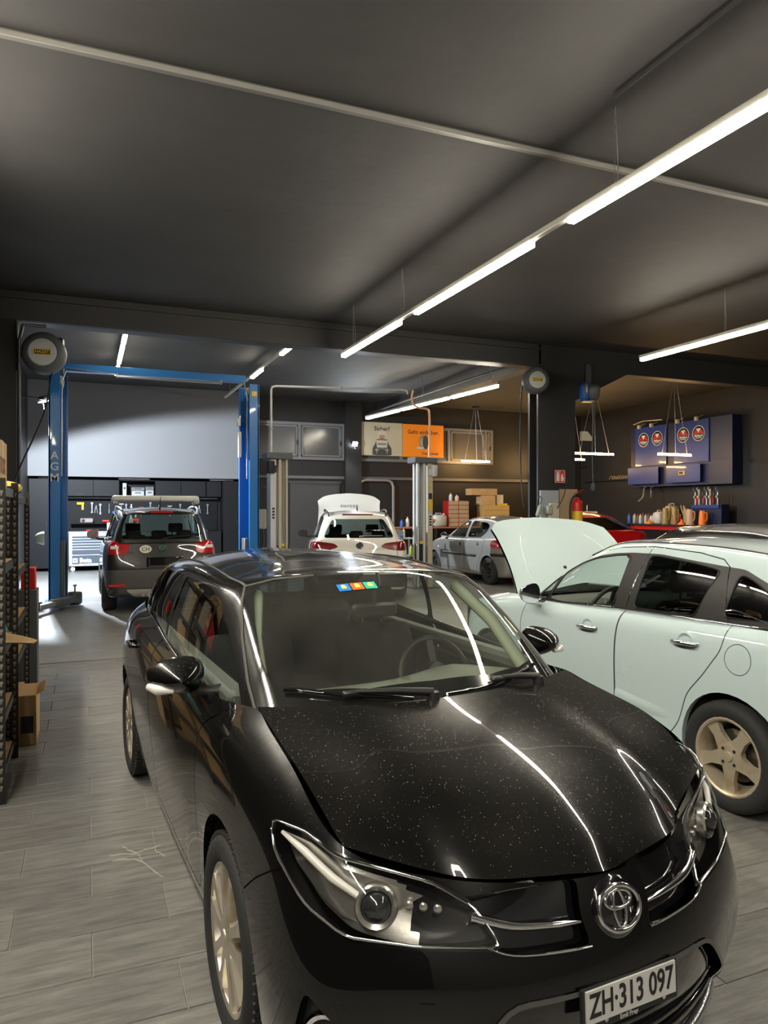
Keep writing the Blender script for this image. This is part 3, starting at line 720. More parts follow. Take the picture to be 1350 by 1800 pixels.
def mirror_housing(root, loc, sg, m, size=(.115, .20, .15), glassm=None, stalk=None, indicator=False, label=None):
    """door mirror: egg shaped shell open to the rear, glass, arm"""
    o = bpy.data.objects.new('door_mirror', None); link(o, root); o.location = (loc[0], loc[1]*sg, loc[2])
    lx, ly, lz = size; b = MB(); G = []
    nu, nv = 13, 20
    for i in range(nu):
        s = i/(nu-1); row = []
        for k in range(nv):
            a = 2*math.pi*k/nv; rad = math.sin(min(s*1.02, 1)*math.pi/2)**.62
            yy = math.cos(a); zz = math.sin(a)
            sq = (abs(yy)**2.6+abs(zz)**2.6)**(-1/2.6)
            Y = yy*sq*ly/2*rad; Z = zz*sq*lz/2*rad*(1-.22*(yy*sq if True else 0))
            row.append((lx*(1-s)-lx*.35+.02*yy*rad*-1, (Y)*sg, Z))
        G.append(row)
    V = np.array(G).reshape(-1, 3).tolist(); F = [[r*nv+c, r*nv+(c+1) % nv, (r+1)*nv+(c+1) % nv, (r+1)*nv+c] for r in range(nu-1) for c in range(nv)]
    if sg > 0: F = [f[::-1] for f in F]
    b.add(V, F); b.build('mirror_shell', m, o, 'all')
    g = MB(); n = nv; row = [(-lx*.35+.006, G[-1][k][1]*.95, G[-1][k][2]*.95) for k in range(nv)]; g.add(row, [list(range(nv)) if sg < 0 else list(range(nv))[::-1]])
    g.build('mirror_glass', glassm or M_CHR, o, None)
    a = MB(); a.tube([(0.0, -ly*.30*sg, -lz*.42), (-.0, -ly*.62*sg, -lz*.52), (.02, -ly*.95*sg, -lz*.5)], [.022, .026, .034], 8); a.build('mirror_arm', stalk or M_BLK, o, 60)
    if indicator:
        t = MB(); t.tube([(lx*.35, ly*.10*sg, -lz*.30), (lx*.22, ly*.36*sg, -lz*.26), (lx*-.10, ly*.48*sg, -lz*.22)], [.008, .020, .014], 8); t.build('turn_signal', M_WHITE, o, 60)
    return o
def emblem_oval(parent, M, r, m=None):
    """three interlocking ovals"""
    b = MB()
    def el(cx, cy, rx, ry, w): b.tube([M @ Vector((cx+rx*math.cos(a), cy+ry*math.sin(a), .004)) for a in np.linspace(0, 2*math.pi, 33)[:-1]], w, 8, True)
    el(0, 0, r, r*.78, r*.10); el(0, r*.30, r*.62, r*.32, r*.07); el(0, -.02*r, r*.27, r*.66, r*.07)
    return b.build('emblem', m or M_CHR, parent, 60)

# ------------------------------------------------------------------ the black hatchback
def black_hatchback():
    M_P = paint('black paint', (.0035, .0034, .0034), 0, .22, 1, dust=.85)
    root = thing('car', 'glossy dusty black hatchback with its hood toward the viewer, in front', 'car', (1.2260, 2.4099, 0), math.radians(-86.54))
    cols = [
     [(.70,0,.17),(.86,0,.215),(.935,0,.36),(.94,0,.50),(.915,0,.595),(.892,0,.675),(.868,0,.738)],
     [(.68,.30,.17),(.82,.30,.215),(.90,.30,.36),(.905,.30,.50),(.878,.30,.595),(.845,.305,.675),(.79,.31,.748)],
     [(.60,.52,.17),(.72,.53,.215),(.80,.535,.36),(.81,.535,.50),(.785,.53,.595),(.745,.49,.685),(.70,.435,.752)],
     [(.50,.66,.17),(.62,.69,.215),(.675,.715,.36),(.685,.715,.50),(.668,.685,.63),(.64,.675,.745),(.60,.655,.822)],
     [(.36,.74,.18),(.42,.785,.22),(.45,.805,.36),(.455,.81,.52),(.435,.79,.70),(.40,.760,.855),(.36,.685,.935)],
     [(.0,.74,.20),(.0,.79,.23),(.02,.815,.38),(.02,.825,.55),(.02,.818,.73),(.01,.785,.895),(.0,.68,.990)],
     [(-.35,.74,.20),(-.35,.79,.22),(-.35,.80,.38),(-.35,.815,.56),(-.34,.82,.74),(-.28,.80,.915),(-.12,.68,1.015)],
     [(-.62,.74,.18),(-.62,.79,.205),(-.62,.805,.36),(-.62,.825,.56),(-.62,.832,.75),(-.60,.812,.915),(-.46,.760,.985)],
     [(-.95,.74,.17),(-.95,.79,.20),(-.95,.808,.36),(-.95,.835,.57),(-.95,.842,.78),(-.95,.824,.94),(-.92,.778,1.008)],
     [(-1.4,.74,.17),(-1.4,.79,.20),(-1.4,.81,.36),(-1.4,.838,.58),(-1.4,.846,.80),(-1.4,.828,.96),(-1.4,.776,1.035)],
     [(-1.85,.74,.17),(-1.85,.79,.20),(-1.85,.81,.37),(-1.85,.838,.60),(-1.85,.847,.83),(-1.85,.826,.985),(-1.85,.765,1.065)],
     [(-2.25,.74,.19),(-2.25,.79,.22),(-2.25,.812,.39),(-2.25,.838,.62),(-2.25,.845,.85),(-2.25,.815,1.0),(-2.25,.745,1.085)],
     [(-2.6,.74,.2),(-2.6,.79,.25),(-2.6,.82,.41),(-2.6,.84,.64),(-2.6,.838,.86),(-2.6,.795,1.01),(-2.6,.715,1.09)],
     [(-2.9,.70,.2),(-2.92,.76,.26),(-2.94,.80,.42),(-2.94,.815,.64),(-2.93,.80,.86),(-2.9,.74,1.01),(-2.86,.65,1.085)],
     [(-3.08,.60,.2),(-3.16,.66,.26),(-3.19,.70,.42),(-3.20,.71,.64),(-3.16,.69,.86),(-3.10,.63,1.0),(-3.03,.56,1.065)],
     [(-3.16,.3,.2),(-3.27,.33,.26),(-3.31,.36,.42),(-3.32,.36,.62),(-3.26,.35,.84),(-3.2,.32,.98),(-3.13,.30,1.05)],
     [(-3.18,0,.2),(-3.3,0,.26),(-3.34,0,.42),(-3.345,0,.62),(-3.29,0,.84),(-3.22,0,.98),(-3.15,0,1.045)]]
    G, N = surf(np.swapaxes(np.array(cols), 0, 1), 9, 6)
    sh = Shell(G, N, 'body')
    # wheel arches
    for cx in (0, -2.6):
        P = circ(cx, .317, .376, 40); sh.cutline(P, SIDE, facing=.3); sh.assign('hole', P, SIDE, facing=.3)
    arch = [sh.path(circ(cx, .317, .3765, 40, -14, 194), SIDE) for cx in (0, -2.6)]
    sh.drop('hole')
    # doors
    fd = round_poly([(-.44,.255),(-1.47,.255),(-1.50,.60),(-1.47,1.12),(-.25,1.08),(-.24,.985),(-.40,.90),(-.45,.62)], .06)
    rd = round_poly([(-1.477,.255),(-2.13,.255),(-2.24,.50),(-2.44,.80),(-2.40,1.2),(-1.477,1.15),(-1.507,.60)], .06)
    sh.panel('front_door', fd, SIDE, .006, .3); sh.panel('rear_door', rd, SIDE, .006, .3, only=['body'])
    # head lamps: outline on the surface, seen from 35 degrees
    HB = basis(38)
    hl3 = [(.37,.768,.838),(.50,.715,.845),(.59,.660,.808),(.705,.445,.742),(.78,.36,.70),(.845,.325,.625),(.76,.50,.63),(.66,.665,.645),(.56,.735,.69),(.43,.785,.775)]
    def pj(p, b): return (p[0]*b[0][0]+p[1]*b[0][1]+p[2]*b[0][2], p[0]*b[1][0]+p[1]*b[1][1]+p[2]*b[1][2])
    hl = smooth_poly = [tuple(p) for p in round_poly([pj(p, HB) for p in hl3], .025, 2)]
    hlo = offset_poly(hl, .008)
    sh.cutline(hlo, HB, facing=.2); sh.cutline(hl, HB, facing=.2); sh.assign('lamp_rim', hlo, HB, .2); sh.assign('headlamp_lens', hl, HB, .2)
    hlpath = sh.path(hl, HB, .003)
    # upper grille
    gr = [(.10,.742),(.27,.735),(.42,.715),(.37,.63),(.30,.605),(.10,.60),(.115,.67)]
    gr = round_poly(gr, .02); sh.cutline(gr, FRONT, facing=.3, only=['body']); sh.assign('upper_grille', gr, FRONT, .3, only=['body'])
    # lower opening with its frame
    lg = round_poly([(-.2,.505),(.33,.495),(.50,.30),(.54,.235),(-.2,.235)], .04); lg = [p for p in lg]
    lgo = offset_poly(lg, .012)
    sh.cutline(lgo, FRONT, facing=.3, only=['body']); sh.cutline(lg, FRONT, facing=.3, only=['body']); sh.assign('intake_frame', lgo, FRONT, .3, only=['body']); sh.assign('lower_grille', lg, FRONT, .3, only=['intake_frame'])
    # fog lamp pocket
    FB = basis(45); fg3 = [(.60,.745,.50),(.70,.68,.43),(.74,.62,.33),(.70,.66,.26),(.58,.745,.26),(.55,.765,.34)]
    fg = round_poly([pj(p, FB) for p in fg3], .03); sh.cutline(fg, FB, facing=.3, only=['body']); sh.assign('fog_pocket', fg, FB, .3, only=['body'])
    # bumper joint, rear lamps, fuel flap
    sh.groove([(.26,.60),(.34,.665),(.42,.715),(.50,.752)], SIDE, .005, .15, only=['body'])
    RB = basis(130); tl3 = [(-2.80,.765,.93),(-3.0,.68,1.0),(-3.12,.55,.98),(-3.2,.5,.90),(-3.13,.68,.86),(-2.95,.785,.85)]
    tl = round_poly([pj(p, RB) for p in tl3], .03); sh.cutline(tl, RB, facing=.2, only=['body']); sh.assign('tail_lamp', tl, RB, .2, only=['body'])
    sh.make('body', 'body_shell', M_P, root); sh.make('gap', 'panel_joint', M_GAP, root, move=.007)['kind'] = 'stuff'
    for sg in (1, -1):
        for n, nm, mm in (('front_door', 'front_door', M_P), ('rear_door', 'rear_door', M_P), ('tail_lamp', 'tail_lamp', M_RED)):
            sh.make(n, nm, mm, root, sg, 0, 'red tail lamp wrapping the rear corner' if n == 'tail_lamp' else None)
        L = sh.make('headlamp_lens', 'headlamp', M_LENS, root, sg, label='clear headlamp with a round projector lens')
        sh.make('lamp_rim', 'lamp_rim', M_GLOSSBLK, L, sg, .002)
        bowl = sh.make('headlamp_lens', 'lamp_bowl', M_GLOSSBLK, L, sg, .06); bowl.data.materials.append(M_REFL)
        for pg in bowl.data.polygons:
            if abs(pg.center.y) > .50: pg.material_index = 1
        # reflectors and projector inside
        c = Vector((.678, .592*sg, .697)); d = Vector((.86, .42*sg, .12)).normalized(); X = Vector((0, 0, 1)).cross(d).normalized(); Mx = frame(c, X, d.cross(X))
        pr = MB(); pr.lathe([(.034, -.05), (.040, .0), (.052, .006), (.056, .0), (.053, -.02)], 28, Mx); pr.build('projector_ring', M_REFL, L, 40)
        pl = MB(); pl.lathe([(.038, -.004), (.034, .012), (.022, .022), (0, .027)], 24, Mx); pl.build('projector_lens', mat('projector glass', (.02, .022, .022), .03, coat=1), L, 60)
        rf = MB()
        top = [sh.hit(pj(p, HB), HB, -.02) for p in [(.42,.765,.82),(.51,.71,.825),(.60,.64,.785),(.70,.46,.725)]]
        low = [sh.hit(pj(p, HB), HB, -.05) for p in [(.46,.765,.75),(.56,.725,.70),(.62,.68,.67),(.66,.60,.66)]]
        if all(top) and all(low):
            rf.add([(p.x, p.y*sg, p.z) for q in zip(top, low) for p in q], [[0, 1, 3, 2], [2, 3, 5, 4], [4, 5, 7, 6]]); ro = rf.build('reflector', M_REFL, L, 'all')
            tb = MB(); tb.tube([(p.x, p.y*sg, p.z) for p in [sh.hit(pj(p, HB), HB, -.018) for p in [(.41,.765,.815),(.49,.72,.80),(.57,.66,.76),(.63,.61,.73)]] if p], [.006, .011, .012, .009], 8); tb.build('light_guide', M_WHITE, L, 60)
        for k in range(3):
            q = sh.hit((pj((.715-.02*k, .425+.028*k, .70+.004*k), HB)), HB, -.02)
            if q: e = MB(); e.lathe([(.010, -.01), (.011, .0), (.007, .003), (0, .002)], 12, frame((q.x, q.y*sg, q.z), X, d.cross(X))); e.build('led_element', M_REFL, L, 50)
        tube_on([(p.x, p.y*sg, p.z) for p in hlpath], .0035, 'lamp_trim', M_CHR, L, closed=True)
        fo = sh.make('fog_pocket', 'fog_lamp_pocket', M_BLK, root, sg, .03)
        c = Vector((.645, .715*sg, .385)); d = Vector((.78, .62*sg, .06)).normalized(); X = Vector((0, 0, 1)).cross(d).normalized(); Mx = frame(c, X, d.cross(X))
        f = MB(); f.lathe([(.040, -.03), (.046, .002), (.058, .006), (.062, -.004), (.06, -.03)], 28, Mx); f.build('fog_lamp_ring', M_CHR, fo, 40)
        f = MB(); f.lathe([(.046, -.02), (.02, -.028), (0, -.03)], 20, Mx); f.build('fog_lamp_reflector', M_REFL, fo, 60)
        f = MB(); f.lathe([(.046, .0), (.03, .006), (0, .009)], 20, Mx); f.build('fog_lamp_glass', M_LENS, fo, 60)
        # grille bars
        g = MB(); P = [sh.hit(p, FRONT, -.005) for p in smooth_curve([(.115,.652),(.20,.657),(.30,.665),(.385,.685)], 4)]; P = [p for p in P if p]
        g.tube([(p.x, p.y*sg, p.z) for p in P], list(np.interp(np.linspace(0, 1, len(P)), [0, .2, 1], [.004, .008, .013])), 8); g.build('chrome_bar', M_CHR, root, 60, 'chrome bar beside the emblem')
        P = [sh.hit(p, FRONT, .003) for p in smooth_curve([(.10,.597),(.20,.60),(.31,.607),(.375,.628)], 4)]; P = [p for p in P if p]
        tube_on([(p.x, p.y*sg, p.z) for p in P], .003, 'grille_edge', M_CHR, root)
    [sh.make('upper_grille', 'upper_grille', M_GLOSSBLK, root, sg, .035) for sg in (1, -1)]; sh.make('lower_grille', 'lower_grille', M_GLOSSBLK, root, move=.03); sh.make('intake_frame', 'intake_frame', mat('satin grey trim', (.13, .13, .13), .35, .6), root, move=-.004)
    lv = MB()
    for z in (.285, .325, .365):
        lv.tube([(.90-.55*y*y, y, z) for y in np.linspace(-.46, .46, 13)], .012, 6)
    lv.build('intake_louvre', M_GLOSSBLK, root, 60)
    lp = MB(); lp.tube([(.915-.62*y*y, y, .225+.02*abs(y)) for y in np.linspace(-.52, .52, 17)], [.012]+[.016]*15+[.010], 8); lp.build('lower_lip', mat('satin silver trim', (.45, .46, .47), .25, .9), root, 60, 'silver trim along the bumper bottom')
    # emblem on its round boss
    Me = frame((.898, 0, .665), (0, 1, 0), (-.30, 0, .954)); b = MB(); b.lathe([(0, .002), (.068, .0), (.078, -.012), (.084, -.04)], 32, Me); bo = b.build('emblem_boss', M_GLOSSBLK, root, 50)
    emblem_oval(bo, Me, .068)
    # plate
    Mp = frame((.945, 0, .474), (0, 1, 0), (-.04, 0, 1)); pb = MB(); pb.box((0, 0, 0), (.318, .10, .010), M=Mp @ Matrix.Translation((0, -.008, -.006)))
    pb.V = [tuple(v) for v in pb.V]; ph = pb.build('plate_holder', M_BLK, root)
    pp = MB(); pp.box((0, 0, 0), (.30, .08, .006), M=Mp @ Matrix.Translation((0, 0, .001))); pl = pp.build('number_plate', M_PLATE, root, None, 'grey number plate reading ZH 313097')
    text_mesh('ZH\u00b7313 097', .082, Mp @ Matrix.Translation((0, .0, .0045)), M_INK, pl, depth=.001, sx=.70, bold=.0012)
    text_mesh('Emil Frey', .016, Mp @ Matrix.Translation((-.01, -.052, .0)), mat('white print', (.6, .6, .6), .5), ph, depth=.0008)
    for y in (-.085, .11):
        s = MB(); s.lathe([(0, .003), (.006, .002), (.006, -.002)], 10, Mp @ Matrix.Translation((y, -.044, .0))); s.build('plate_screw', M_CHR, ph)
    # wheel arches inside
    for cx, pth in zip((0, -2.6), arch):
        for o in ring_strip([tuple(p) for p in pth], (0, -1, 0), 'arch_lip', M_P, root, depth=.03): pass
        for sg in (1, -1):
            w = MB(); n = 20; V = []; F = []
            for i in range(n+1):
                a = math.radians(-18+216*i/n); 
                for y in (.79, .45): V.append((cx+.395*math.cos(a), y*sg, .317+.395*math.sin(a)))
                if i: F.append([2*i-2, 2*i-1, 2*i+1, 2*i])
            k = len(V); V += [(cx+.395*math.cos(math.radians(-18+216*i/n)), .45*sg, .317+.395*math.sin(math.radians(-18+216*i/n))) for i in range(n+1)]; F.append(list(range(k, k+n+1)))
            w.add(V, F); w.build('wheel_well', M_DARKIN, root, 'all')
    # hood
    top = [np.array(c[6]) for c in cols]
    front = [top[0]+[-.006,0,.006], top[1]+[-.006,0,.006], top[2]+[-.008,-.004,.006], top[3]+[-.008,-.008,.004]]
    edge = [top[3]+[-.008,-.008,.004], top[4]+[-.004,-.008,.004], top[5]+[0,-.008,.004], top[6]+[.006,-.010,.002]]
    cen = [front[0], (.80,0,.795), (.62,0,.868), (.32,0,.948), (.04,0,1.012)]
    rear = [(.04,0,1.012), (.02,.2,1.012), (-.03,.45,1.012), edge[-1]]
    P = coons(front, rear, cen, edge); nr, nc = P.shape[:2]
    for i in range(nr):
        for j in range(nc):
            t = j/(nc-1); s_ = i/(nr-1); r0 = .30+.42*s_
            P[i, j, 2] += .016*(1-t*t)*math.sin(math.pi*s_)
    G2, N2 = open_grid(mirror_net(P), 5, 6); hood = patch_obj('hood', G2, N2, M_P, root, .02)
    for y, x in ((.17, .30), (-.17, .30)):
        pass
    # greenhouse
    base = [(.03,0,.965),(.01,.28,.965),(-.04,.48,.965),(-.13,.625,.962),(-.27,.722,.955),(-.62,.768,.965),(-1.1,.775,.995),(-1.6,.765,1.03),(-2.05,.745,1.055),(-2.5,.705,1.065),(-2.82,.60,1.06),(-3.0,.42,1.03),(-3.1,.2,1.02),(-3.12,0,1.015)]
    edge_ = [(-.64,0,1.408),(-.655,.26,1.403),(-.69,.43,1.392),(-.74,.55,1.374),(-.84,.612,1.362),(-1.1,.638,1.384),(-1.42,.648,1.396),(-1.75,.644,1.394),(-2.1,.625,1.377),(-2.45,.59,1.348),(-2.7,.50,1.33),(-2.84,.36,1.335),(-2.9,.18,1.345),(-2.91,0,1.35)]
    spx = [-1.5,-1.5,-1.52,-1.55,-1.6,-1.65,-1.72,-1.85,-2.0,-2.1,-2.2,-2.28,-2.32,-2.34]
    rows = [base]
    for f, bulge in ((.33, .022), (.68, .022)):
        row = []
        for k, (a, b) in enumerate(zip(base, edge_)):
            a = np.array(a); b = np.array(b); p = a*(1-f)+b*f; d = b-a; o = np.array([0, 1, 0]) if 3 < k < 10 else np.array([.55 if k <= 3 else -.6, .3 if 1 < k < 12 else 0, .75]); 
            p = p+o*bulge*(1 if k > 0 else 1); row.append(p)
        rows.append(row)
    rows.append(edge_)
    for f in (.22, .6, 1.0):
        row = []
        for k, b in enumerate(edge_):
            b = np.array(b); x = b[0]+(spx[k]-b[0])*f; y = b[1]*(1-f**1.15)
            zc = 1.468-.062*((x+1.65)/1.15)**2*(1 if x < -1.65 else 1.02); z = b[2]*(1-f)**2.2+ (1-(1-f)**2.2)*(zc-.03*(y/.6)**2)
            row.append((x, y, z))
        rows.append(row)
    G, N = surf(np.array(rows), 8, 7); gh = Shell(G, N, 'roof')
    wso = [(.04,0),(.03,.26),(-.02,.46),(-.10,.60),(-.18,.658),(-.30,.655),(-.48,.628),(-.64,.588),(-.725,.552),(-.705,.43),(-.675,.26),(-.66,0),(-.66,-.1),(.04,-.1)]
    wsi = [(.0,-.1),(-.075,-.1),(-.075,0),(-.085,.26),(-.13,.44),(-.19,.545),(-.25,.590),(-.34,.595),(-.50,.572),(-.63,.54),(-.69,.51),(-.685,.40),(-.675,.25),(-.668,0),(-.668,-.1)][1:]
    sil = lambda P: [p for p in P]
    gh.cutline(wso, TOP, facing=.0); gh.cutline(wsi, TOP, facing=.0); gh.assign('frit', wso, TOP); gh.assign('windscreen', wsi, TOP, only=['frit'])
    fw = [(-.24,.978),(-.75,1.008),(-1.0,1.022),(-1.42,1.05),(-1.40,1.362),(-1.1,1.358),(-.93,1.344),(-.76,1.298),(-.57,1.205),(-.39,1.095)]
    rw = [(-1.47,1.06),(-1.9,1.09),(-2.42,1.112),(-2.36,1.19),(-2.18,1.285),(-2.02,1.337),(-1.8,1.357),(-1.46,1.363)]
    frame_o = offset_poly(round_poly(fw, .02)[::1], .028)
    bk = [(-.20,.945),(-.55,.97),(-1.0,1.0),(-1.4,1.025),(-1.9,1.06),(-2.52,1.085),(-2.46,1.20),(-2.24,1.325),(-2.06,1.375),(-1.8,1.388),(-1.32,1.390),(-1.09,1.385),(-.90,1.368),(-.72,1.318),(-.53,1.222),(-.33,1.085)]
    bk = round_poly(bk, .02)
    gh.cutline(bk, SIDE, facing=.25, only=['roof']); gh.assign('pillar', bk, SIDE, .25, only=['roof'])
    for nm, P in (('front_window', fw), ('rear_window', rw)):
        P = round_poly(P, .03); gh.cutline(P, SIDE, facing=.2, only=['pillar']); gh.assign(nm, P, SIDE, .2, only=['pillar'])
    bw = round_poly([(-.3,1.06),(.3,1.06),(.50,1.07),(.46,1.28),(.3,1.31),(-.3,1.31)], .04); gh.cutline(bw, REAR, facing=.3, only=['roof']); gh.assign('rear_screen', bw, REAR, .3, only=['roof'])
    bkp = gh.path(bk, SIDE, .004)
    gask = gh.path([p for p in wso if p[1] >= 0][:11], TOP, .004)
    gh.make('roof', 'roof', M_P, root)
    gh.make('frit', 'windscreen_border', mat('black glass band', (.012, .013, .012), .08, coat=1), root)
    wsn = gh.make('windscreen', 'windscreen', M_GLASSWS, root)
    for sg in (1, -1):
        gh.make('pillar', 'window_frame', M_GLOSSBLK, root, sg, .001)
        gh.make('front_window', 'front_window', M_GLASS, root, sg, .006); gh.make('rear_window', 'rear_window', M_GLASS, root, sg, .006)
        # chrome strip along the belt, up the rear quarter
        cp = [p for p in bkp if p.z < 1.115 or p.x < -2.2]
        cp = sorted(cp, key=lambda p: -p.x) if False else cp
        tube_on([(p.x, p.y*sg, p.z) for p in gh.path(smooth_curve([(-.25,.965),(-.55,.985),(-1.0,1.015),(-1.4,1.04),(-1.9,1.075),(-2.46,1.10),(-2.42,1.19),(-2.2,1.32),(-2.05,1.365)], 4), SIDE, .006)], .008, 'chrome_strip', M_CHR, root, label='chrome strip below the side windows')
        tube_on([(p.x, p.y*sg, p.z) for p in gask], .006, 'windscreen_seal', mat('grey seal', (.10, .10, .09), .6), root)
        div = gh.path([(-2.12,1.09),(-2.06,1.22),(-2.0,1.35)], SIDE, .004); tube_on([(p.x, p.y*sg, p.z) for p in div], .014, 'window_divider', M_GLOSSBLK, root)
        bp = gh.path([(-1.435,1.04),(-1.415,1.2),(-1.41,1.37)], SIDE, .004)
        sp = gh.path([(-.20,.955),(-.54,.985),(-.50,1.08),(-.37,1.13)], SIDE, .010)
        if len(sp) == 4:
            q = MB(); q.add([(p.x, p.y*sg, p.z) for p in sp]+[(p.x, (p.y-.012)*sg, p.z) for p in sp], [[0, 1, 2, 3], [7, 6, 5, 4], [0, 3, 7, 4], [3, 2, 6, 7], [2, 1, 5, 6], [1, 0, 4, 5]]); q.build('mirror_sail', M_BLK, root)
    gh.make('rear_screen', 'rear_screen', M_GLASSDK, root)
    # roof ditch mouldings
    for sg in (1, -1):
        P = gh.path(smooth_curve([(-.73,.548),(-1.0,.565),(-1.5,.565),(-2.0,.55),(-2.5,.51)], 5), TOP, .002); tube_on([(p.x, p.y*sg, p.z) for p in P], .007, 'roof_moulding', M_BLK, root)
    # cowl, wipers
    cw = MB(); Gc = []
    for y in np.linspace(-.64, .64, 17):
        x0 = .035-.33*y*y; Gc.append([(x0+.005, y, .998-.01*abs(y)), (x0-.05, y, .985), (x0-.12, y, 1.0)])
    cw.grid(np.array(Gc)[::-1]); cw.build('cowl', M_BLK, root, 'all')
    for pv, line in (((.035, -.06), [(-.175, -.555), (-.10, -.42), (-.05, -.27), (-.015, -.12)]), ((.0, .44), [(-.012, .02), (-.025, .18), (-.075, .36), (-.15, .52)])):
        wp = bpy.data.objects.new('wiper', None); link(wp, root); L = [gh.hit(q, TOP, .016) for q in smooth_curve(line, 5)]; L = [q for q in L if q]
        if len(L) < 4: continue
        b = MB(); b.tube(L, .0075, 6); b.build('wiper_blade', M_GLOSSBLK, wp, 60)
        m_ = L[len(L)//2]; b = MB(); b.lathe([(0, .045), (.020, .042), (.026, .01), (.026, -.03)], 12, Matrix.Translation((pv[0], pv[1], .995)), cap=True); b.tube([(pv[0], pv[1], 1.035), (m_.x*.5+pv[0]*.5+.01, m_.y*.5+pv[1]*.5, m_.z*.5+.53), (m_.x+.004, m_.y, m_.z+.014)], [.016, .013, .008], 8); b.build('wiper_arm', M_BLK, wp, 50)
        c_ = L[len(L)//2]; b = MB(); b.box((0, 0, 0), (.03, .09, .02), rz=0, bev=.006); b.xf(Matrix.Translation(c_+Vector((0, 0, .008)))); b.build('wiper_joint', M_BLK, wp, 40)
    # mirrors
    for sg in (1, -1): mirror_housing(root, (-.52, .872, 1.055), sg, M_P, (.15, .215, .135), indicator=True)
    # door handles
    for sg in (1, -1):
        for x, z in ((-1.27, .875), (-2.1, .915)):
            h = sh.hit((x, z), SIDE, .0)
            if h is None: continue
            hd = MB(); hd.tube([(x+.09, (h.y+.0)*sg, z), (x+.06, (h.y+.028)*sg, z), (x-.06, (h.y+.03)*sg, z+.004), (x-.09, (h.y+.0)*sg, z+.004)], [.010, .013, .013, .010], 8); hd.build('door_handle', M_P, root, 60)
            cpk = MB(); cpk.lathe([(.036, .0015), (.030, -.002), (0, -.004)], 16, frame((x, h.y*sg, z), (1, 0, 0), (0, 0, 1) if sg < 0 else (0, 0, -1))); cpk.build('handle_recess', M_GLOSSBLK, root, 50)
    # wheels
    for cx in (0, -2.6):
        for sg in (1, -1): wheel(root, (cx, .722*sg, .317), .317, .205, .222, 'twin', 5, sg, detail=2 if sg < 0 else 1, face=.82)
    # interior
    tub = MB(); tub.box((-1.45, 0, .30), (3.0, 1.45, .06)); tub.box((-1.5, .70, .60), (2.6, .06, .62)); tub.box((-1.5, -.70, .60), (2.6, .06, .62)); tub.box((-2.7, 0, .62), (.06, 1.4, .66)); tub.box((-.1, 0, .60), (.06, 1.3, .6)); tub.build('cabin_tub', M_INT, root)
    dt = MB(); Gd = []
    for y in np.linspace(-.66, .66, 15):
        hump = .045*math.exp(-((y-.36)/.2)**2); x0 = .02-.33*y*y
        Gd.append([(x0-.03, y, .955), (-.25, y, .965), (-.42, y, .955+hump*.8), (-.55, y, .94+hump), (-.62, y, .88), (-.56, y, .70), (-.5, y, .55)])
    dt.grid(np.array(Gd)[::-1]); dt.build('dashboard', mat('olive dashboard', (.17, .172, .14), .6), root, 'all')
    for sg in (1, -1):
        dc = MB(); dc.box((-1.5, .675*sg, .985), (2.3, .09, .07), bev=.02); dc.build('door_card_top', M_DASH, root)
        pl = MB(); pl.tube([(-.30, .60*sg, .99), (-.52, .57*sg, 1.18), (-.74, .50*sg, 1.33)], .03, 8); pl.build('pillar_trim', mat('cream trim', (.34, .36, .28), .7), root, 60)
    for sg in (1, -1): seat(root, -1.02, .36*sg, M_SEAT, z=.47)
    rs = MB(); rs.box((-2.05, 0, .50), (.5, 1.25, .2), bev=.05); rs.box((-2.32, 0, .80), (.16, 1.25, .55), bev=.06); rs.build('rear_bench', M_SEAT, root, 40)
    steering_wheel(root, (-.68, .36, .90))
    rv = MB(); rv.box((-.60, 0, 1.25), (.03, .22, .065), bev=.015); rv.tube([(-.60, 0, 1.36), (-.60, 0, 1.27)], .01, 8); rv.build('rear_view_mirror', M_BLK, root, 40)
    # three coloured vignettes on the screen
    st = bpy.data.objects.new('toll_sticker', None); link(st, root)
    for k, (cc, dg) in enumerate((((.02, .25, .75), '2'), ((.85, .16, .03), '1'), ((.03, .55, .38), '2'))):
        y0 = -.005+.062*(k-1)-.10
        h = [wsn_hit(gh, (x, y)) for x, y in ((-.53, y0-.028), (-.53, y0+.028), (-.575, y0+.028), (-.575, y0-.028))]
        if all(h):
            q = MB(); q.add([tuple(v) for v in h], [[0, 1, 2, 3]]); t = q.build('vignette', mat('sticker %d' % k, cc, .4), root, None, ('blue', 'orange', 'green')[k]+' square toll sticker')
            q = MB(); mid = sum(h, Vector())/4; u = (h[1]-h[0]).normalized(); w_ = (h[0]-h[3]).normalized(); Mq = frame(mid+u.cross(w_)*-.0, -u if False else u, -w_)
            q.add([Mq @ Vector(v) for v in ((-.012, -.012, .002), (.012, -.012, .002), (.012, .012, .002), (0, .02, .002), (-.012, .012, .002))], [[0, 1, 2, 3, 4]]); q.build('sticker_print', mat('yellow print %d' % k, (.75, .6, .15), .5), t, None)
    bpy.data.objects.remove(st)
    return root
def wsn_hit(gh, p):
    h = gh.hit(p, TOP, .004); return h
black_hatchback()
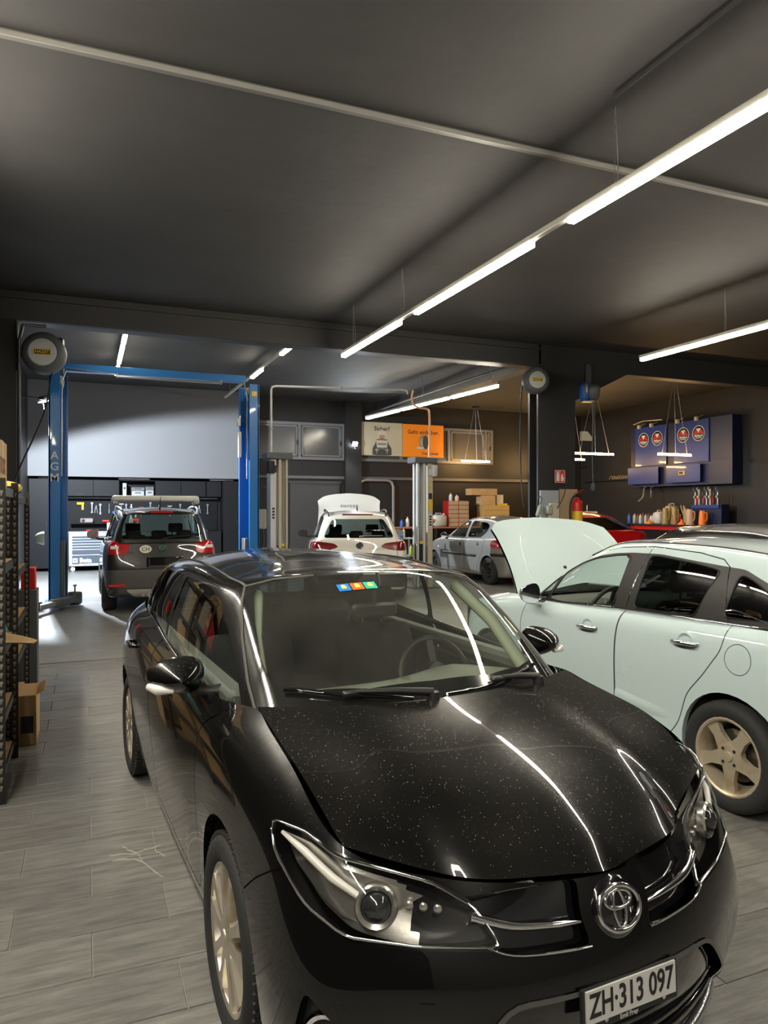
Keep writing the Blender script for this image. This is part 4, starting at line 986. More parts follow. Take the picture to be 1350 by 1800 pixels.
# ------------------------------------------------------------------ a car from its main dimensions
def car_net(p):
    xf, xr, wb, hw, zs = p['xf'], p['xr'], p['wb'], p['hw'], p['zs']; fq, rq = p.get('fq', 1), p.get('rq', 1)
    f = p.get('fw', 1); rw = p.get('rw', 1)
    plan = [(xf, 0), (xf-.03*fq, .38*hw*f), (xf-.11*fq, .68*hw*f), (xf-.27*fq, .87*hw*f), (xf-.48*fq, .955*hw)]
    side = [0, -.36, -.7, -1.1, -1.5, -wb+.62, -wb+.34, -wb]
    plan += [(x, hw*(1-.02*abs(x+wb/2)/(wb/2))) for x in side]
    d = -wb-xr
    plan += [(xr+max(.40*rq, d*.52), .965*hw*(.5+.5*rw)), (xr+.20*rq, .90*hw*rw), (xr+.08*rq, .70*hw*rw), (xr+.02*rq, .38*hw*rw), (xr, 0)]
    plan = np.array(plan); n = len(plan)
    t = np.gradient(plan, axis=0); t[0] = (0, 1); t[-1] = (0, -1); t /= np.linalg.norm(t, axis=1, keepdims=True); nor = np.stack([t[:, 1], -t[:, 0]], 1)
    bx = np.array(p['belt'])[::-1]
    fr = np.array(p.get('rows', [-.05, 0, .22, .5, .76, .93, 1.0]))
    iS = np.array(p.get('ins', [.08, .035, .015, 0, .003, .035, .10])); iF = np.array(p.get('insf', [.14, .05, 0, 0, .035, .07, .12])); iR = np.array(p.get('insr', [.16, .05, 0, 0, .03, .06, .10]))
    cols = []
    for i in range(n):
        x, y = plan[i]; zt = np.interp(x, bx[:, 0], bx[:, 1])
        wF = np.clip((4.2-i)/3, 0, 1); wR = np.clip((i-(n-4.6))/2.4, 0, 1); ins = iS*(1-wF-wR)+iF*wF+iR*wR
        if x > -.5 and i > 3: ins = ins.copy(); ins[6] += p.get('fend', .09)*np.clip((x+.5)/.4, 0, 1); ins[5] += .02*np.clip((x+.5)/.4, 0, 1)
        c = []
        for k in range(7):
            q = plan[i]-nor[i]*ins[k]; c.append((q[0], max(q[1], 0) if 0 < i < n-1 else 0, zs+(zt-zs)*fr[k]))
        cols.append(c)
    return cols
def gh_net(p):
    b, r = p['gb'], p['gr']; xc, xa, xtb, xrf, xrr, zt = p['xc'], p['xa'], p['xtb'], p['xrf'], p['xrr'], p['zt']
    bx = np.array(p['belt'])[::-1]; zbf = lambda x: np.interp(x, bx[:, 0], bx[:, 1])-.03
    L = xa-xtb; rk = p.get('rk', .14)
    base = [(xc, 0), (xc-.02, .4*b), (xc-.08, .68*b), (xc-.55*(xc-xa), .87*b), (xa, .975*b), (xa-.18*L, b), (xa-.38*L, b), (xa-.56*L, b*.995), (xa-.72*L, b*.98), (xa-.86*L, b*.95), (xtb+rk, b*.88), (xtb+rk*.35, b*.64), (xtb+rk*.05, b*.32), (xtb, 0)]
    zc = zbf(xa)-.01
    B = [(x, y, (zc if i < 4 else zbf(x)) if i < 10 else p.get('ztb', zbf(x))) for i, (x, y) in enumerate(base)]
    l = xrf-xrr; dz = p.get('dz', .085); rr = p.get('rr', .10)
    E = [(xrf, 0, zt-.045), (xrf-.03, .42*r, zt-.052), (xrf-.09, .72*r, zt-.066), (xrf-.17, .87*r, zt-.085), (xrf-.28, .955*r, zt-dz-.012), (xrf-.30*l, r, zt-dz+.005), (xrf-.42*l, r*1.005, zt-dz+.008), (xrf-.57*l, r, zt-dz+.006), (xrf-.72*l, r*.985, zt-dz-.005), (xrf-.86*l, r*.955, zt-dz-.03-p.get('drop', .0)*.5), (xrr+rr, r*.88, zt-dz-.05-p.get('drop', 0)), (xrr+rr*.35, r*.62, zt-dz-.035-p.get('drop', 0)), (xrr+.01, r*.32, zt-dz-.02-p.get('drop', 0)), (xrr, 0, zt-dz-.015-p.get('drop', 0))]
    rows = [B]; bul = p.get('bulge', .022)
    for f in (.33, .68):
        row = []
        for k, (a, c) in enumerate(zip(B, E)):
            a, c = np.array(a), np.array(c); o = np.array([0, 1, 0]) if 3 < k < 10 else np.array([.5 if k <= 3 else -.85, .35 if 1 < k < 12 else 0, .6 if k <= 3 else .2])
            row.append(a*(1-f)+c*f+o*bul)
        rows.append(row)
    rows.append(E); xm0, xm1 = xrf-.28*l, xrf-.72*l
    for f in (.22, .6, 1.0):
        row = []
        for k, e in enumerate(E):
            e = np.array(e); sx = np.interp(k, [0, 3, 9, 13], [xm0, xm0-.03*l, xm1+.03*l, xm1]); x = e[0]+(sx-e[0])*f; y = e[1]*(1-f**1.15); g = 1-(1-f)**2.2
            s = (x-(xrf-.42*l))/(l*.58); row.append((x, y, e[2]*(1-g)+g*(zt-(.045+p.get('drop', 0)*.8)*s*s-.03*(y/r)**2)))
        rows.append(row)
    return np.array(rows)
def build_car(p, root):
    M_P = p['paint']; wb = p['wb']; R = p['R']; ar = p.get('arch', R+.035)
    G, N = surf(np.swapaxes(np.array(p.get('cols') or car_net(p)), 0, 1), p.get('du', 7), p.get('dv', 5)); sh = Shell(G, N, 'body')
    for cx in (0, -wb):
        P = circ(cx, R, ar, 36); sh.cutline(P, SIDE, facing=.3); sh.assign('hole', P, SIDE, .3)
    arch = [sh.path(circ(cx, R, ar+.0006, 36, -14, 194), SIDE) for cx in (0, -wb)]; sh.drop('hole')
    parts = []
    for it in p.get('panels', []):          # (name, polygon, basis, gap, material, side, move, label, only)
        nm, P, bas, gap, m, side, mv, lab = it[:8]; only = it[8] if len(it) > 8 else ['body']
        P = round_poly(P, it[9] if len(it) > 9 else .05); sh.panel(nm, P, bas, gap, .2, only=only); parts.append((nm, m, side, mv, lab))
    for ln in p.get('grooves', []): sh.groove(ln[0], ln[1], .006, .15, only=['body'])
    sh.make('body', 'body_shell', M_P, root); jo = sh.make('gap', 'panel_joint', M_GAP, root, move=.008)
    if jo: jo['kind'] = 'stuff'
    for nm, m, side, mv, lab in parts:
        for sg in ((1, -1) if side else (0,)): sh.make(nm, nm, m, root, sg, mv, lab)
    for cx, pth in zip((0, -wb), arch):
        ring_strip([tuple(q) for q in pth], (0, -1, 0), 'arch_lip', p.get('archmat', M_P), root, depth=.035)
        for sg in (1, -1):
            w = MB(); n = 16; V = []; F = []
            for i in range(n+1):
                a = math.radians(-14+208*i/n)
                for y in (p['hw']-.05, .42): V.append((cx+(ar+.02)*math.cos(a), y*sg, R+(ar+.02)*math.sin(a)))
                if i: F.append([2*i-2, 2*i-1, 2*i+1, 2*i])
            k = len(V); V += [(cx+(ar+.02)*math.cos(math.radians(-14+208*i/n)), .42*sg, R+(ar+.02)*math.sin(math.radians(-14+208*i/n))) for i in range(n+1)]; F.append(list(range(k, k+n+1)))
            w.add(V, F); w.build('wheel_well', M_DARKIN, root, 'all')
    # hood
    cols = p.get('cols') or car_net(p); top = [np.array(c[6]) for c in cols]; ie = p.get('hood_i', 6); xc = p['xc']
    front = [q+np.array([-.006, -.006*(i > 0), .004]) for i, q in enumerate(top[:4])]
    edge = [q+np.array([-.004, -.008, .003]) for q in top[3:ie+1]]; zr = edge[-1][2]+p.get('hoodrise', .03)
    c0 = front[0]; cen = [c0]+[c0+(np.array((xc+.02, 0, zr))-c0)*t+np.array([0, 0, .05*math.sin(math.pi*t)]) for t in (.2, .5, .78)]+[np.array((xc+.02, 0, zr))]
    rear = [cen[-1], np.array((xc-.01, .3*p['hw'], zr)), np.array((xc-.06, .6*p['hw'], zr-.005)), edge[-1]]
    P = coons(front, rear, cen, edge)
    G2, N2 = open_grid(mirror_net(P), 3, 4); hd = patch_obj('hood', G2, N2, M_P, root, .02, p.get('hoodlabel'))
    if p.get('hood_open'):
        px, pz, an = p['hood_open']; hd.location = (px, 0, pz); hd.data.transform(Matrix.Translation((-px, 0, -pz))); hd.rotation_euler = (0, -math.radians(an), 0)
        ins = MB(); V = [hd.data.vertices[i].co.copy() for i in range(len(G2)*len(G2[0]))]; Rn, Cn = len(G2), len(G2[0])
        Gi = np.array([[V[r*Cn+c]-Vector((0, 0, .022)) for c in range(Cn)] for r in range(Rn)]); ins.grid(Gi[::-1]); ins.build('hood_lining', p.get('lining', M_P), hd, 'all')
        bay = MB(); bay.box((.32, 0, .55), (.9, 1.2, .5)); bay.box((.30, .1, .84), (.5, .6, .08), bev=.02); bay.lathe([(0, .06), (.05, .06), (.05, 0)], 12, Matrix.Translation((.2, .45, .86))); bay.build('engine_bay', M_DARKIN, root)
        st = MB(); e = Vector((px+.45*math.cos(math.radians(an))*.9, -p['hw']*.6, pz+.45*math.sin(math.radians(an)))); st.tube([(.45, -p['hw']*.72, .86), e], .006, 6); st.build('hood_stay', M_BLK, root)
    # greenhouse
    G, N = surf(p.get('gh') if p.get('gh') is not None else gh_net(p), p.get('du', 6), p.get('dv', 5)); gh = Shell(G, N, 'roof')
    wo = p['ws_out']; gh.cutline(wo, TOP); gh.assign('frit', wo, TOP); wi = p['ws_in']; gh.cutline(wi, TOP); gh.assign('windscreen', wi, TOP, only=['frit'])
    if p.get('pillar'):
        bk = round_poly(p['pillar'], .03); gh.cutline(bk, SIDE, facing=.25, only=['roof']); gh.assign('pillar', bk, SIDE, .25, only=['roof'])
    wn = []
    for i, (nm, P, m) in enumerate(p['windows']):
        k = '%s%d' % (nm, i); P = round_poly(P, p.get('wr', .04)); gh.cutline(P, SIDE, facing=.2, only=['roof', 'pillar']); gh.assign(k, P, SIDE, .2, only=['roof', 'pillar']); wn.append((k, nm, m, P))
    for i, (P, m, nm) in enumerate(p.get('trims', [])):
        k = 'trim%d' % i; gh.cutline(P, SIDE, facing=.2, only=['roof', 'pillar']); gh.assign(k, P, SIDE, .2, only=['roof', 'pillar']); wn.append((k, nm, m, None))
    rs = round_poly(p['rear_screen'], .05); gh.cutline(rs, REAR, facing=.3, only=['roof', 'pillar']); gh.assign('rear_screen', rs, REAR, .3, only=['roof', 'pillar'])
    extra = []
    for nm, P, bas, m, mv, lab in p.get('gpanels', []):
        P = round_poly(P, .02); gh.cutline(P, bas, facing=.2, only=['roof', 'pillar']); gh.assign(nm, P, bas, .2, only=['roof', 'pillar']); extra.append((nm, m, mv, lab))
    for ln in p.get('ggrooves', []): gh.groove(ln[0], ln[1], .006, .1, only=['roof', 'pillar'])
    gh.make('roof', 'roof', p.get('roofmat', M_P), root); gh.make('frit', 'windscreen_border', M_GLOSSBLK, root); gh.make('windscreen', 'windscreen', p.get('glass', M_GLASS), root); jr = gh.make('gap', 'roof_joint', M_GAP, root, move=.006)
    if jr: jr['kind'] = 'stuff'
    for sg in (1, -1):
        if p.get('pillar'): gh.make('pillar', 'window_frame', p.get('pillarmat', M_GLOSSBLK), root, sg, .001)
        for k, nm, m, P in wn:
            gh.make(k, nm, m, root, sg, .006 if P is not None else -.001)
            if P is not None and p.get('seals', True):
                q = gh.path(P, SIDE, .001); tube_on([(v.x, v.y*sg, v.z) for v in q], .006, 'window_seal', M_BLK, root, closed=True, n=5)
    gh.make('rear_screen', 'rear_screen', p.get('rearglass', M_GLASSDK), root, 0, .004)
    for nm, m, mv, lab in extra: gh.make(nm, nm, m, root, 0, mv, lab)
    for cx in (0, -wb):
        for sg in (1, -1): wheel(root, (cx, p['wy']*sg, R), R, p['tw'], p['rim'], p['wstyle'], 5, sg, p.get('rimmat'))
    # cabin
    z0 = p['zs']; xa, xtb = p['xa'], p['xtb']; b = p['gb']; zb = p['belt'][-1][1]
    tub = MB(); tub.box(((xa+xtb)/2, 0, z0+.08), (xa-xtb-.3, 1.3, .06))
    for sg in (1, -1): tub.box(((xa+xtb)/2, (b-.07)*sg, (z0+zb)/2-.02), (xa-xtb-.4, .05, zb-z0-.08))
    tub.box((xtb+.22, 0, (z0+zb)/2-.03), (.05, 1.3, zb-z0-.12)); tub.box((xa+.15, 0, .6), (.05, 1.2, .55)); tub.build('cabin_tub', M_INT, root)
    dt = MB(); Gd = []; zd = np.interp(xa, np.array(p['belt'])[::-1][:, 0], np.array(p['belt'])[::-1][:, 1])-.03
    for y in np.linspace(-b+.1, b-.1, 13):
        x0 = xc-.04-.5*(xc-xa)*(y/b)**2; hump = .05*math.exp(-((y-.33)/.17)**2); Gd.append([(x0, y, zd), (xa-.1, y, zd+.005+hump*.5), (xa-.3, y, zd-.01+hump), (xa-.36, y, zd-.08), (xa-.28, y, zd-.28)])
    dt.grid(np.array(Gd)[::-1]); dt.build('dashboard', M_DASH, root, 'all')
    for sg in (1, -1): seat(root, p['seatx'], .36*sg, M_SEAT, z=z0+.28)
    rb = MB(); rb.box((p['seatx']-.95, 0, z0+.30), (.45, 1.2, .16), bev=.04); rb.box((p['seatx']-1.2, 0, z0+.58), (.15, 1.2, .5), bev=.05)
    for y in (-.4, 0, .4): rb.box((p['seatx']-1.24, y, z0+.90), (.09, .24, .14), bev=.03)
    rb.build('rear_bench', M_SEAT, root, 40)
    steering_wheel(root, (xa-.42, .36, zd-.03))
    return sh, gh
def handle(root, sh, x, z, m, L=.17, label=None, cup=True, mm=None):
    h = sh.hit((x, z), SIDE)
    if h is None: return
    for sg in (1, -1):
        hd = MB(); y = h.y; hd.tube([(x+L/2, y*sg, z), (x+L/2-.02, (y+.028)*sg, z), (x, (y+.034)*sg, z+.002), (x-L/2+.02, (y+.030)*sg, z+.004), (x-L/2, y*sg, z+.004)], [.010, .014, .014, .014, .010], 8); hd.build('door_handle', m, root, 60, label)
        if cup: cpk = MB(); cpk.lathe([(.058, .0025), (.052, -.004), (.03, -.012), (0, -.014)], 20, frame((x, (y+.001)*sg, z), (1, 0, 0), (0, 0, 1) if sg < 0 else (0, 0, -1))); cpk.build('handle_recess', mm or m, root, 50)
def place(root_ang, o): pass

# ------------------------------------------------------------------ pale blue hatchback with its hood up
def pale_hatchback():
    root = thing('car', 'pale ice blue hatchback with raised hood and five-spoke bronze-grey wheels', 'car', (4.0876, 5.5207, 0), math.radians(91.66))
    M_P = paint('ice blue paint', (.56, .68, .69), 0, .3, 1)
    M_TR = mat('charcoal pillar trim', (.035, .034, .033), .5)
    belt = [(.80, .72), (.5, .86), (.2, .94), (-.1, .98), (-.45, .99), (-.9, .985), (-1.5, 1.015), (-2.4, 1.035), (-3.15, 1.04)]
    p = dict(paint=M_P, xf=.80, xr=-3.14, wb=2.466, hw=.85, zs=.22, belt=belt, R=.31, arch=.352, wy=.755, tw=.195, rim=.215, wstyle='five', rimmat=mat('bronze grey alloy', (.66, .57, .42), .36, .6, noise=(9, (.50, .36, .2), .56, .75)),
             gb=.765, gr=.615, xc=-.22, xa=-.55, xtb=-3.0, xrf=-1.0, xrr=-2.78, zt=1.497, dz=.045, rk=.2, seatx=-1.35, fend=.06, hood_i=6, hood_open=(-.25, .99, 57), hoodlabel='raised pale blue hood', lining=M_P, bulge=.03, du=9, dv=6,
             ins=[.08, .04, .03, .008, .0, .028, .085], glass=M_GLASS)
    fd = [(-.48,.27),(-1.50,.27),(-1.545,.45),(-1.60,1.2),(-.52,1.15),(-.52,.98),(-.47,.80)]
    rd = [(-1.507,.27),(-1.98,.27),(-2.09,.40),(-2.17,.60),(-2.30,.74),(-2.42,.90),(-2.44,1.2),(-1.607,1.2),(-1.552,.45)]
    p['panels'] = [('front_door', fd, SIDE, .006, M_P, 1, 0, None), ('rear_door', rd, SIDE, .006, M_P, 1, 0, None), ('fuel_flap', circ(-2.53, .865, .085, 20), SIDE, .004, M_P, 1, 0, 'round fuel flap'),
                   ('tail_lamp', [(.86,.98),(1.0,1.0),(1.1,.9),(1.05,.74),(.88,.74)], basis(150), .004, M_RED, 1, 0, None)]
    p['ws_out'] = [(-.20,-.1),(-.20,0),(-.22,.3),(-.28,.5),(-.40,.66),(-.50,.705),(-.72,.66),(-1.0,.575),(-1.16,.52),(-1.10,.42),(-1.03,.2),(-1.02,0),(-1.02,-.1)]
    p['ws_in'] = [(-.25,-.1),(-.25,0),(-.27,.3),(-.33,.49),(-.44,.63),(-.55,.66),(-.74,.62),(-1.0,.545),(-1.12,.50),(-1.07,.40),(-1.05,.2),(-1.04,0),(-1.04,-.1)]
    M_DG = glass_mat('privacy glass', (.055, .075, .075))
    fw = [(-.74,1.0),(-.95,1.0),(-1.47,1.033),(-1.545,1.388),(-1.40,1.376),(-1.20,1.345),(-1.03,1.30),(-.85,1.22)]
    tw = [(-.58,.998),(-.71,.999),(-.815,1.19),(-.72,1.125)]
    rw = [(-1.66,1.043),(-2.16,1.052),(-2.285,1.336),(-2.12,1.362),(-1.80,1.392),(-1.72,1.391)]
    qw = [(-2.36,1.075),(-2.74,1.075),(-2.72,1.14),(-2.60,1.24),(-2.50,1.30),(-2.42,1.325)]
    q2 = [(-2.33,1.05),(-2.82,1.05),(-2.82,1.068),(-2.335,1.068)]
    p['pillar'] = [(-.50,.985),(-.9,.985),(-1.5,1.018),(-2.4,1.036),(-2.88,1.04),(-2.80,1.16),(-2.63,1.27),(-2.44,1.352),(-2.30,1.362),(-1.80,1.405),(-1.55,1.402),(-1.38,1.39),(-1.2,1.362),(-1.0,1.305),(-.80,1.205),(-.6,1.065)]
    p['pillarmat'] = M_TR
    p['windows'] = [('front_window', fw, M_GLASS), ('quarter_light', tw, M_GLASS), ('rear_window', rw, M_DG), ('rear_quarter_window', qw, M_DG)]
    p['rear_screen'] = [(-.5,1.08),(.5,1.08),(.55,1.2),(.46,1.38),(-.46,1.38)]
    p['ggrooves'] = [([(-1.585,1.02),(-1.66,1.30),(-1.70,1.42),(-1.71,1.455)], SIDE), ([(-2.40,1.03),(-2.36,1.2),(-2.335,1.36),(-2.28,1.40),(-2.1,1.43),(-1.71,1.45),(-1.4,1.43),(-1.1,1.37),(-.85,1.27)], SIDE)]
    sh, gh = build_car(p, root)
    for x, z in ((-1.30, .868), (-2.165, .90)): handle(root, sh, x, z, M_CHR, .19, 'chrome door handle', True, M_P)
    for sg in (1, -1):
        tube_on([(v.x, v.y*sg, v.z) for v in gh.path(smooth_curve([(-.52,.985),(-.9,.988),(-1.5,1.022),(-2.0,1.035),(-2.4,1.04),(-2.85,1.046)], 4), SIDE, .005)], .009, 'belt_strip', M_CHR, root, label='thin chrome strip below the windows')
        tube_on([(v.x, v.y*sg, v.z) for v in gh.path(smooth_curve([(-2.37,1.115),(-2.46,1.118),(-2.6,1.085),(-2.76,1.075)], 4), SIDE, -.002)], .006, 'quarter_strip', M_CHR, root)
        tube_on([(v.x, v.y*sg, v.z) for v in gh.path(smooth_curve([(-1.0,.545),(-1.3,.555),(-1.75,.555),(-2.2,.545),(-2.65,.51)], 5), TOP, .002)], .006, 'roof_moulding', M_BLK, root)
        # lower door flare
        fl = MB(); Gf = []
        for s in np.linspace(0, 1, 15):
            x = -1.56-.44*s; row = []
            for t in np.linspace(0, 1, 5):
                z = .50-.045*s-(.11-.05*s)*t; h = sh.hit((x, z), SIDE); row.append((x, ((h.y if h else .84)+.012*math.sin(math.pi*min(1, t*1.0))*(1-s)**.5)*sg, z))
            Gf.append(row)
        g = np.array(Gf)
        fl.grid(g if sg < 0 else g[::-1]); fl.build('door_crease', M_P, root, 'all')
    mirror_housing(root, (-.70, .93, 1.045), 1, M_CHR, (.12, .19, .155), stalk=M_CHR, label='chrome mirror'); mirror_housing(root, (-.70, .93, 1.045), -1, M_CHR, (.12, .19, .155), stalk=M_CHR)
    wp = MB(); wp.box((-.47, .876*1, .93), (.07, .004, .016)); h = sh.hit((-.47, .90), SIDE); wp.V = []; wp.F = []; wp.box((-.42, h.y+.001, .86), (.075, .006, .018)); wp.build('fender_badge', M_BLK, root)
    hd = [c for c in root.children if c.name.startswith('hood') and not c.name.startswith('hood_')][0]; vs = [v.co for v in hd.data.vertices]; bp = min(vs, key=lambda v: abs(v.x-.22)+abs(v.y-.12)); hk = MB(); hk.lathe([(0, .012), (.014, .009), (.018, 0)], 12, Matrix.Translation(bp)); hk.build('washer_nozzle', M_BLK, hd)
    for sg in (1, -1):
        cr = [min(vs, key=lambda v: abs(v.x-x)+abs(v.y-y*sg)) for x, y in ((.12, .52), (.25, .50), (.4, .47), (.55, .42), (.66, .36))]; q = MB(); q.tube(smooth_curve([tuple(c+Vector((0, 0, -.004))) for c in cr], 4), [.004]+[.010]*15+[.004], 8); q.build('hood_crease', M_P, hd, 60)
    
    return root
pale_hatchback()
# ------------------------------------------------------------------ cars farther back
def ws_poly(p):
    xc, xa, xrf, b, r = p['xc'], p['xa'], p['xrf'], p['gb'], p['gr']; xm = xc-.55*(xc-xa)
    o = [(xc+.02, -.1), (xc+.02, 0), (xc, .4*b), (xc-.06, .66*b), (xm, .86*b), (xa+.02, .94*b), ((xa+xrf-.17)/2, .90*(b+r)/2), (xrf-.17, .87*r), (xrf-.09, .72*r), (xrf-.03, .4*r), (xrf, 0), (xrf, -.1)]
    i = [(xc-.05, -.1), (xc-.05, 0), (xc-.07, .38*b), (xc-.13, .63*b), (xm-.05, .81*b), (xa-.04, .87*b), ((xa+xrf-.17)/2, .85*(b+r)/2), (xrf-.14, .82*r), (xrf-.07, .68*r), (xrf-.01, .38*r), (xrf+.02, 0), (xrf+.02, -.1)]
    p['ws_out'], p['ws_in'] = o, i
def rear_badge(root, M, kind):
    b = MB(); b.lathe([(.052, .004), (.058, .010), (.064, .004)], 24, M); o = b.build('badge_ring', M_CHR, root, 50)
    q = MB(); q.lathe([(0, .003), (.052, .003)], 24, M); q.build('badge_field', M_INK if kind == 'w' else mat('badge green', (.03, .10, .05), .3), o)
    s = MB()
    if kind == 'w':
        for poly in ([(-.030, .042), (-.020, .042), (0, .006), (.020, .042), (.030, .042), (.004, -.004), (-.004, -.004)], [(-.046, .018), (-.038, .024), (-.022, -.030), (0, .0), (.022, -.030), (.038, .024), (.046, .018), (.024, -.048), (0, -.014), (-.024, -.048)]): s.prism(poly, .004, M @ Matrix.Translation((0, 0, .004)))
    else:
        s.prism([(-.03, -.012), (-.005, .03), (.0, .012), (.035, .02), (.01, .0), (.03, -.02), (.0, -.01)], .004, M @ Matrix.Translation((0, 0, .004)))
    s.build('badge_sign', M_CHR, o, None)
def dark_suv():
    root = thing('car', 'dark grey-brown compact off-roader with an oval CH sticker between the blue lift posts', 'car', (1.17, 15.83, 0), math.radians(90)); root.scale = (1.05,)*3
    P = paint('dark brown metallic', (.020, .018, .016), .3, .3, 1); LOW = mat('grey bumper plastic', (.060, .058, .055), .5); SIL = mat('silver skid plate', (.40, .38, .33), .35, .6)
    p = dict(paint=P, xf=.86, xr=-3.34, wb=2.578, hw=.89, zs=.30, belt=[(.86, .78), (.4, .95), (-.2, 1.05), (-.6, 1.07), (-2.6, 1.12), (-3.4, 1.13)], R=.335, arch=.38, wy=.77, tw=.225, rim=.215, wstyle='five', rq=.55, rw=1.0,
        gb=.80, gr=.63, xc=-.30, xa=-.62, xtb=-3.30, xrf=-1.05, xrr=-3.05, zt=1.66, dz=.06, rk=.10, rr=.10, bulge=.02, seatx=-1.35, rearglass=glass_mat('suv rear glass', (.42, .52, .50)), insr=[.10, .02, 0, 0, .05, .07, .09])
    ws_poly(p)
    p['windows'] = [('front_window', [(-.85, 1.10), (-1.62, 1.13), (-1.62, 1.54), (-1.30, 1.52), (-1.1, 1.42)], M_GLASS), ('rear_window', [(-1.70, 1.13), (-2.42, 1.15), (-2.42, 1.53), (-1.70, 1.54)], M_GLASSDK), ('rear_quarter_window', [(-2.50, 1.16), (-2.98, 1.18), (-2.92, 1.44), (-2.50, 1.52)], M_GLASSDK)]
    p['pillar'] = [(-.78, 1.085), (-3.06, 1.155), (-2.98, 1.47), (-2.5, 1.55), (-1.3, 1.555), (-1.05, 1.45)]
    p['rear_screen'] = [(-.60, 1.15), (.60, 1.15), (.60, 1.28), (.52, 1.53), (-.52, 1.53), (-.60, 1.28)]
    lamp = [(.60, .92), (.60, 1.135), (.80, 1.14), (.92, 1.12), (.92, .95), (.86, .92)]
    p['panels'] = [('tail_lamp', lamp, basis(155), .005, M_RED, 1, 0, 'square red tail lamp'), ('tailgate', [(-.2, .70), (.50, .70), (.585, .78), (.595, 1.12), (.62, 1.3), (-.2, 1.3)], REAR, .008, P, 0, 0, None),
        ('rear_bumper', [(-.2, .40), (.95, .40), (.95, .69), (-.2, .69)], REAR, .006, LOW, 0, 0, 'grey plastic rear bumper'), ('skid_plate', [(-.2, .27), (.42, .27), (.56, .39), (-.2, .39)], REAR, 0, SIL, 0, -.012, 'silver skid plate')]
    sh, gh = build_car(p, root)
    for sg in (1, -1):
        q = MB(); h = sh.hit((.68, 1.03), REAR, .006); q.box((h.x, .71*sg, 1.03), (.012, .12, .05), bev=.004); q.build('clear_lamp_section', M_WHITE, root); h = sh.hit((.62, .45), REAR, .004); q = MB(); q.box((h.x, .66*sg, .45), (.012, .28, .04), bev=.005); q.build('rear_reflector', M_RED, root)
        P_ = gh.path(smooth_curve([(-1.05, .60), (-1.3, .625), (-2.0, .63), (-2.75, .60), (-2.95, .57)], 5), TOP, .0); n = len(P_); q = MB(); q.tube([(v.x, v.y*sg, v.z+.055*min(1, 3.2*math.sin(math.pi*i/(n-1)))) for i, v in enumerate(P_)], .018, 8); q.build('roof_rail', M_GREYMET, root, 60, 'silver roof rail')
        mirror_housing(root, (-.72, 1.0, 1.16), sg, P, (.13, .20, .17))
    q = MB(); q.box((-2.1, 0, 1.80), (.14, 1.42, .10), bev=.03); q.build('roof_bar', mat('pale bar', (.72, .72, .66), .3), root, label='pale wide bar across the roof rails')
    for y in (-.66, .66): MB().box((-2.1, y, 1.745), (.10, .12, .10), bev=.02).build('bar_foot', M_GREYMET, root)
    fin = MB(); fin.tube([(-2.75, 0, 1.63), (-2.80, 0, 1.72), (-2.90, 0, 1.82)], [.016, .008, .004], 6); fin.build('aerial', M_BLK, root)
    h = gh.hit((.0, 1.555), REAR, .006, False); q = MB(); q.box((h.x, 0, 1.575), (.016, .34, .035), bev=.005); q.build('brake_light', M_RED, root, label='red high brake light')
    h = sh.hit((.0, .96), REAR, .004); Mb = frame((h.x, 0, 1.02), (0, -1, 0), (0, 0, 1)); rear_badge(root, Mb, 's')
    Mc = frame((h.x-.004, .26, 1.0), (0, -1, 0), (.05, 0, 1)); q = MB(); q.lathe([(0, .003), (.088, .003), (.09, 0)], 28); q.V = [(v[0]*1.0, v[1]*.68, v[2]) for v in q.V]; q.xf(Mc); o = q.build('country_sticker', mat('sticker white', (.72, .70, .58), .5), root, None, 'white oval sticker reading CH'); text_mesh('CH', .085, Mc @ Matrix.Translation((0, -.004, .004)), M_INK, o, depth=.0006, bold=.001)
    for y, t_ in ((.48, 'YETI'), (-.42, 'TSI 4x4')): text_mesh(t_, .04, frame((h.x-.006, y, .95), (0, -1, 0), (.05, 0, 1)), M_CHR, root, depth=.001)
    h = sh.hit((.0, .80), REAR, .004); Mp = frame((h.x-.012, -.03, .80), (0, -1, 0), (0, 0, 1)); q = MB(); q.box((0, 0, 0), (.56, .15, .02), M=Mp, bev=.01); q.build('plate_recess', M_GLOSSBLK, root); q = MB(); q.tube([Mp @ Vector(v) for v in ((-.24, .06, .015), (-.24, -.06, .015), (.24, -.06, .015))], .005, 6); q.build('plate_frame', M_CHR, root)
    h = gh.hit((.05, 1.2), REAR, .01); q = MB(); q.tube([(h.x-.01, .0, 1.155), (h.x-.01, -.12, 1.185), (h.x+.0, -.40, 1.20)], [.014, .010, .007], 6); q.build('rear_wiper', M_BLK, root)
    q = MB(); q.cyl((-3.34, .30, .30), (-3.18, .30, .32), .03, 12); q.cyl((-3.34, .22, .30), (-3.18, .22, .32), .03, 12); q.build('exhaust_tip', M_GREYMET, root, 40)
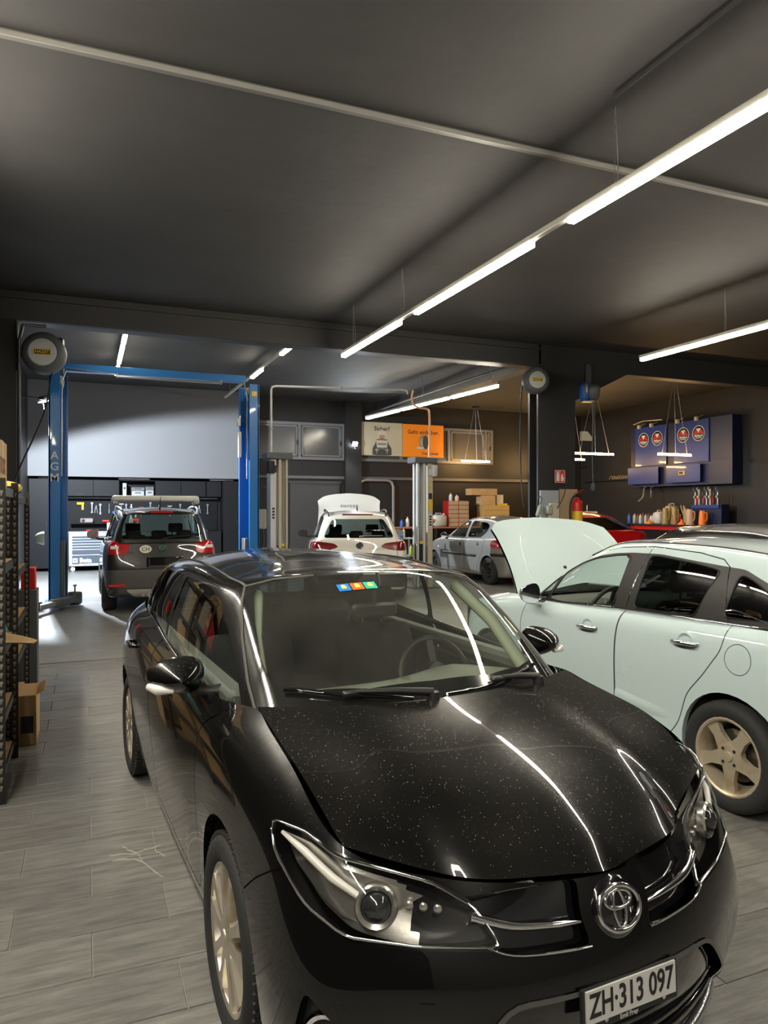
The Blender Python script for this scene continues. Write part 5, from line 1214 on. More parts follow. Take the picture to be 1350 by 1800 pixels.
def white_suv():
    root = thing('car', 'white estate-like off-roader with its hood raised, seen from behind', 'car', (5.6371, 15.838, 0), math.radians(73.36)); root.scale = (1.04,)*3
    P = paint('white paint', (.66, .64, .58), 0, .3, 1)
    p = dict(paint=P, xf=.87, xr=-3.60, wb=2.68, hw=.915, zs=.26, belt=[(.87, .80), (.4, .96), (-.2, 1.04), (-.6, 1.05), (-2.7, 1.10), (-3.6, 1.10)], R=.345, arch=.39, wy=.79, tw=.235, rim=.235, wstyle='five', rq=.7, rw=1.0,
        gb=.80, gr=.60, xc=-.28, xa=-.62, xtb=-3.48, xrf=-1.15, xrr=-3.02, zt=1.63, dz=.075, rk=.12, rr=.12, bulge=.02, seatx=-1.4, hood_open=(-.30, 1.06, 74), hoodlabel='raised white hood with small dark lettering', rearglass=glass_mat('white suv glass', (.16, .19, .19)), insr=[.10, .02, 0, 0, .06, .09, .12])
    ws_poly(p)
    p['windows'] = [('front_window', [(-.85, 1.07), (-1.65, 1.10), (-1.65, 1.50), (-1.35, 1.48), (-1.12, 1.36)], M_GLASS), ('rear_window', [(-1.73, 1.10), (-2.55, 1.12), (-2.45, 1.48), (-1.73, 1.50)], M_GLASSDK), ('rear_quarter_window', [(-2.63, 1.14), (-3.08, 1.18), (-2.80, 1.42), (-2.55, 1.47)], M_GLASSDK)]
    p['pillar'] = [(-.78, 1.055), (-3.20, 1.13), (-2.83, 1.46), (-2.5, 1.515), (-1.35, 1.52), (-1.05, 1.38)]
    p['rear_screen'] = [(-.62, 1.13), (.62, 1.13), (.58, 1.25), (.46, 1.46), (-.46, 1.46), (-.58, 1.25)]
    p['panels'] = [('tail_lamp', [(.26, .93), (.28, 1.05), (.45, 1.075), (.78, 1.035), (.86, .975), (.72, .93), (.5, .905)], basis(160), .005, mat('dark red lens', (.16, .006, .01), .1, coat=1), 1, 0, 'dark red wedge tail lamp'), ('tailgate', [(-.2, .58), (.58, .58), (.66, .80), (.66, 1.3), (-.2, 1.3)], REAR, .008, P, 0, 0, None), ('rear_bumper', [(-.2, .27), (.95, .27), (.95, .50), (-.2, .50)], REAR, .006, M_BLK, 0, 0, None)]
    p['gpanels'] = [('spoiler_light', [(-.28, 1.52), (.28, 1.52), (.28, 1.545), (-.28, 1.545)], REAR, mat('dark brake lens', (.10, .006, .008), .2, coat=1), -.003, 'thin dark red brake light')]
    sh, gh = build_car(p, root)
    for sg in (1, -1):
        P_ = gh.path(smooth_curve([(-1.2, .54), (-1.5, .575), (-2.2, .575), (-2.75, .545), (-2.9, .52)], 5), TOP, .0); n = len(P_); q = MB(); q.tube([(v.x, v.y*sg, v.z+.045*min(1, 3.2*math.sin(math.pi*i/(n-1)))) for i, v in enumerate(P_)], .017, 8); q.build('roof_rail', M_BLK, root, 60, 'dark roof rail'); mirror_housing(root, (-.72, 1.02, 1.13), sg, P, (.13, .22, .16))
        q = MB(); h = sh.hit((.78, 1.01), REAR, .008); q.box((h.x-.004, .70*sg, 1.02), (.014, .14, .05), bev=.004); q.build('lamp_red_block', M_RED, root)  # brighter red lens block set on the dark red lamp
    h = sh.hit((.0, 1.0), REAR, .004); Mb = frame((h.x, 0, 1.0), (0, -1, 0), (.15, 0, 1)); rear_badge(root, Mb, 'w'); h = sh.hit((-.3, .93), REAR, .004); text_mesh('TIGUAN', .055, frame((h.x-.002, -.30, .945), (0, -1, 0), (.1, 0, 1)), M_GREYMET, root, depth=.001, space=1.5)
    hd = [c for c in root.children if c.name.startswith('hood') and not c.name.startswith('hood_')][0]
    vs = [v.co for v in hd.data.vertices]; x0 = .70; best = min(vs, key=lambda v: abs(v.x-x0)+abs(v.y)); best2 = min(vs, key=lambda v: abs(v.x-x0-.12)+abs(v.y)); d = (best2-best).normalized(); text_mesh('SUISSE', .09, frame(best+Vector((-d.z, 0, d.x))*.006, (0, -1, 0), d), M_INK, hd, depth=.001, space=1.6)
    fin = MB(); fin.prism([(-.09, 0), (.06, 0), (-.02, .06), (-.08, .075)], .02, Matrix(((1, 0, 0, -2.75), (0, 0, -1, .01), (0, 1, 0, 1.595), (0, 0, 0, 1)))); fin.build('aerial_fin', M_BLK, root)
    h = gh.hit((.05, 1.17), REAR, .01); q = MB(); q.tube([(h.x-.01, .0, 1.15), (h.x-.005, -.10, 1.165), (h.x+.0, -.42, 1.165)], [.016, .010, .007], 6); q.build('rear_wiper', M_GREYMET, root)
    h = gh.hit((-.35, 1.26), REAR, .004); 
    if h:
        q = MB(); Mh = frame((h.x-.004, -.30, 1.26), (0, -1, 0), (.5, 0, .86))
        for x0, w in ((-.16, .07), (-.075, .05), (-.01, .05), (.055, .06), (.13, .05)): q.box((0, 0, 0), (w, .016, .001), M=Mh @ Matrix.Translation((x0, 0, 0)))
        o = q.build('screen_lettering', M_WTXT, root, None); o['kind'] = 'stuff'
def silver_hatchback():
    root = thing('car', 'small silver hatchback with black side strips and steel wheels, by the workbench', 'car', (9.18, 16.86, 0), math.radians(90.56)); root.scale = (1.08,)*3
    P = paint('silver paint', (.30, .29, .27), .5, .36, 1)
    p = dict(paint=P, xf=.70, xr=-3.13, wb=2.442, hw=.815, zs=.21, belt=[(.70, .60), (.45, .76), (.1, .88), (-.3, .945), (-.6, .935), (-1.5, .95), (-2.4, .975), (-3.1, .99)], R=.285, arch=.325, wy=.70, tw=.17, rim=.185, wstyle='steel', rimmat=M_STEEL, rq=.95, rw=.98, fend=.07,
        gb=.735, gr=.56, xc=-.12, xa=-.52, xtb=-3.0, xrf=-1.05, xrr=-2.62, zt=1.43, dz=.075, rk=.2, rr=.16, bulge=.02, seatx=-1.3, drop=.03, rearglass=glass_mat('hatch glass', (.30, .30, .28)))
    ws_poly(p)
    p['windows'] = [('front_window', [(-.72, .955), (-1.42, .965), (-1.47, 1.315), (-1.25, 1.29), (-1.0, 1.20)], glass_mat('open window', (.8, .78, .72))), ('rear_window', [(-1.52, .965), (-2.06, .975), (-2.26, 1.10), (-2.28, 1.22), (-2.15, 1.285), (-1.57, 1.32)], M_GLASS)]
    p['rear_screen'] = [(-.50, 1.02), (.50, 1.02), (.53, 1.12), (.45, 1.30), (-.45, 1.30), (-.53, 1.12)]
    p['wr'] = .06
    fd = [(-.42, .26), (-1.46, .26), (-1.50, .9), (-1.50, 1.1), (-.46, 1.1), (-.46, .6)]; rd = [(-1.467, .26), (-1.98, .26), (-2.08, .45), (-2.25, .68), (-2.32, 1.1), (-1.507, 1.1), (-1.507, .9)]
    p['panels'] = [('front_door', fd, SIDE, .007, P, 1, 0, None), ('rear_door', rd, SIDE, .007, P, 1, 0, None), ('tail_lamp', [(1.12, .80), (1.12, .88), (1.22, .925), (1.42, .925), (1.55, .88), (1.45, .79), (1.25, .755)], basis(138), .005, M_RED, 1, 0, 'red almond tail lamp')]
    sh, gh = build_car(p, root)
    for x, z in ((-1.30, .80), (-2.05, .83)):
        h = sh.hit((x, z), SIDE)
        for sg in (1, -1): q = MB(); q.lathe([(0, .012), (.03, .008), (.045, -.002)], 14, frame((x, h.y*sg, z), (1, 0, 0), (0, 0, 1) if sg < 0 else (0, 0, -1))); q.build('door_handle', M_BLK, root, 40)
    for sg in (1, -1):
        for x0, x1 in ((-.48, -1.44), (-1.49, -2.0)):
            L = [sh.hit((x, .585), SIDE, .008) for x in np.linspace(x0, x1, 8)]; q = MB(); q.tube([(v.x, v.y*sg, v.z) for v in L if v], [.02]+[.032]*6+[.018], 6); q.build('rubbing_strip', M_BLK, root, 60, 'black rubbing strip')
        L = [sh.hit((a, .64), basis(150), .006) for a in (.62, .85, 1.05, 1.2)]; q = MB(); L = [v for v in L if v]; 
        if len(L) > 2: q.tube([(v.x, v.y*sg, v.z) for v in L], .04, 8); q.build('bumper_strip', M_BLK, root, 60)
        q = MB(); h = sh.hit((-.25, .70), SIDE, .004); q.lathe([(0, .01), (.02, .006), (.022, 0)], 10, frame((-.25, h.y*sg, .70), (1, 0, 0), (0, 0, 1) if sg < 0 else (0, 0, -1))); q.build('side_indicator', M_WHITE, root)
        mirror_housing(root, (-.60, .86, .98), sg, M_BLK, (.12, .17, .14)); tube_on([(v.x, v.y*sg, v.z) for v in gh.path(smooth_curve([(-1.05, .48), (-1.5, .50), (-2.0, .49), (-2.4, .45)], 5), TOP, .002)], .006, 'roof_moulding', M_BLK, root)
def red_car():
    root = thing('car', 'bright red car behind the raised pale hood', 'car', (11.55, 17.25, 0), math.radians(90)); root.scale = (1.12,)*3
    P = paint('red paint', (.62, .008, .010), 0, .3, 1)
    p = dict(paint=P, xf=.85, xr=-3.36, wb=2.6, hw=.88, zs=.24, belt=[(.85, .70), (.4, .88), (-.2, .98), (-.6, .98), (-2.5, 1.03), (-3.3, 1.06)], R=.315, arch=.355, wy=.76, tw=.21, rim=.21, wstyle='five', rq=.8,
        gb=.77, gr=.58, xc=-.25, xa=-.65, xtb=-3.20, xrf=-1.15, xrr=-2.55, zt=1.46, dz=.08, rk=.16, rr=.14, bulge=.02, seatx=-1.4, drop=.02)
    ws_poly(p)
    p['windows'] = [('front_window', [(-.9, 1.0), (-1.6, 1.02), (-1.6, 1.33), (-1.35, 1.31), (-1.12, 1.22)], M_GLASS), ('rear_window', [(-1.68, 1.02), (-2.35, 1.06), (-2.2, 1.28), (-1.68, 1.33)], M_GLASSDK)]
    p['rear_screen'] = [(-.62, 1.075), (.62, 1.075), (.60, 1.16), (.46, 1.33), (-.46, 1.33), (-.60, 1.16)]
    p['panels'] = [('tail_lamp', [(.5, .82), (.5, .95), (.9, .98), (.95, .84)], basis(155), .005, M_RED, 1, 0, None)]
    sh, gh = build_car(p, root)
    for sg in (1, -1): mirror_housing(root, (-.75, .95, 1.04), sg, P, (.13, .2, .15))
def dark_car():
    root = thing('car', 'dark dusty car parked beyond the pale blue hatchback, only its roof visible', 'car', (6.3631, 7.31, 0), math.radians(91.66))
    P = paint('dark grey paint', (.022, .021, .020), .4, .32, 1, dust=.25, dustcol=(.30, .20, .12)); CH_ = mat('brushed trim', (.60, .52, .40), .25, .8)  # brown dust tint paints in the warm ceiling's reflection on the roof
    p = dict(paint=P, xf=.90, xr=-3.45, wb=2.65, hw=.88, zs=.24, belt=[(.90, .70), (.4, .88), (-.2, .97), (-.6, .97), (-2.5, 1.01), (-3.4, 1.04)], R=.32, arch=.36, wy=.76, tw=.21, rim=.21, wstyle='five', rq=.8,
        gb=.77, gr=.58, xc=-.15, xa=-.60, xtb=-3.35, xrf=-1.05, xrr=-2.75, zt=1.55, dz=.10, rk=.18, rr=.16, bulge=.03, seatx=-1.4, drop=.05)
    ws_poly(p)
    p['windows'] = [('front_window', [(-.8, .99), (-1.5, 1.01), (-1.5, 1.34), (-1.25, 1.31), (-1.0, 1.2)], M_GLASS), ('rear_window', [(-1.62, 1.01), (-2.3, 1.03), (-2.25, 1.26), (-2.0, 1.31), (-1.62, 1.34)], M_GLASSDK)]
    p['trims'] = [([(-1.52, .99), (-1.555, .99), (-1.555, 1.345), (-1.52, 1.345)], CH_, 'pillar_trim'), ([(-1.57, .99), (-1.605, .99), (-1.605, 1.345), (-1.57, 1.345)], CH_, 'pillar_trim')]
    p['rear_screen'] = [(-.55, 1.09), (.55, 1.09), (.44, 1.28), (-.44, 1.28)]
    p['panels'] = [('tail_lamp', [(.5, .82), (.5, .95), (.9, .98), (.95, .84)], basis(155), .005, M_RED, 1, 0, None)]
    sh, gh = build_car(p, root)
    for sg in (1, -1):
        tube_on([(v.x, v.y*sg, v.z) for v in gh.path(smooth_curve([(-.75, .98), (-1.0, 1.22), (-1.3, 1.345), (-1.7, 1.37), (-2.1, 1.34), (-2.45, 1.22)], 5), SIDE, .004)], .008, 'window_trim', CH_, root); mirror_housing(root, (-.7, .95, 1.03), sg, P, (.13, .2, .15))
dark_suv(); white_suv(); silver_hatchback(); red_car(); dark_car()
# ------------------------------------------------------------------ lifts
M_BLUE = mat('lift blue', (.012, .16, .46), .35, coat=.3)
M_GALV = mat('pale grey enamel', (.55, .56, .57), .4)
M_BEIGE = mat('beige enamel', (.50, .44, .33), .45)
M_DGREY = mat('dark grey plastic', (.09, .095, .10), .5)
M_WOOD = mat('chipboard', (.50, .33, .15), .7, noise=(12, (.38, .24, .10), .4, .7))
M_CARD = mat('cardboard', (.52, .34, .16), .8, noise=(3, (.45, .29, .13), .4, .7))
M_REDP = mat('red plastic', (.55, .015, .012), .35); M_YEL = mat('yellow', (.75, .50, .03), .45); M_ORG = mat('orange', (.80, .20, .02), .45)
M_HOSE = mat('black hose', (.012, .012, .012), .5); M_CREAM = mat('cream plastic', (.55, .50, .38), .5); M_BLUEP = mat('blue plastic', (.03, .12, .42), .4)
M_OILY = mat('oily translucent plastic', (.30, .22, .07), .35); M_WHT = mat('white plastic', (.58, .57, .54), .45)
def bolt_row(parent, pts, r=.012):
    for p in pts: b = MB(); b.lathe([(0, .012), (r, .010), (r, 0)], 6, Matrix.Translation(p)); b.build('bolt', M_GREYMET, parent)
def blue_post(x0, sg, label):
    t = thing('lift_post', label, 'car lift', (x0, 14.5, 0), 0, None)
    p = MB(); # C profile opening towards sg
    p.box((0, -.235, 2.12), (.30 if sg < 0 else .30, .03, 4.13)) if False else None
    xw = -.145*sg
    p.box((xw, 0, 2.1), (.03, .50, 4.14)); p.box((-.06*sg, -.235, 2.1), (.18, .03, 4.14)); p.box((.0, .235, 2.1), (.30, .03, 4.14)); p.box((.02*sg, -.20, 2.1), (.02, .06, 4.14)); p.box((.14*sg, .20, 2.1), (.02, .06, 4.14))
    p.build('post', M_BLUE, t, None)
    b = MB(); b.box((0, 0, .012), (.46, .62, .024), bev=.004); b.build('base_plate', M_BLUE, t)
    c = MB(); c.box((.06*sg, 0, .62), (.10, .30, 1.0), bev=.01); c.build('carriage', M_DGREY, t)
    h = MB(); h.tube([(.05*sg, -.10, 2.3), (.055*sg, -.12, 3.2), (.05*sg, -.10, 4.0), (.12*sg, -.1, 4.22)], .016, 6); h.build('hydraulic_line', M_GREYMET, t, 60)
    cp = MB(); cp.box((.02*sg, -.05, 4.05), (.09, .16, .14), bev=.02); cp.tube([(.05*sg, -.12, 4.1), (.09*sg, -.2, 4.0), (.06*sg, -.2, 3.85)], .012, 6); cp.build('cable_pulley', M_CREAM, t)
    return t
pl = blue_post(-.46, 1, 'left blue lift post with white letters on its front')
for ch, z in (('A', 2.66), ('G', 2.46), ('M', 2.26)):
    text_mesh(ch, .20, Matrix.Translation((-.06, -.2525, z)) @ Matrix.Rotation(math.pi/2, 4, 'X'), M_WTXT, pl, 'letter', .001, bold=.002)
pr_ = blue_post(3.02, -1, 'right blue lift post, in front of the grey-white lift')
MB().box((.06, -.253, 3.98), (.10, .006, .10)).build('warning_label', M_YEL, pr_); MB().box((-.2, -.1, 2.98), (.05, .10, .5)).box((-.22, -.1, 3.42), (.06, .1, .14)).build('control_box', M_WHT, pr_)
eb = MB(); eb.box((.28, .05, 1.50), (.16, .14, .40), bev=.02); eb.build('switch_box', M_CREAM, pr_); cb2 = MB(); cb2.tube([(.30, .05, 1.3), (.32, .02, 1.1), (.28, 0, .8), (.2, -.05, .5), (.34, -.1, .3)], .015, 6); cb2.build('power_lead', M_HOSE, pr_)
t = thing('lift_crossbar', 'blue crossbar joining the tops of the two blue lift posts', 'car lift', (1.28, 14.55, 4.24)); MB().box((0, 0, .06), (3.35, .16, .14), bev=.006).build('beam', M_BLUE, t)
b = MB(); b.tube([(-.75, -.12, -.06), (1.2, -.12, -.06)], .022, 8); b.build('safety_bar', M_GREYMET, t); b = MB(); b.tube([(-1.66, -.1, -.3), (-1.66, -.1, 0.02), (-1.6, -.1, .05), (-.75, -.1, -.03)], .012, 6); b.build('hydraulic_line', M_GREYMET, t)
b = MB(); [b.box((x, -.1, -.04), (.03, .06, .08)) for x in (-.74, 1.18)]; b.build('bar_bracket', M_GREYMET, t)
def lift_arm(label, base, tip):
    t = thing('swing_arm_support', label, 'lift arm', (base[0], base[1], 0)); d = Vector((tip[0]-base[0], tip[1]-base[1], 0)); L = d.length; rz = math.atan2(d.y, d.x)
    M = Matrix.Rotation(rz, 4, 'Z')
    b = MB(); b.box((L*.28, 0, .13), (L*.62, .17, .12), bev=.012); b.xf(M); b.build('outer_arm', M_DGREY, t)
    b = MB(); b.box((L*.72, 0, .13), (L*.56, .12, .085), bev=.01); b.xf(M); b.build('inner_arm', M_GREYMET, t)
    b = MB(); b.lathe([(0, .20), (.075, .20), (.08, .17), (.045, .165), (.045, .06), (.0, .06)], 18); b.xf(Matrix.Translation(M @ Vector((L, 0, .03)))); b.build('pad', M_HOSE, t)
    b = MB(); b.lathe([(0, .24), (.11, .24), (.12, .2), (.12, .05), (.09, .02), (0, .02)], 20); b.build('pivot', M_DGREY, t); b = MB(); b.cyl((0, 0, .24), (0, 0, .36), .014, 8); b.lathe([(0, .37), (.03, .37), (.03, .345), (0, .345)], 10); b.build('pivot_pin', M_GREYMET, t)
    MB().box(tuple(M @ Vector((L*.55, 0, .192))), (.16, .07, .004), rz=rz).build('warning_label', M_YEL, t)
lift_arm('grey lift arm on the floor before the left blue post', (-.18, 13.9), (-.72, 12.72)); lift_arm('grey lift arm by the right blue post', (2.75, 13.95), (2.5, 12.9))
def grey_post(x, sg, label):
    t = thing('lift_post', label, 'car lift', (x, 14.3, 0)); p = MB()
    p.box((-.14*sg, 0, 1.36), (.12, .30, 2.70), bev=.01).build('post', M_GALV if sg > 0 else M_BEIGE, t)
    c = MB(); c.box((.02*sg, .10, 1.36), (.26, .06, 2.70)); c.box((.0, -.13, 1.36), (.05, .03, 2.70)); c.box((.14*sg, -.10, 1.36), (.04, .06, 2.7)); c.build('guide_rail', M_GALV if sg < 0 else M_BEIGE, t)
    s = MB(); s.cyl((.06*sg, 0, .1), (.06*sg, 0, 2.7), .03, 12); s.build('lift_screw', M_GREYMET, t)
    k = MB(); k.box((.06*sg, -.02, .66), (.14, .20, .6), bev=.01); k.build('carriage', M_DKMET, t); MB().box((.06*sg, -.125, .98), (.08, .006, .06)).build('caution_label', M_YEL, t)
    cap = MB(); cap.box((-.02*sg, 0, 2.76), (.54, .42, .13), bev=.015); cap.build('head_cover', M_DGREY, t)
    m = MB(); m.lathe([(0, -.14), (.075, -.14), (.085, -.10), (.085, .10), (0, .12)], 16, Matrix.Translation((-.20*sg if sg > 0 else .22, -.15, 2.55))); m.box((-.13*sg, -.17, 2.50), (.10, .05, .14)); m.build('motor', M_GALV if sg < 0 else M_DKMET, t)
    tx = MB(); tx.box((-.14*sg, -.152, 1.62 if sg > 0 else 1.45), (.075, .004, .30)).build('type_label', M_WHT, t)
    tx = MB()
    for k2 in range(4): tx.box((-.14*sg, -.155, (1.62 if sg > 0 else 1.45)+.09-.06*k2), (.05, .004, .04))
    tx.build('label_print', M_INK, t)
    if sg < 0:
        MB().box((.14, -.152, 1.78), (.11, .004, .20)).build('caution_label', M_YEL, t); MB().box((.14, -.152, 1.98), (.08, .004, .13)).build('notice', M_INK, t); b = MB(); b.box((.14, -.165, 2.2), (.05, .03, .05), bev=.01); b.build('push_button', M_YEL, t)
    bp = MB(); bp.box((0, 0, .01), (.6, .6, .02), bev=.004); bp.build('base_plate', M_DGREY, t)
    return t
grey_post(3.58, 1, 'pale grey lift post left of the white car'); grey_post(6.76, -1, 'beige lift post right of the white car')
b = MB(); b.tube([(3.42, 14.25, 2.82), (3.42, 14.25, 4.08), (3.44, 14.25, 4.14), (3.52, 14.25, 4.16), (6.3, 14.25, 4.26), (6.38, 14.25, 4.25), (6.41, 14.25, 4.17)], .022, 8); o = tag(b.build('cable_conduit', M_WHT), 'white cable conduit rising from the pale grey lift post', 'conduit')
b = MB()
for p in ((3.42, 14.25, 3.3), (4.9, 14.25, 4.21)): b.lathe([(.03, -.02), (.032, 0), (.03, .02)], 10, Matrix.Translation(p))
b.build('pipe_clip', M_GREYMET, o)
b = MB(); b.tube(smooth_curve([(6.53, 14.25, 4.26), (6.50, 14.25, 4.12), (6.53, 14.25, 3.98), (6.66, 14.25, 3.90), (6.86, 14.25, 3.88), (6.92, 14.25, 3.78), (6.93, 14.25, 3.3), (6.92, 14.25, 2.84)], 5), .024, 8); tag(b.build('corrugated_conduit', mat('orange conduit', (.80, .42, .22), .5)), 'orange corrugated conduit rising from the beige lift post', 'conduit')
# ------------------------------------------------------------------ hose reels
def hose_reel(label, loc, ang, hose, disc=(.42, .46, .45), R=.28, brand='HAZET'):
    t = thing('hose_reel', label, 'hose reel', loc, math.radians(ang)); A = Matrix.Rotation(math.pi/2, 4, 'X')   # disc faces -y
    b = MB(); b.lathe([(0, -.14), (R*.75, -.14), (R, -.08), (R, .10), (R*.86, .15), (R*.70, .165), (R*.68, .15), (0, .15)], 36, A); b.build('drum_case', M_DGREY, t, 45)
    d = MB(); d.lathe([(0, .166), (R*.62, .166), (R*.66, .155)], 32, A); d.build('face_disc', mat('reel disc', disc, .4), t)
    MB().box((0, -.168, .0), (R*.82, .004, R*.30)).build('brand_plate', M_YEL, t); MB().box((0, -.1705, .0), (R*.70, .003, R*.22)).build('brand_field', M_INK, t)
    text_mesh(brand, R*.20, Matrix.Translation((0, -.1725, 0)) @ Matrix.Rotation(math.pi/2, 4, 'X'), M_YEL, t, depth=.0006, bold=.0015)
    a = MB(); a.box((0, .20, .05), (.16, .12, .30), bev=.01); a.box((R*.7, .05, .12), (.10, .18, .30), bev=.02); a.build('bracket', M_DKMET, t)
    if hose:
        h = MB(); h.tube(smooth_curve(hose, 6), .014, 6); h.build('hose', M_HOSE, t, 60)
    return t
hose_reel('big grey hose reel high at the left wall', (-.62, 13.0-.12, 4.20), -8, [(.12, 0, -.26), (.05, -.3, -1.0), (-.10, -1.2, -1.9), (-.15, -1.5, -2.3), (-.08, -1.5, -2.36)], disc=(.52, .55, .55), R=.33)
hose_reel('round hose reel high on the dark column', (8.62, 12.72, 4.36), -18, [(-.24, .1, .05), (-.30, .05, -.6), (-.31, .02, -1.6), (-.28, .0, -2.3), (-.24, 0, -2.62)], R=.27)
tip = MB(); tip.cyl((8.36, 12.78, 1.74), (8.36, 12.78, 1.64), .03, 8)
t = thing('hose_reel', 'blue and dark grey hose reel hanging right of the column', 'hose reel', (10.15, 12.98, 4.26), math.radians(-20))
b = MB(); b.lathe([(0, -.12), (.17, -.12), (.20, -.06), (.20, .06), (.17, .12), (0, .12)], 28, Matrix.Rotation(math.pi/2, 4, 'Y') @ Matrix.Translation((0, 0, .10))); b.build('drum_case', M_DGREY, t, 45)
b = MB(); b.box((-.09, -.02, 0), (.22, .34, .40), bev=.07); b.build('blue_cover', M_BLUEP, t, 45); b = MB(); b.box((-.09, -.2, .04), (.09, .03, .24), bev=.014); b.build('cover_recess', M_DGREY, t); b = MB(); b.box((-.09, -.22, .02), (.03, .02, .13), bev=.008); b.build('cover_badge', M_WHT, t)
b = MB(); b.box((0, .0, .36), (.14, .14, .50), bev=.01); b.build('bracket', M_DKMET, t); b = MB(); b.tube([(.10, 0, -.19), (.12, 0, -.6), (.10, 0, -1.3), (.12, 0, -2.0)], .010, 6); b.lathe([(.012, 0), (.05, -.03), (.055, -.14), (.03, -.18), (0, -.18)], 12, Matrix.Translation((.12, 0, -1.98))); b.build('cable_and_plug', M_DGREY, t)
b = MB(); b.box((-.02, -.04, -.21), (.26, .16, .03), bev=.01); b.build('outlet_plate', M_GREYMET, t)
# left wall pipes
b = MB(); b.tube([(-.98, 12.8, 1.95), (-.98, 12.8, 4.35), (-.92, 12.8, 4.62), (-.6, 12.95, 4.66)], .028, 8); b.tube([(-1.02, 12.84, 3.9), (-1.02, 12.84, 4.68)], .02, 6); tag(b.build('wall_pipe', M_DKMET), 'dark pipe running up the wall left of the blue lift', 'pipe')
b = MB(); b.lathe([(0, .0), (.05, .01), (.09, .05), (.115, .12), (.118, .16), (0, .16)], 24, Matrix.Rotation(math.pi/2, 4, 'Y')); b.xf(Matrix.Translation((-.85, 14.35, 1.18))); tag(b.build('lamp_cap', mat('pale green cap', (.42, .47, .40), .35)), 'pale rounded cap sticking out left of the blue post', 'lamp')
MB().box((.16, 0, 0), (.14, .05, .05)).build('mount_arm', M_DKMET, bpy.data.objects['lamp_cap'])
# ------------------------------------------------------------------ shelves at the left edge
def slotted_post(parent, x, y, h, sgx=1):
    p = MB(); p.box((0, 0, h/2), (.045, .003, h)); p.box((-.021, .02, h/2), (.003, .04, h)); p.xf(Matrix.Translation((x, y, 0))); o = p.build('upright', M_BLK, parent)
    s = MB(); k = .10
    while k < h-.06:
        s.prism([(-.009, .009), (-.009, -.004), (-.004, -.008), (-.004, -.022), (.004, -.022), (.004, -.008), (.009, -.004), (.009, .009)], .0012, Matrix.Translation((x, y-.0018, k)) @ Matrix.Rotation(math.pi/2, 4, 'X'))
        k += .05
    q = s.build('slot_light_plates', mat_slot_light, o, None); q['kind'] = 'stuff'  # pale plates, coloured like the lit things seen through the keyholes
    return o
mat_slot_light = mat('slot_light', (.24, .21, .17), .6)
def shelf_unit(label, y0, y1, x0, x1, levels, h):
    t = thing('storage_rack', label, 'shelf', (0, 0, 0))
    for y in (y0, y1):
        for x in (x0, x1): slotted_post(t, x, y, h)
    for z in levels:
        b = MB(); b.box(((x0+x1)/2, (y0+y1)/2, z), (x1-x0-.03, y1-y0-.03, .014)); b.build('shelf_board', M_WOOD, t)
        f = MB(); f.box((x1-.01, (y0+y1)/2, z-.025), (.012, y1-y0, .055)); f.box((x0+.01, (y0+y1)/2, z-.025), (.012, y1-y0, .055)); f.box(((x0+x1)/2, y0+.01, z-.025), (x1-x0, .012, .055)); f.box(((x0+x1)/2, y1-.01, z-.025), (x1-x0, .012, .055)); f.build('shelf_beam', M_DKMET, t)
    return t
LV = (.12, .45, .86, 1.36, 1.83)
shelf_unit('nearest black slotted storage rack at the left edge', 4.69, 5.54, -.95, -.45, LV, 1.88)
shelf_unit('farther black slotted storage rack behind the near one', 5.66, 7.38, -1.0, -.50, (.12, .50, .80, 1.20, 1.80), 1.86)
def carton(label, c, d, rz=0, m=None, name='cardboard_box', tape=True, cat='box', txt=None):
    o = MB(); o.box((0, 0, d[2]/2), d, bev=.004); q = tag(o.build(name, m or M_CARD), label, cat); q.location = c; q.rotation_euler = (0, 0, rz)
    if tape:
        MB().box((0, 0, d[2]+.0008), (d[0]*1.0, .05, .0012)).box((d[0]/2+.0006, 0, d[2]*.8), (.001, .05, d[2]*.4)).build('packing_tape', mat('tape', (.42, .30, .17), .3) if not 'tape' in bpy.data.materials else bpy.data.materials['tape'], q)
    return q
q = carton('cardboard box with dark lettering on top of the near rack', (-.62, 4.98, 1.838), (.30, .50, .28)); text_mesh('TOX', .14, frame((.151, 0, .12), (0, 1, 0), (0, 0, 1)), mat('brown print', (.12, .03, .02), .6), q, depth=.001, bold=.002)
carton('beige carton standing on the second shelf of the near rack', (-.66, 5.2, 1.37), (.30, .40, .38), m=mat('beige carton', (.42, .36, .26), .7)); carton('red and yellow carton on the near rack', (-.60, 4.86, 1.37), (.22, .22, .30), m=M_REDP)
MB().box((.1112, 0, .15), (.001, .18, .07)).build('yellow_band', M_YEL, bpy.data.objects['cardboard_box.002']); 
carton('tall beige panel box on the lower near rack', (-.74, 5.36, .87), (.26, .24, .42), m=bpy.data.materials['beige carton']); carton('flat carton on the near rack bottom shelf', (-.66, 5.0, .13), (.34, .5, .20)); carton('brown carton on the near rack low shelf', (-.66, 5.15, .46), (.34, .46, .26)); carton('cardboard carton on the farther rack low shelf', (-.70, 6.1, .51), (.36, .5, .24)); carton('wide carton on the farther rack middle shelf', (-.72, 6.3, .81), (.4, .6, .30)); carton('beige carton on the farther rack upper shelf', (-.72, 6.2, 1.21), (.36, .5, .42), m=bpy.data.materials['beige carton']); carton('carton on the bottom shelf of the farther rack', (-.72, 6.5, .13), (.38, .6, .28))
q = carton('open cardboard box on the floor sticking out of the rack', (-.41, 6.0, .0), (.16, .40, .36), .0, tape=False); MB().box((.02, -.205, .15), (.08, .01, .12)).build('opening_shade_plate', M_GAP, q); f = MB(); f.box((.10, 0, .37), (.07, .36, .006), M=Matrix.Rotation(-.5, 4, 'Y')); f.build('box_flap', M_CARD, q)  # black plate on the side paints the shade inside the open box
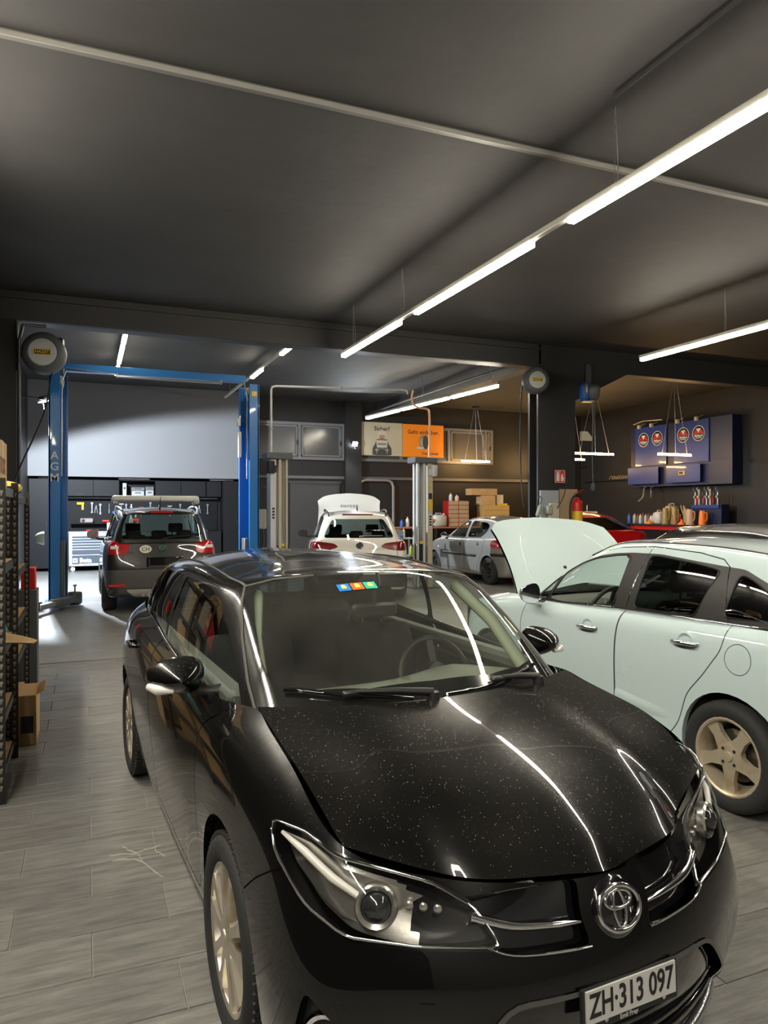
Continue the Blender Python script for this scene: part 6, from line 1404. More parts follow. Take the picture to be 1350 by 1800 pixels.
def bag(label, c, d, m, seed=0, name='plastic_bag', cat='bag'):
    r = np.random.default_rng(seed); nu, nv = 10, 16; G = []
    for i in range(nu):
        a = math.pi*i/(nu-1); row = []
        for k in range(nv+1):
            b_ = 2*math.pi*(k % nv)/nv; q = 1+.22*math.sin(5*b_+3*a+seed)+.12*math.sin(9*b_-4*a); row.append((d[0]/2*math.sin(a)*math.cos(b_)*q, d[1]/2*math.sin(a)*math.sin(b_)*q, d[2]*(.5+.5*math.cos(a)*(-1))))
        G.append(row)
    b = MB(); b.grid(np.array(G)); o = tag(b.build(name, m, None, 'all'), label, cat); o.location = c; return o
bag('crumpled turquoise plastic bag on the near rack', (-.60, 4.99, .868), (.26, .30, .22), mat('turquoise film', (.10, .40, .46), .25, coat=.5), 3)
bag('white paper bag on top of the farther rack', (-.70, 5.95, 1.81), (.3, .4, .13), mat('white paper', (.55, .54, .52), .6), 5); bag('yellow bag on top of the farther rack', (-.62, 6.6, 1.81), (.26, .4, .12), mat('yellow film', (.70, .48, .08), .5), 8)
bag('white crumpled bag low on the farther rack', (-.60, 5.78, 1.21), (.14, .14, .2), bpy.data.materials['white paper'], 11)
o = MB(); G = []
for u in np.linspace(0, 1, 7): G.append([(-.60+.30*u, 5.02+.42*v-.08*u, .888-.01*u-.05*u*u*v) for v in np.linspace(0, 1, 5)])
G = np.array(G); o.grid(G); o.grid((G-[0, 0, .006])[::-1]); tag(o.build('cardboard_sheet', M_CARD, None, 'all'), 'loose cardboard sheet sticking out of the near rack', 'cardboard')
carton('small red crate just past the farther rack', (-.50, 7.62, .95), (.12, .2, .20), m=M_REDP, name='crate', tape=False, cat='crate'); q = carton('grey canister stand under the red crate', (-.50, 7.62, 0), (.16, .24, .948), m=M_DGREY, name='cabinet', tape=False, cat='cabinet')
# ------------------------------------------------------------------ tool wall at the back left
M_CAB = mat('black cabinet', (.006, .006, .007), .6, spec=.2); M_CABD = mat('black cabinet door', (.008, .008, .0095), .55, spec=.2)
def cabinet(label, x0, x1, z0, z1, y0, y1, doors, name='cabinet'):
    t = thing(name, label, 'cabinet', ((x0+x1)/2, (y0+y1)/2, z0)); w, h, d = x1-x0, z1-z0, y1-y0
    MB().box((0, .01, h/2), (w, d-.02, h)).build('carcass', M_CAB, t)
    for k in range(doors):
        dw = w/doors; D = MB().box((-w/2+dw*(k+.5), -d/2+.004, h/2), (dw-.012, .022, h-.012), bev=.003).build('door', M_CABD, t)
        MB().box((-w/2+dw*(k+.5), -d/2-.012, h*.12 if h < .8 else h*.5), (.14 if h < .8 else .02, .014, .014 if h < .8 else .16), bev=.003).build('handle', M_DKMET, D)
    return t
cabinet('black wall cabinet row left end above the tool board', -.5, .88, 2.06, 2.53, 21.95, 22.38, 2); cabinet('black wall cabinet right of the stacked cases', 1.86, 3.3, 2.06, 2.53, 21.95, 22.38, 2); cabinet('black wall cabinet at the right end of the row', 3.32, 3.75, 2.06, 2.53, 21.95, 22.38, 1)
cabinet('tall black cabinet left of the drawer chest', -1.43, -.55, .08, 2.53, 21.75, 22.38, 1); cabinet('tall black cabinet right of the tool board', 3.77, 4.6, .06, 2.53, 21.75, 22.38, 1); cabinet('black base cabinet under the tool board', .95, 3.72, .08, 1.05, 21.75, 22.38, 4)
t = thing('open_shelf', 'open niche in the cabinet row holding grey cases', 'shelf', (1.37, 22.16, 2.06)); MB().box((0, 0, .01), (.96, .42, .02)).box((0, 0, .46), (.96, .42, .02)).box((0, .2, .24), (.96, .02, .44)).build('shell', M_CAB, t)
for lb, x, z, d in (('upright grey case in the cabinet niche', 1.02, 2.082, (.10, .3, .36)), ('flat grey case at the bottom of the niche', 1.38, 2.082, (.34, .3, .14)), ('grey case stacked on the flat one in the niche', 1.38, 2.226, (.36, .3, .10)), ('grey device at the right of the niche', 1.70, 2.082, (.22, .3, .16)), ('small grey device on top at the right of the niche', 1.70, 2.246, (.22, .28, .10))):
    q = carton(lb, (x, 22.08, z), d, m=M_GREYMET if d[2] > .12 else M_DGREY, name='equipment_case', tape=False, cat='case'); MB().box((0, -d[1]/2-.004, d[2]*.6), (d[0]*.5, .006, d[2]*.18)).build('case_handle', M_DKMET, q)
for lb, x0, x1 in (('slim white lamp under the wall above the tall left cabinet', -1.2, -.75), ('slim white lamp above the stacked cases', .85, 1.70), ('slim white lamp above the tall right cabinet', 3.4, 4.1)):
    q = MB(); q.box(((x0+x1)/2, 21.9, 2.565), (x1-x0, .06, .035), bev=.006); tag(q.build('cabinet_lamp', mat('white diffuser', (.75, .76, .78), .4) if 'white diffuser' not in bpy.data.materials else bpy.data.materials['white diffuser']), lb, 'lamp')
t = thing('tool_board', 'black pegboard of hanging hand tools', 'tool board', (1.6, 22.36, 1.55)); MB().box((0, 0, 0), (4.2, .03, .98)).build('board', M_CAB, t); q = MB(); q.box((0, -.03, .47), (4.2, .03, .03)); q.build('rail', M_GREYMET, t)
def tool(kind, label, x, z, m=None, s=1):
    y = 22.305; b = MB()
    if kind == 'pliers': b.tube([(x-.03*s, y, z-.10*s), (x-.02*s, y, z), (x+.012*s, y, z+.09*s)], .010*s, 6); b.tube([(x+.03*s, y, z-.10*s), (x+.02*s, y, z), (x-.012*s, y, z+.09*s)], .010*s, 6)
    elif kind == 'hammer': b.cyl((x, y, z-.14*s), (x, y, z+.1*s), .012*s, 8); b.box((x, y, z+.11*s), (.12*s, .035*s, .035*s), bev=.006)
    elif kind == 'spanner': b.box((x, y, z), (.022*s, .01, .20*s)); b.lathe([(.012*s, -.006), (.028*s, -.006), (.028*s, .006), (.012*s, .006)], 12, Matrix.Translation((x, y, z+.11*s)) @ Matrix.Rotation(math.pi/2, 4, 'X'), closed=True); b.lathe([(.010*s, -.006), (.024*s, -.006), (.024*s, .006), (.010*s, .006)], 10, Matrix.Translation((x, y, z-.11*s)) @ Matrix.Rotation(math.pi/2, 4, 'X'), closed=True)
    elif kind == 'gun': b.cyl((x-.10*s, y, z+.05*s), (x+.06*s, y, z+.05*s), .035*s, 10); b.box((x+.03*s, y, z-.04*s), (.05*s, .04*s, .14*s), bev=.01)
    else: b.tube([(x, y, z-.12*s), (x, y, z-.02*s)], .016*s, 8); b.cyl((x, y, z-.02*s), (x, y, z+.12*s), .006*s, 6)
    return tag(b.build(kind if kind in ('pliers', 'hammer', 'spanner') else {'gun': 'air_gun', 'driver': 'screwdriver'}[kind], m or M_GREYMET), label, 'tool', 'hand tools on the back pegboard')
lab_t = 'hand tool hanging on the black back pegboard'
for k, (kd, x, z, m) in enumerate((('gun', -.12, 1.80, M_YEL), ('spanner', .16, 1.74, None), ('pliers', .27, 1.70, None), ('spanner', .38, 1.70, None), ('driver', .62, 1.72, None), ('gun', .82, 1.55, M_BLUEP), ('hammer', .95, 1.72, None), ('spanner', 1.08, 1.70, None), ('pliers', 1.22, 1.74, M_WHT), ('pliers', 1.21, 1.42, M_WHT), ('driver', 1.34, 1.60, M_WHT), ('hammer', 1.50, 1.62, M_REDP), ('gun', 1.36, 1.33, M_REDP), ('spanner', 1.75, 1.75, None), ('pliers', 2.0, 1.72, None), ('hammer', 2.3, 1.66, None), ('spanner', 2.6, 1.70, None), ('driver', 2.9, 1.66, M_YEL), ('pliers', 3.15, 1.70, None), ('spanner', 3.4, 1.70, None), ('gun', .55, 1.30, M_REDP))):
    tool(kd, ['yellow air gun', 'first spanner', 'first pliers', 'short spanner', 'screwdriver', 'blue air gun', 'hammer', 'long spanner', 'white pliers', 'lower white pliers', 'white screwdriver', 'red hammer', 'red air gun', 'grey spanner', 'grey pliers', 'right hammer', 'bright spanner', 'yellow screwdriver', 'right pliers', 'last spanner', 'low red air gun'][k]+' hanging on the black pegboard behind the dark car', x, z, m, 1.15)
t = thing('radio', 'small grey radio on the shelf below the pegboard', 'radio', (.02, 22.18, 1.31)); MB().box((0, 0, .07), (.34, .14, .13), bev=.02).build('case', mat('pinkish grey', (.25, .20, .20), .5), t); q = MB(); q.lathe([(0, .006), (.04, .004), (.045, 0)], 16, Matrix.Translation((-.09, -.072, .07)) @ Matrix.Rotation(math.pi/2, 4, 'X')); q.build('speaker', M_INK, t)
q = MB(); q.box((.1, 22.22, 1.295), (1.0, .26, .02)); tag(q.build('wall_shelf', M_CAB), 'narrow black shelf under the pegboard', 'shelf')
carton('cream carton on the bench behind the drawer chest', (.62, 22.0, 1.10), (.14, .2, .22), m=M_CREAM, tape=False); carton('red carton lying on the drawer chest', (.16, 21.65, 1.085), (.3, .2, .05), m=M_REDP, tape=False); 
# drawer chest on castors
t = thing('tool_chest', 'pale roller tool chest with blue-grey drawers at the back', 'tool chest', (.19, 21.75, 0)); MB().box((0, 0, .60), (1.24, .60, .92), bev=.02).box((0, -.005, 1.065), (1.27, .64, .03), bev=.01).build('body', mat('pale chest enamel', (.55, .60, .68), .35), t)
M_DRW = mat('drawer front', (.085, .10, .13), .35, .2); z = .985
for k, h in enumerate((.075, .075, .075, .075, .075, .15, .26)):
    D = MB().box((0, -.305, z-h/2), (1.08, .02, h-.010), bev=.003).build('drawer', M_DRW, t); q = MB(); G = [[(x, -.316-.02*s*(1-(x/.54)**2), z-.006-.016*s2) for s, s2 in ((0, 0), (1, .3), (1, .8), (0, 1.2))] for x in np.linspace(-.54, .54, 9)]; q.grid(np.array(G)[::-1]); q.build('drawer_grip', bpy.data.materials['pale chest enamel'], D, 'all'); z -= h
text_mesh('Beta', .17, Matrix.Translation((-.20, -.318, .30)) @ Matrix.Rotation(math.pi/2, 4, 'X'), M_WTXT, t, depth=.001, bold=.007); q = MB(); q.box((-.46, -.317, .30), (.12, .004, .12)); q.build('logo_square', M_WTXT, t); q = MB(); q.prism([(-.04, .03), (-.01, -.04), (.05, .05), (.03, .05), (-.01, -.0), (-.02, .03)], .002, Matrix.Translation((-.46, -.3195, .30)) @ Matrix.Rotation(math.pi/2, 4, 'X')); q.build('logo_tick', M_DRW, t); MB().box((-.05, -.317, .20), (.62, .003, .022)).build('small_print', M_WTXT, t)
for x in (-.52, .52):
    for y in (-.22, .22): q = MB(); q.lathe([(0, -.022), (.055, -.022), (.06, -.01), (.06, .01), (.055, .022), (0, .022)], 18, Matrix.Translation((x, y, .06)) @ Matrix.Rotation(math.pi/2, 4, 'X')); q.box((x, y, .12), (.08, .06, .03)); q.build('castor', M_GALV, t)
# ------------------------------------------------------------------ banner
t = thing('banner', 'advertising banner, half beige and half orange, on the back wall', 'banner', (9.79, 22.26, 4.02)); MB().box((-.75, 0, 0), (1.56, .02, 1.10)).build('beige_half', mat('beige vinyl', (.46, .40, .27), .5), t); MB().box((.79, 0, -.01), (1.54, .02, 1.10)).build('orange_half', mat('orange vinyl', (.85, .24, .012), .5), t)
RX = Matrix.Rotation(math.pi/2, 4, 'X')
text_mesh('Sicher?', .20, Matrix.Translation((-.72, -.012, .34)) @ RX, M_INK, t, depth=.001, bold=.003); text_mesh('Geht einfacher.', .19, Matrix.Translation((.80, -.012, .28)) @ RX, mat('brown ink', (.10, .03, .01), .6), t, depth=.001, bold=.003); text_mesh('Continental', .13, Matrix.Translation((1.05, -.012, -.43)) @ RX, M_INK, t, depth=.001, bold=.002)
def flat(parent, nm, poly, m, k=1): q = MB(); q.prism([(x, z) for x, z in poly], .002*k, Matrix.Translation((0, -.0105, 0)) @ RX); return q.build(nm, m, parent, None)
ell = lambda cx, cz, a, b_, n=20: [(cx+a*math.cos(2*math.pi*i/n), cz+b_*math.sin(2*math.pi*i/n)) for i in range(n)]
M_SK = mat('print skin', (.42, .22, .13), .6); M_PD = mat('print pale', (.50, .46, .36), .6); M_GR2 = mat('print dark', (.05, .055, .05), .6); M_GR3 = mat('print grey', (.20, .20, .18), .6)
pf = flat(t, 'printed_person', [(-1.06, -.52), (-1.05, -.30), (-.96, -.16), (-.92, -.02), (-.80, -.0), (-.66, .0), (-.52, -.02), (-.48, -.16), (-.38, -.30), (-.37, -.52), (-.5, -.54), (-.94, -.54)], M_GR2); flat(pf, 'chest_pad', [(-.93, -.04), (-.51, -.04), (-.54, -.28), (-.90, -.28)], M_PD, 2); flat(pf, 'pad_stripe', [(-.88, -.13), (-.56, -.13), (-.57, -.20), (-.87, -.20)], M_GR3, 3); flat(pf, 'printed_head', ell(-.72, .08, .10, .14), M_SK, 2); flat(pf, 'printed_cap', [(-.86, .10), (-.85, .26), (-.72, .31), (-.59, .26), (-.58, .10), (-.62, .06), (-.63, .14), (-.81, .14), (-.82, .06)], M_PD, 3); flat(pf, 'moustache', [(-.78, .02), (-.66, .02), (-.68, -.01), (-.76, -.01)], M_GR2, 3)
q = MB(); q.tube([(-.72+.19*math.cos(a), -.016, -.50+.19*math.sin(a)) for a in np.linspace(.0, math.pi, 17)], .016, 6); q.build('printed_wheel', M_GR3, pf); flat(pf, 'printed_hand', ell(-.90, -.36, .06, .05), M_SK, 3); flat(pf, 'printed_hand', ell(-.54, -.36, .06, .05), M_SK, 3)
ty = flat(t, 'printed_tyre', ell(.80, -.05, .17, .24, 28), M_GR3); flat(ty, 'tyre_tread', ell(.88, -.05, .10, .235, 24), M_GR2, 2); flat(ty, 'tyre_hole', ell(.74, -.05, .07, .13, 20), mat('print tan', (.40, .28, .18), .6), 2); flat(ty, 'tyre_base', [(.55, -.20), (.85, -.22), (.9, -.27), (.55, -.29)], M_PD, 2)
for x, z in ((-1.5, .53), (0, .53), (1.5, .52), (-1.5, -.53), (1.5, -.53)): q = MB(); q.lathe([(0, .008), (.022, .006), (.024, 0)], 10, Matrix.Translation((x, -.012, z)) @ RX); q.build('eyelet', M_GREYMET, t)
# ------------------------------------------------------------------ bench along the back wall, behind the silver car
t = thing('workbench', 'long workbench with a brown top behind the silver car', 'workbench', (11.6, 21.85, 0)); MB().box((0, 0, 1.09), (5.6, .75, .05), bev=.006).build('bench_top', mat('bench top', (.38, .14, .06), .5), t)
for x in (-2.7, -.9, .9, 2.7):
    for y in (-.32, .32): MB().box((x, y, .53), (.07, .07, 1.06)).build('leg', M_DKMET, t)
MB().box((0, .1, .30), (5.4, .5, .03)).build('lower_shelf', M_DKMET, t)
BY = 21.72
def parts_cabinet(label, x, z, w, h, d, m, rows, dm, cols=1):
    t = thing('parts_cabinet', label, 'cabinet', (x, BY, z)); MB().box((0, 0, h/2), (w, d, h), bev=.006).build('case', m, t); rh = h/rows
    for c in range(cols):
        for r in range(rows): D = MB().box((-w/2+w/cols*(c+.5), -d/2-.006, rh*(r+.5)), (w/cols-.03, .014, rh-.02), bev=.003).build('drawer', dm, t)
    return t
parts_cabinet('red small-parts cabinet on the bench behind the silver car', 11.55, 1.116, .78, .86, .4, mat('red enamel', (.40, .012, .012), .4), 6, mat('clear drawer', (.42, .33, .20), .25), 2)
parts_cabinet('yellowish drawer cabinet at the right of the bench', 13.0, 1.116, 1.05, .72, .4, mat('tan enamel', (.45, .28, .09), .5), 4, mat('tan drawer', (.50, .34, .13), .45))
carton('cardboard box on the tan drawer cabinet behind the silver car', (12.72, 21.75, 1.837), (.55, .36, .34)); carton('flat cardboard box topmost on the stack behind the silver car', (12.55, 21.75, 2.178), (1.0, .42, .22)); carton('white carton beside the boxes on the tan cabinet', (13.25, 21.80, 1.837), (.26, .24, .36), m=M_WHT); 
def bottle(label, x, y, z, h, r, m, cap=None, name='bottle', cat='bottle', group=None, lb=None):
    b = MB(); b.lathe([(0, 0), (r*.9, 0), (r, h*.05), (r, h*.62), (r*.85, h*.74), (r*.35, h*.86), (r*.32, h*.93)], 14); o = tag(b.build(name, m, None, 50), label, cat, group); o.location = (x, y, z)
    c = MB(); c.lathe([(r*.40, h*.90), (r*.40, h), (0, h)], 12); c.build('cap', cap or M_REDP, o)
    if lb: l = MB(); l.lathe([(r*1.01, h*.2), (r*1.01, h*.52)], 14); l.build('label', lb, o)
    return o
def canister(label, x, y, z, w, d, h, m, cap=M_REDP, rz=0, name='canister'):
    b = MB(); b.box((0, 0, h*.43), (w, d, h*.86), bev=min(w, d)*.18); o = tag(b.build(name, m, None, 50), label, 'canister'); o.location = (x, y, z); o.rotation_euler = (0, 0, rz)
    q = MB(); q.tube([(-w*.28, 0, h*.84), (-w*.25, 0, h*.97), (w*.15, 0, h*.97), (w*.2, 0, h*.84)], .018, 6); q.build('handle', m, o, 60); c = MB(); c.lathe([(.035, h*.82), (.038, h*.97), (0, h*.97)], 12, Matrix.Translation((w*.36, 0, 0))); c.build('cap', cap, o); return o
canister('big translucent white canister on the bench', 10.85, 21.6, 1.116, .48, .36, .46, mat('milky plastic', (.48, .46, .40), .4), M_WHT); q = MB(); q.box((10.26, 21.6, 1.216), (.28, .26, .2), bev=.03).box((10.52, 21.6, 1.34), (.2, .2, .10), bev=.02); o = tag(q.build('pump', M_REDP), 'red and orange pump on the bench by the beige lift post', 'pump'); MB().box((10.5, 21.46, 1.34), (.2, .1, .10), bev=.02).build('pump_head', M_ORG, o)
bottle('white spray bottle on the red parts cabinet', 11.35, BY, 1.978, .26, .06, M_WHT, M_CREAM); bottle('second pale bottle on the red parts cabinet', 11.58, BY, 1.978, .2, .07, M_CREAM, M_WHT); bottle('small bottle left on the bench end', 9.5, 21.6, 1.116, .25, .06, M_BLUEP, M_BLUEP); bottle('orange-capped white bottle on the bench end', 9.75, 21.7, 1.116, .34, .06, M_WHT, M_ORG)
q = carton('yellow tray on the tan drawer cabinet', (13.28, 21.60, 1.837), (.36, .12, .06), m=M_YEL, name='tray', tape=False, cat='tray')
for k, x in enumerate((9.0, 9.3)): pass
t = thing('trolley', 'white tool trolley between the white car and the beige post', 'trolley', (7.25, 16.3, 0)); 
for z in (.2, .55, .98): MB().box((0, 0, z), (.42, .4, .025)).build('tray', M_WHT, t)
for x in (-.2, .2):
    for y in (-.19, .19): MB().box((x, y, .5), (.025, .025, 1.0)).build('leg', M_WHT, t)
bottle('orange and white spray can on the white trolley', 7.20, 16.25, .995, .24, .035, M_WHT, M_ORG); bottle('blue can on the white trolley', 7.1, 16.2, .995, .12, .05, M_BLUEP, M_WHT); bottle('green-labelled bottle on the trolley middle tray', 7.35, 16.15, .565, .28, .04, mat('lime', (.35, .50, .05), .4), M_REDP)
# ------------------------------------------------------------------ column: cladding, boxes, extinguisher, sign
q = MB(); q.box((9.13, 12.96, 1.05), (.46, .04, 2.10)); tag(q.build('column_cladding', mat('pale grey cladding', (.38, .41, .45), .45)), 'pale grey sheet cladding on the lower column', 'cladding'); q = MB(); q.box((9.62, 12.96, 1.06), (.46, .04, 2.14)); tag(q.build('column_cladding', mat('tan cladding', (.42, .31, .19), .55)), 'tan board cladding on the lower column behind the fire extinguisher', 'cladding')
t = thing('fire_extinguisher', 'red fire extinguisher with a yellow label on the column', 'extinguisher', (9.74, 12.80, 1.30)); q = MB(); q.lathe([(0, 0), (.10, 0), (.11, .02), (.11, .50), (.095, .57), (.05, .61), (.035, .62), (.035, .66), (0, .66)], 24); q.build('cylinder', M_REDP, t, 45); q = MB(); q.lathe([(.112, .14), (.112, .36)], 24); q.build('label', M_YEL, t, 60); q = MB(); q.lathe([(.1125, .05), (.1125, .13)], 24); q.build('lower_label', M_CREAM, t, 60)
q = MB(); q.box((0, -.02, .69), (.06, .10, .05), bev=.01); q.box((.03, -.0, .73), (.22, .025, .014), M=Matrix.Rotation(-.15, 4, 'Y')); q.build('valve', M_INK, t); q = MB(); q.box((.05, 0, .78), (.20, .025, .014), M=Matrix.Rotation(-.35, 4, 'Y')); q.build('lever', M_REDP, t); q = MB(); q.tube(smooth_curve([(-.03, -.03, .68), (-.15, -.06, .66), (-.22, -.05, .5), (-.22, -.04, .2), (-.16, -.05, -.02)], 5), .018, 8); q.build('hose', M_HOSE, t, 60); MB().box((0, .06, .3), (.12, .10, .05)).build('wall_bracket', M_DKMET, t)
t = thing('fire_sign', 'red fire extinguisher sign with white symbols on the column', 'sign', (9.40, 12.955, 2.40)); MB().box((0, 0, 0), (.26, .012, .27)).build('plate', mat('sign red', (.62, .03, .02), .4), t)
def flat2(parent, nm, poly, m, off=-.0065): q = MB(); q.prism(poly, .002, Matrix.Translation((0, off, 0)) @ RX); return q.build(nm, m, parent, None)
flat2(t, 'cylinder_symbol', [(-.09, -.10), (-.02, -.10), (-.02, .05), (-.035, .08), (-.075, .08), (-.09, .05)], M_WTXT); flat2(t, 'nozzle_symbol', [(-.075, .085), (-.02, .085), (-.02, .105), (-.10, .105)], M_WTXT); flat2(t, 'flame_symbol', [(.03, -.10), (.09, -.10), (.10, -.02), (.075, .0), (.08, .08), (.05, .03), (.03, .05), (.025, -.04)], M_WTXT); flat2(t, 'divider', [(-.003, -.125), (.003, -.125), (.003, .125), (-.003, .125)], M_WTXT)
for nm, pl_ in (('edge_top', [(-.13, .125), (.13, .125), (.13, .135), (-.13, .135)]), ('edge_bottom', [(-.13, -.135), (.13, -.135), (.13, -.125), (-.13, -.125)]), ('edge_side', [(-.13, -.135), (-.12, -.135), (-.12, .135), (-.13, .135)]), ('edge_side', [(.12, -.135), (.13, -.135), (.13, .135), (.12, .135)])): flat2(t, nm, pl_, M_WTXT)
t = thing('socket_box', 'cream electrical socket box on the pale column cladding', 'socket box', (9.20, 12.9, 1.62)); MB().box((0, 0, 0), (.26, .10, .42), bev=.02).build('box', M_CREAM, t); MB().box((-.16, -.05, .06), (.14, .12, .2), bev=.03).build('lid', mat('grey green', (.36, .38, .30), .5), t)
for x in (-.08, .02, .10): q = MB(); q.cyl((x, -.05, -.26), (x, -.05, -.18), .035, 12); q.build('plug', M_REDP if x > 0 else M_BLUEP, t)
q = MB(); q.tube(smooth_curve([(.05, -.06, .1), (.2, -.08, .35), (.33, -.05, .75)], 5), .010, 6); q.tube(smooth_curve([(.02, -.06, -.28), (.04, -.07, -.6), (.0, -.05, -.9)], 5), .016, 6); q.build('cables', M_HOSE, t); 
b_ = bpy.data.objects['column']
t = thing('inspection_lamp', 'grey hand lamps hanging at the left edge of the column', 'lamp', (8.84, 12.96, 1.60)); q = MB(); q.box((0, -.05, .06), (.10, .08, .26), M=Matrix.Rotation(.35, 4, 'Y'), bev=.03); q.build('lamp_body', mat('grey green 2', (.34, .36, .30), .5), t); q = MB(); q.lathe([(0, .02), (.06, .015), (.065, -.02), (0, -.02)], 16, Matrix.Translation((-.07, -.08, -.16)) @ RX); q.build('red_lamp', M_REDP, t); MB().tube(smooth_curve([(.03, -.05, .2), (.06, -.06, .32), (0, -.05, .36), (-.04, -.05, .2)], 4), .010, 6).build('lead', M_HOSE, t)
t = thing('pipe', 'thin pipe along the right side of the dark column', 'pipe', (10.05, 13.48, 0)); MB().tube([(0, 0, 0), (0, 0, 4.6), (0, -.2, 4.85)], .03, 8).build('tube', M_DKMET, t); MB().box((-.05, .03, 2.6), (.14, .05, .06)).build('pipe_clip', M_DKMET, t)
q = MB(); q.prism([(-.1, -.1), (.16, -.1), (.16, -.02), (.04, .1), (-.1, .1)], .08, Matrix.Translation((10.0, 12.92, 3.28)) @ RX); tag(q.build('emergency_light', M_CREAM), 'small cream emergency light on the right of the column', 'lamp'); 
# ------------------------------------------------------------------ oil station on the right wall
M_OB = mat('oil cabinet blue', (.022, .05, .22), .3, coat=.3); M_OBD = mat('oil cabinet navy', (.008, .014, .05), .4)
t = thing('oil_cabinet', 'navy wall cabinet with raised blue doors and round red emblems', 'cabinet', (17.0, 17.2, 2.4)); MB().box((0, 0, 1.0), (.36, 4.1, 1.95)).build('carcass', M_OBD, t)
def midland(parent, y, z):
    M = frame((-.221, y, z), (0, -1, 0), (0, 0, 1)); q = MB(); q.lathe([(0, .004), (.235, .003), (.24, 0)], 36, M); d = q.build('emblem_disc', M_INK, parent)
    q = MB(); q.lathe([(.215, .0045), (.232, .0045)], 36, M); q.build('emblem_ring', M_WTXT, d, None); q = MB(); q.prism([(-.20, -.02), (-.10, .13), (0, -.02)], .003, M @ Matrix.Translation((0, 0, .0035))); q.prism([(.0, -.02), (.10, .13), (.20, -.02)], .003, M @ Matrix.Translation((0, 0, .0035))); q.build('emblem_peaks', M_REDP, d, None)
    q = MB(); q.prism([(-.09, .14), (.09, .14), (0, .01)], .003, M @ Matrix.Translation((0, 0, .0036))); q.build('emblem_wedge', M_WTXT, d, None); text_mesh('Midland', .095, M @ Matrix.Translation((0, -.075, .0045)), M_WTXT, d, depth=.0008, bold=.002); q = MB(); q.box((0, -.135, .0045), (.22, .016, .001)); q.xf(M); q.build('emblem_line', M_WTXT, d, None)
for y0, y1 in ((17.62, 19.0), (15.95, 17.3)):
    D = MB().box((-.205, (y0+y1)/2-17.2, 1.33), (.025, y1-y0, 1.26), bev=.006).build('raised_door', M_OB, t)
    for k in (.28, .72): midland(D, y0+(y1-y0)*k-17.2, 1.55)
for y0, y1, st in ((17.87, 19.26, 0), (16.18, 17.53, 1)):
    D = MB().box((-.30, (y0+y1)/2-17.2, .38), (.02, y1-y0, .54), bev=.006).build('lower_door', M_OB, t)
    if st: MB().box((-.312, 16.9-17.2, .40), (.004, .24, .12)).build('yellow_sticker', M_YEL, D); MB().box((-.3145, 16.92-17.2, .40), (.002, .16, .07)).build('sticker_print', M_INK, D)
for k, y in enumerate((18.75, 18.2, 17.1, 16.35)):
    q = MB(); q.box((16.72, y, 4.38), (.10, .10, .12), bev=.012); q.tube([(16.75, y, 4.42), (16.98, y, 4.50)], .012, 6); tag(q.build('spotlight', M_CREAM), ['first', 'second', 'third', 'fourth'][k]+' small cream spotlight from the column above the blue doors', 'lamp', 'spotlights above the oil cabinet')
q = MB(); q.tube([(16.8, 19.1, 4.5), (16.75, 18.6, 4.56), (16.78, 17.8, 4.52)], .02, 6); tag(q.build('cable_loop', M_GREYMET), 'grey cable above the blue doors', 'cable')
q = MB(); q.tube(smooth_curve([(16.85, 18.55, 2.424), (16.75, 18.55, 2.38), (16.65, 18.5, 2.1), (16.6, 18.65, 1.95)], 4), .025, 6); q.tube(smooth_curve([(16.85, 18.25, 2.424), (16.75, 18.25, 2.38), (16.62, 18.1, 2.25), (16.66, 18.15, 2.08)], 4), .022, 6); tag(q.build('drip_spout', M_GREYMET), 'bent grey spouts under the blue cabinet', 'spout')
t = thing('counter', 'dark counter along the right wall holding oil cans', 'counter', (16.75, 17.3, 0)); MB().box((0, 0, 1.21), (.8, 4.6, .05), bev=.006).build('counter_top', M_DKMET, t); MB().box((.05, 0, .60), (.66, 4.5, 1.18)).build('counter_base', M_CAB, t)
MB().box((-.30, .35, 1.14), (.03, 2.4, .16)).build('red_front', M_REDP, t)
CX = 16.62; CZ = 1.237
for k, (y, h, r, m, c, lb) in enumerate(((19.1, .28, .06, M_BLUEP, M_BLUEP, 'blue bottle'), (18.85, .30, .055, M_WHT, M_DGREY, 'white spray bottle'), (18.7, .26, .05, M_DGREY, M_REDP, 'first dark bottle with a red cap'), (18.58, .28, .05, M_WHT, M_REDP, 'white bottle with a red cap'), (18.46, .30, .05, M_DGREY, M_REDP, 'second dark bottle with a red cap'), (18.34, .28, .05, M_CREAM, M_REDP, 'cream bottle with a red cap'), (18.22, .29, .05, M_DGREY, M_REDP, 'third dark bottle with a red cap'), (18.10, .26, .05, M_WHT, M_REDP, 'small white bottle with a red cap'), (17.98, .30, .06, M_WHT, M_WHT, 'round white bottle'), (16.88, .26, .045, M_REDP, M_WHT, 'red bottle beside the jugs'))):
    bottle(lb+' on the oil counter', CX, y, CZ, h*1.15, r, m, c, group='bottles on the oil counter')
canister('white canister with a black label among the oil cans', CX, 17.75, CZ, .26, .26, .44, M_WHT, M_REDP); canister('large pale canister with a red cap behind the oil jugs', CX+.28, 17.5, CZ, .30, .40, .66, mat('pale pink plastic', (.50, .40, .34), .45), M_REDP, math.pi/2)
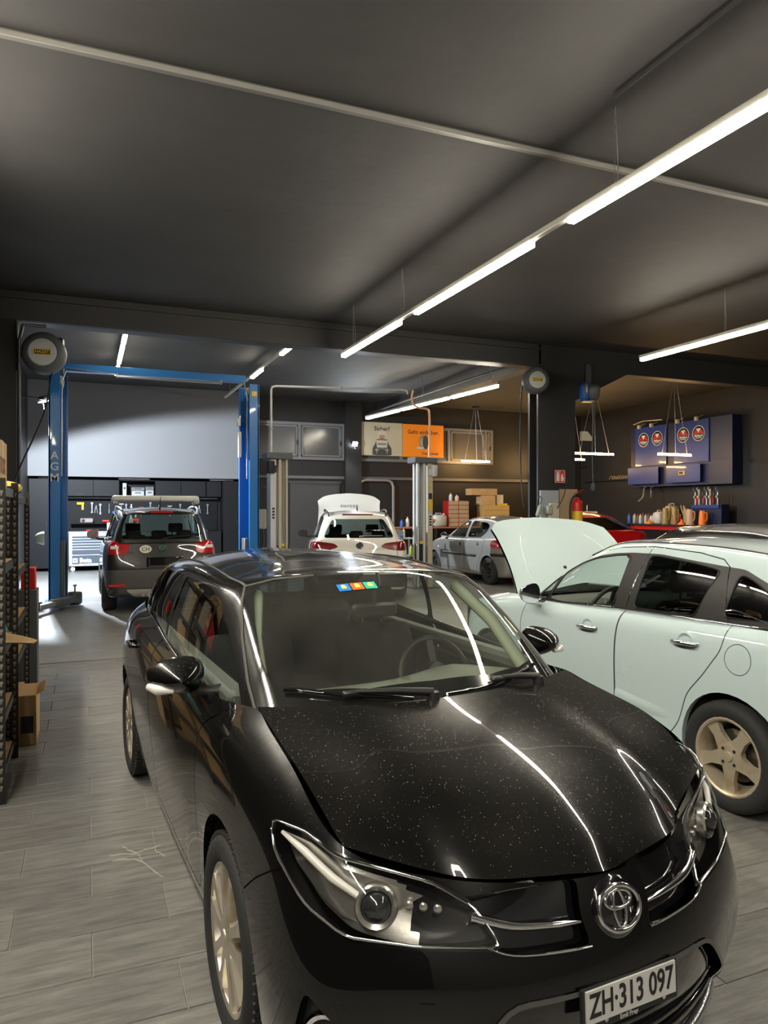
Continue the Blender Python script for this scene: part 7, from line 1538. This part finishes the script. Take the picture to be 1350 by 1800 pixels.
def jug(label, y, h, r, m, spout=True, x=CX, lean=.5):
    b = MB(); b.lathe([(0, 0), (r, 0), (r*1.02, h*.05), (r*.86, h*.75), (r*.70, h), (r*.66, h), (r*.80, h*.7), (r*.9, .02), (0, .015)], 20); o = tag(b.build('oil_jug', m, None, 50), label, 'jug'); o.location = (x, y, CZ)
    q = MB(); q.tube(smooth_curve([(0, -r*.8, h*.85), (0, -r*1.5, h*.8), (0, -r*1.45, h*.4), (0, -r*.95, h*.25)], 4), .02, 6); q.build('jug_handle', m, o, 60)
    if spout: q = MB(); q.tube([(0, r*.6, h*.55), (0, r*1.5, h*.9), (0, r*2.0, h*1.22)], [.05, .032, .022], 8); q.build('jug_spout', m, o, 60)
    return o
jug('tall brownish oil jug at the front of the counter', 17.32, .50, .11, M_OILY, False, 16.46); jug('yellowish oil jug with a long spout', 17.12, .52, .11, mat('amber plastic', (.34, .26, .08), .35)); jug('small brown jug beside the orange funnel', 16.92, .30, .09, mat('brown jug', (.30, .15, .06), .4), False, 16.45); jug('greenish translucent oil jug', 16.74, .48, .11, mat('olive plastic', (.28, .22, .10), .35), True, 16.72); jug('large beige oil jug with a long slanted spout', 16.32, .46, .12, mat('beige plastic', (.50, .34, .22), .45), True, 16.44); jug('orange oil jug at the right end of the counter', 15.85, .42, .11, M_ORG, False, 16.44)
def funnel(label, y, m): b = MB(); b.lathe([(.012, .16), (.02, .09), (.12, .0), (.125, 0), (.125, .015), (.03, .10), (.02, .16)], 20); o = tag(b.build('funnel', m, None, 50), label, 'funnel'); o.location = (CX-.18, y, CZ); return o
funnel('orange funnel upside down on the oil counter', 17.98, M_ORG); funnel('second orange funnel nearer the jugs', 16.64, M_ORG)
t = thing('grease_gun_rack', 'navy rack holding upright oil dispensing guns', 'rack', (16.75, 15.92, CZ)); MB().box((.05, 0, .30), (.3, 1.1, .6)).build('rack_body', M_OBD, t); MB().box((-.12, 0, .54), (.06, 1.0, .10)).build('holder', M_OB, t)
for k, y in enumerate((-.42, -.28, -.15, -.02, .12, .26, .40)):
    q = MB(); q.cyl((-.10, y, .5), (-.10, y, .95+.05*(k % 3)), .022, 8); q.tube([(-.10, y, .95), (-.16, y+.03, 1.06), (-.10, y+.06, 1.10)], .015, 6); q.box((-.13, y, .82), (.05, .05, .07)); q.build('oil_gun', (M_GREYMET, M_DKMET, M_CREAM)[k % 3], t); 
for k, y in enumerate((-.30, .05, .3)): MB().box((-.14, y, .74), (.03, .03, .22)).build('red_handle', M_REDP, t)
q = MB(); q.box((17.12, 20.55, 2.72), (.16, 3.2, .03)); sh_ = tag(q.build('wall_shelf', M_DKMET), 'narrow dark wall shelf left of the blue cabinet', 'shelf')
q = MB(); rr = np.random.default_rng(4)
for k in range(9): y = 19.5+.12*k; q.tube(smooth_curve([(17.1, y, 2.75), (17.06, y+.05, 2.80+.06*rr.random()), (17.1, y+.16, 2.78+.05*rr.random()), (17.08, y+.2, 2.75)], 4), .012, 5)
tag(q.build('cable_bundle', mat('tan cable', (.42, .28, .14), .5)), 'tangle of pale cables on the wall shelf', 'cable')['kind'] = 'stuff'
t = thing('tool_rail', 'white rail with standing rods behind the red car', 'rail', (14.3, 18.5, 0)); MB().box((0, 0, 1.60), (1.05, .03, .06)).build('rail', M_WHT, t)
for x in (-.45, .45): MB().box((x, 0, .77), (.04, .04, 1.54)).build('leg', M_DKMET, t)
for x in (-.42, -.16, .12): MB().cyl((x, -.03, 1.0), (x, -.03, 1.92 if x < -.2 else 1.82), .012, 6).build('rod', M_WHT, t)
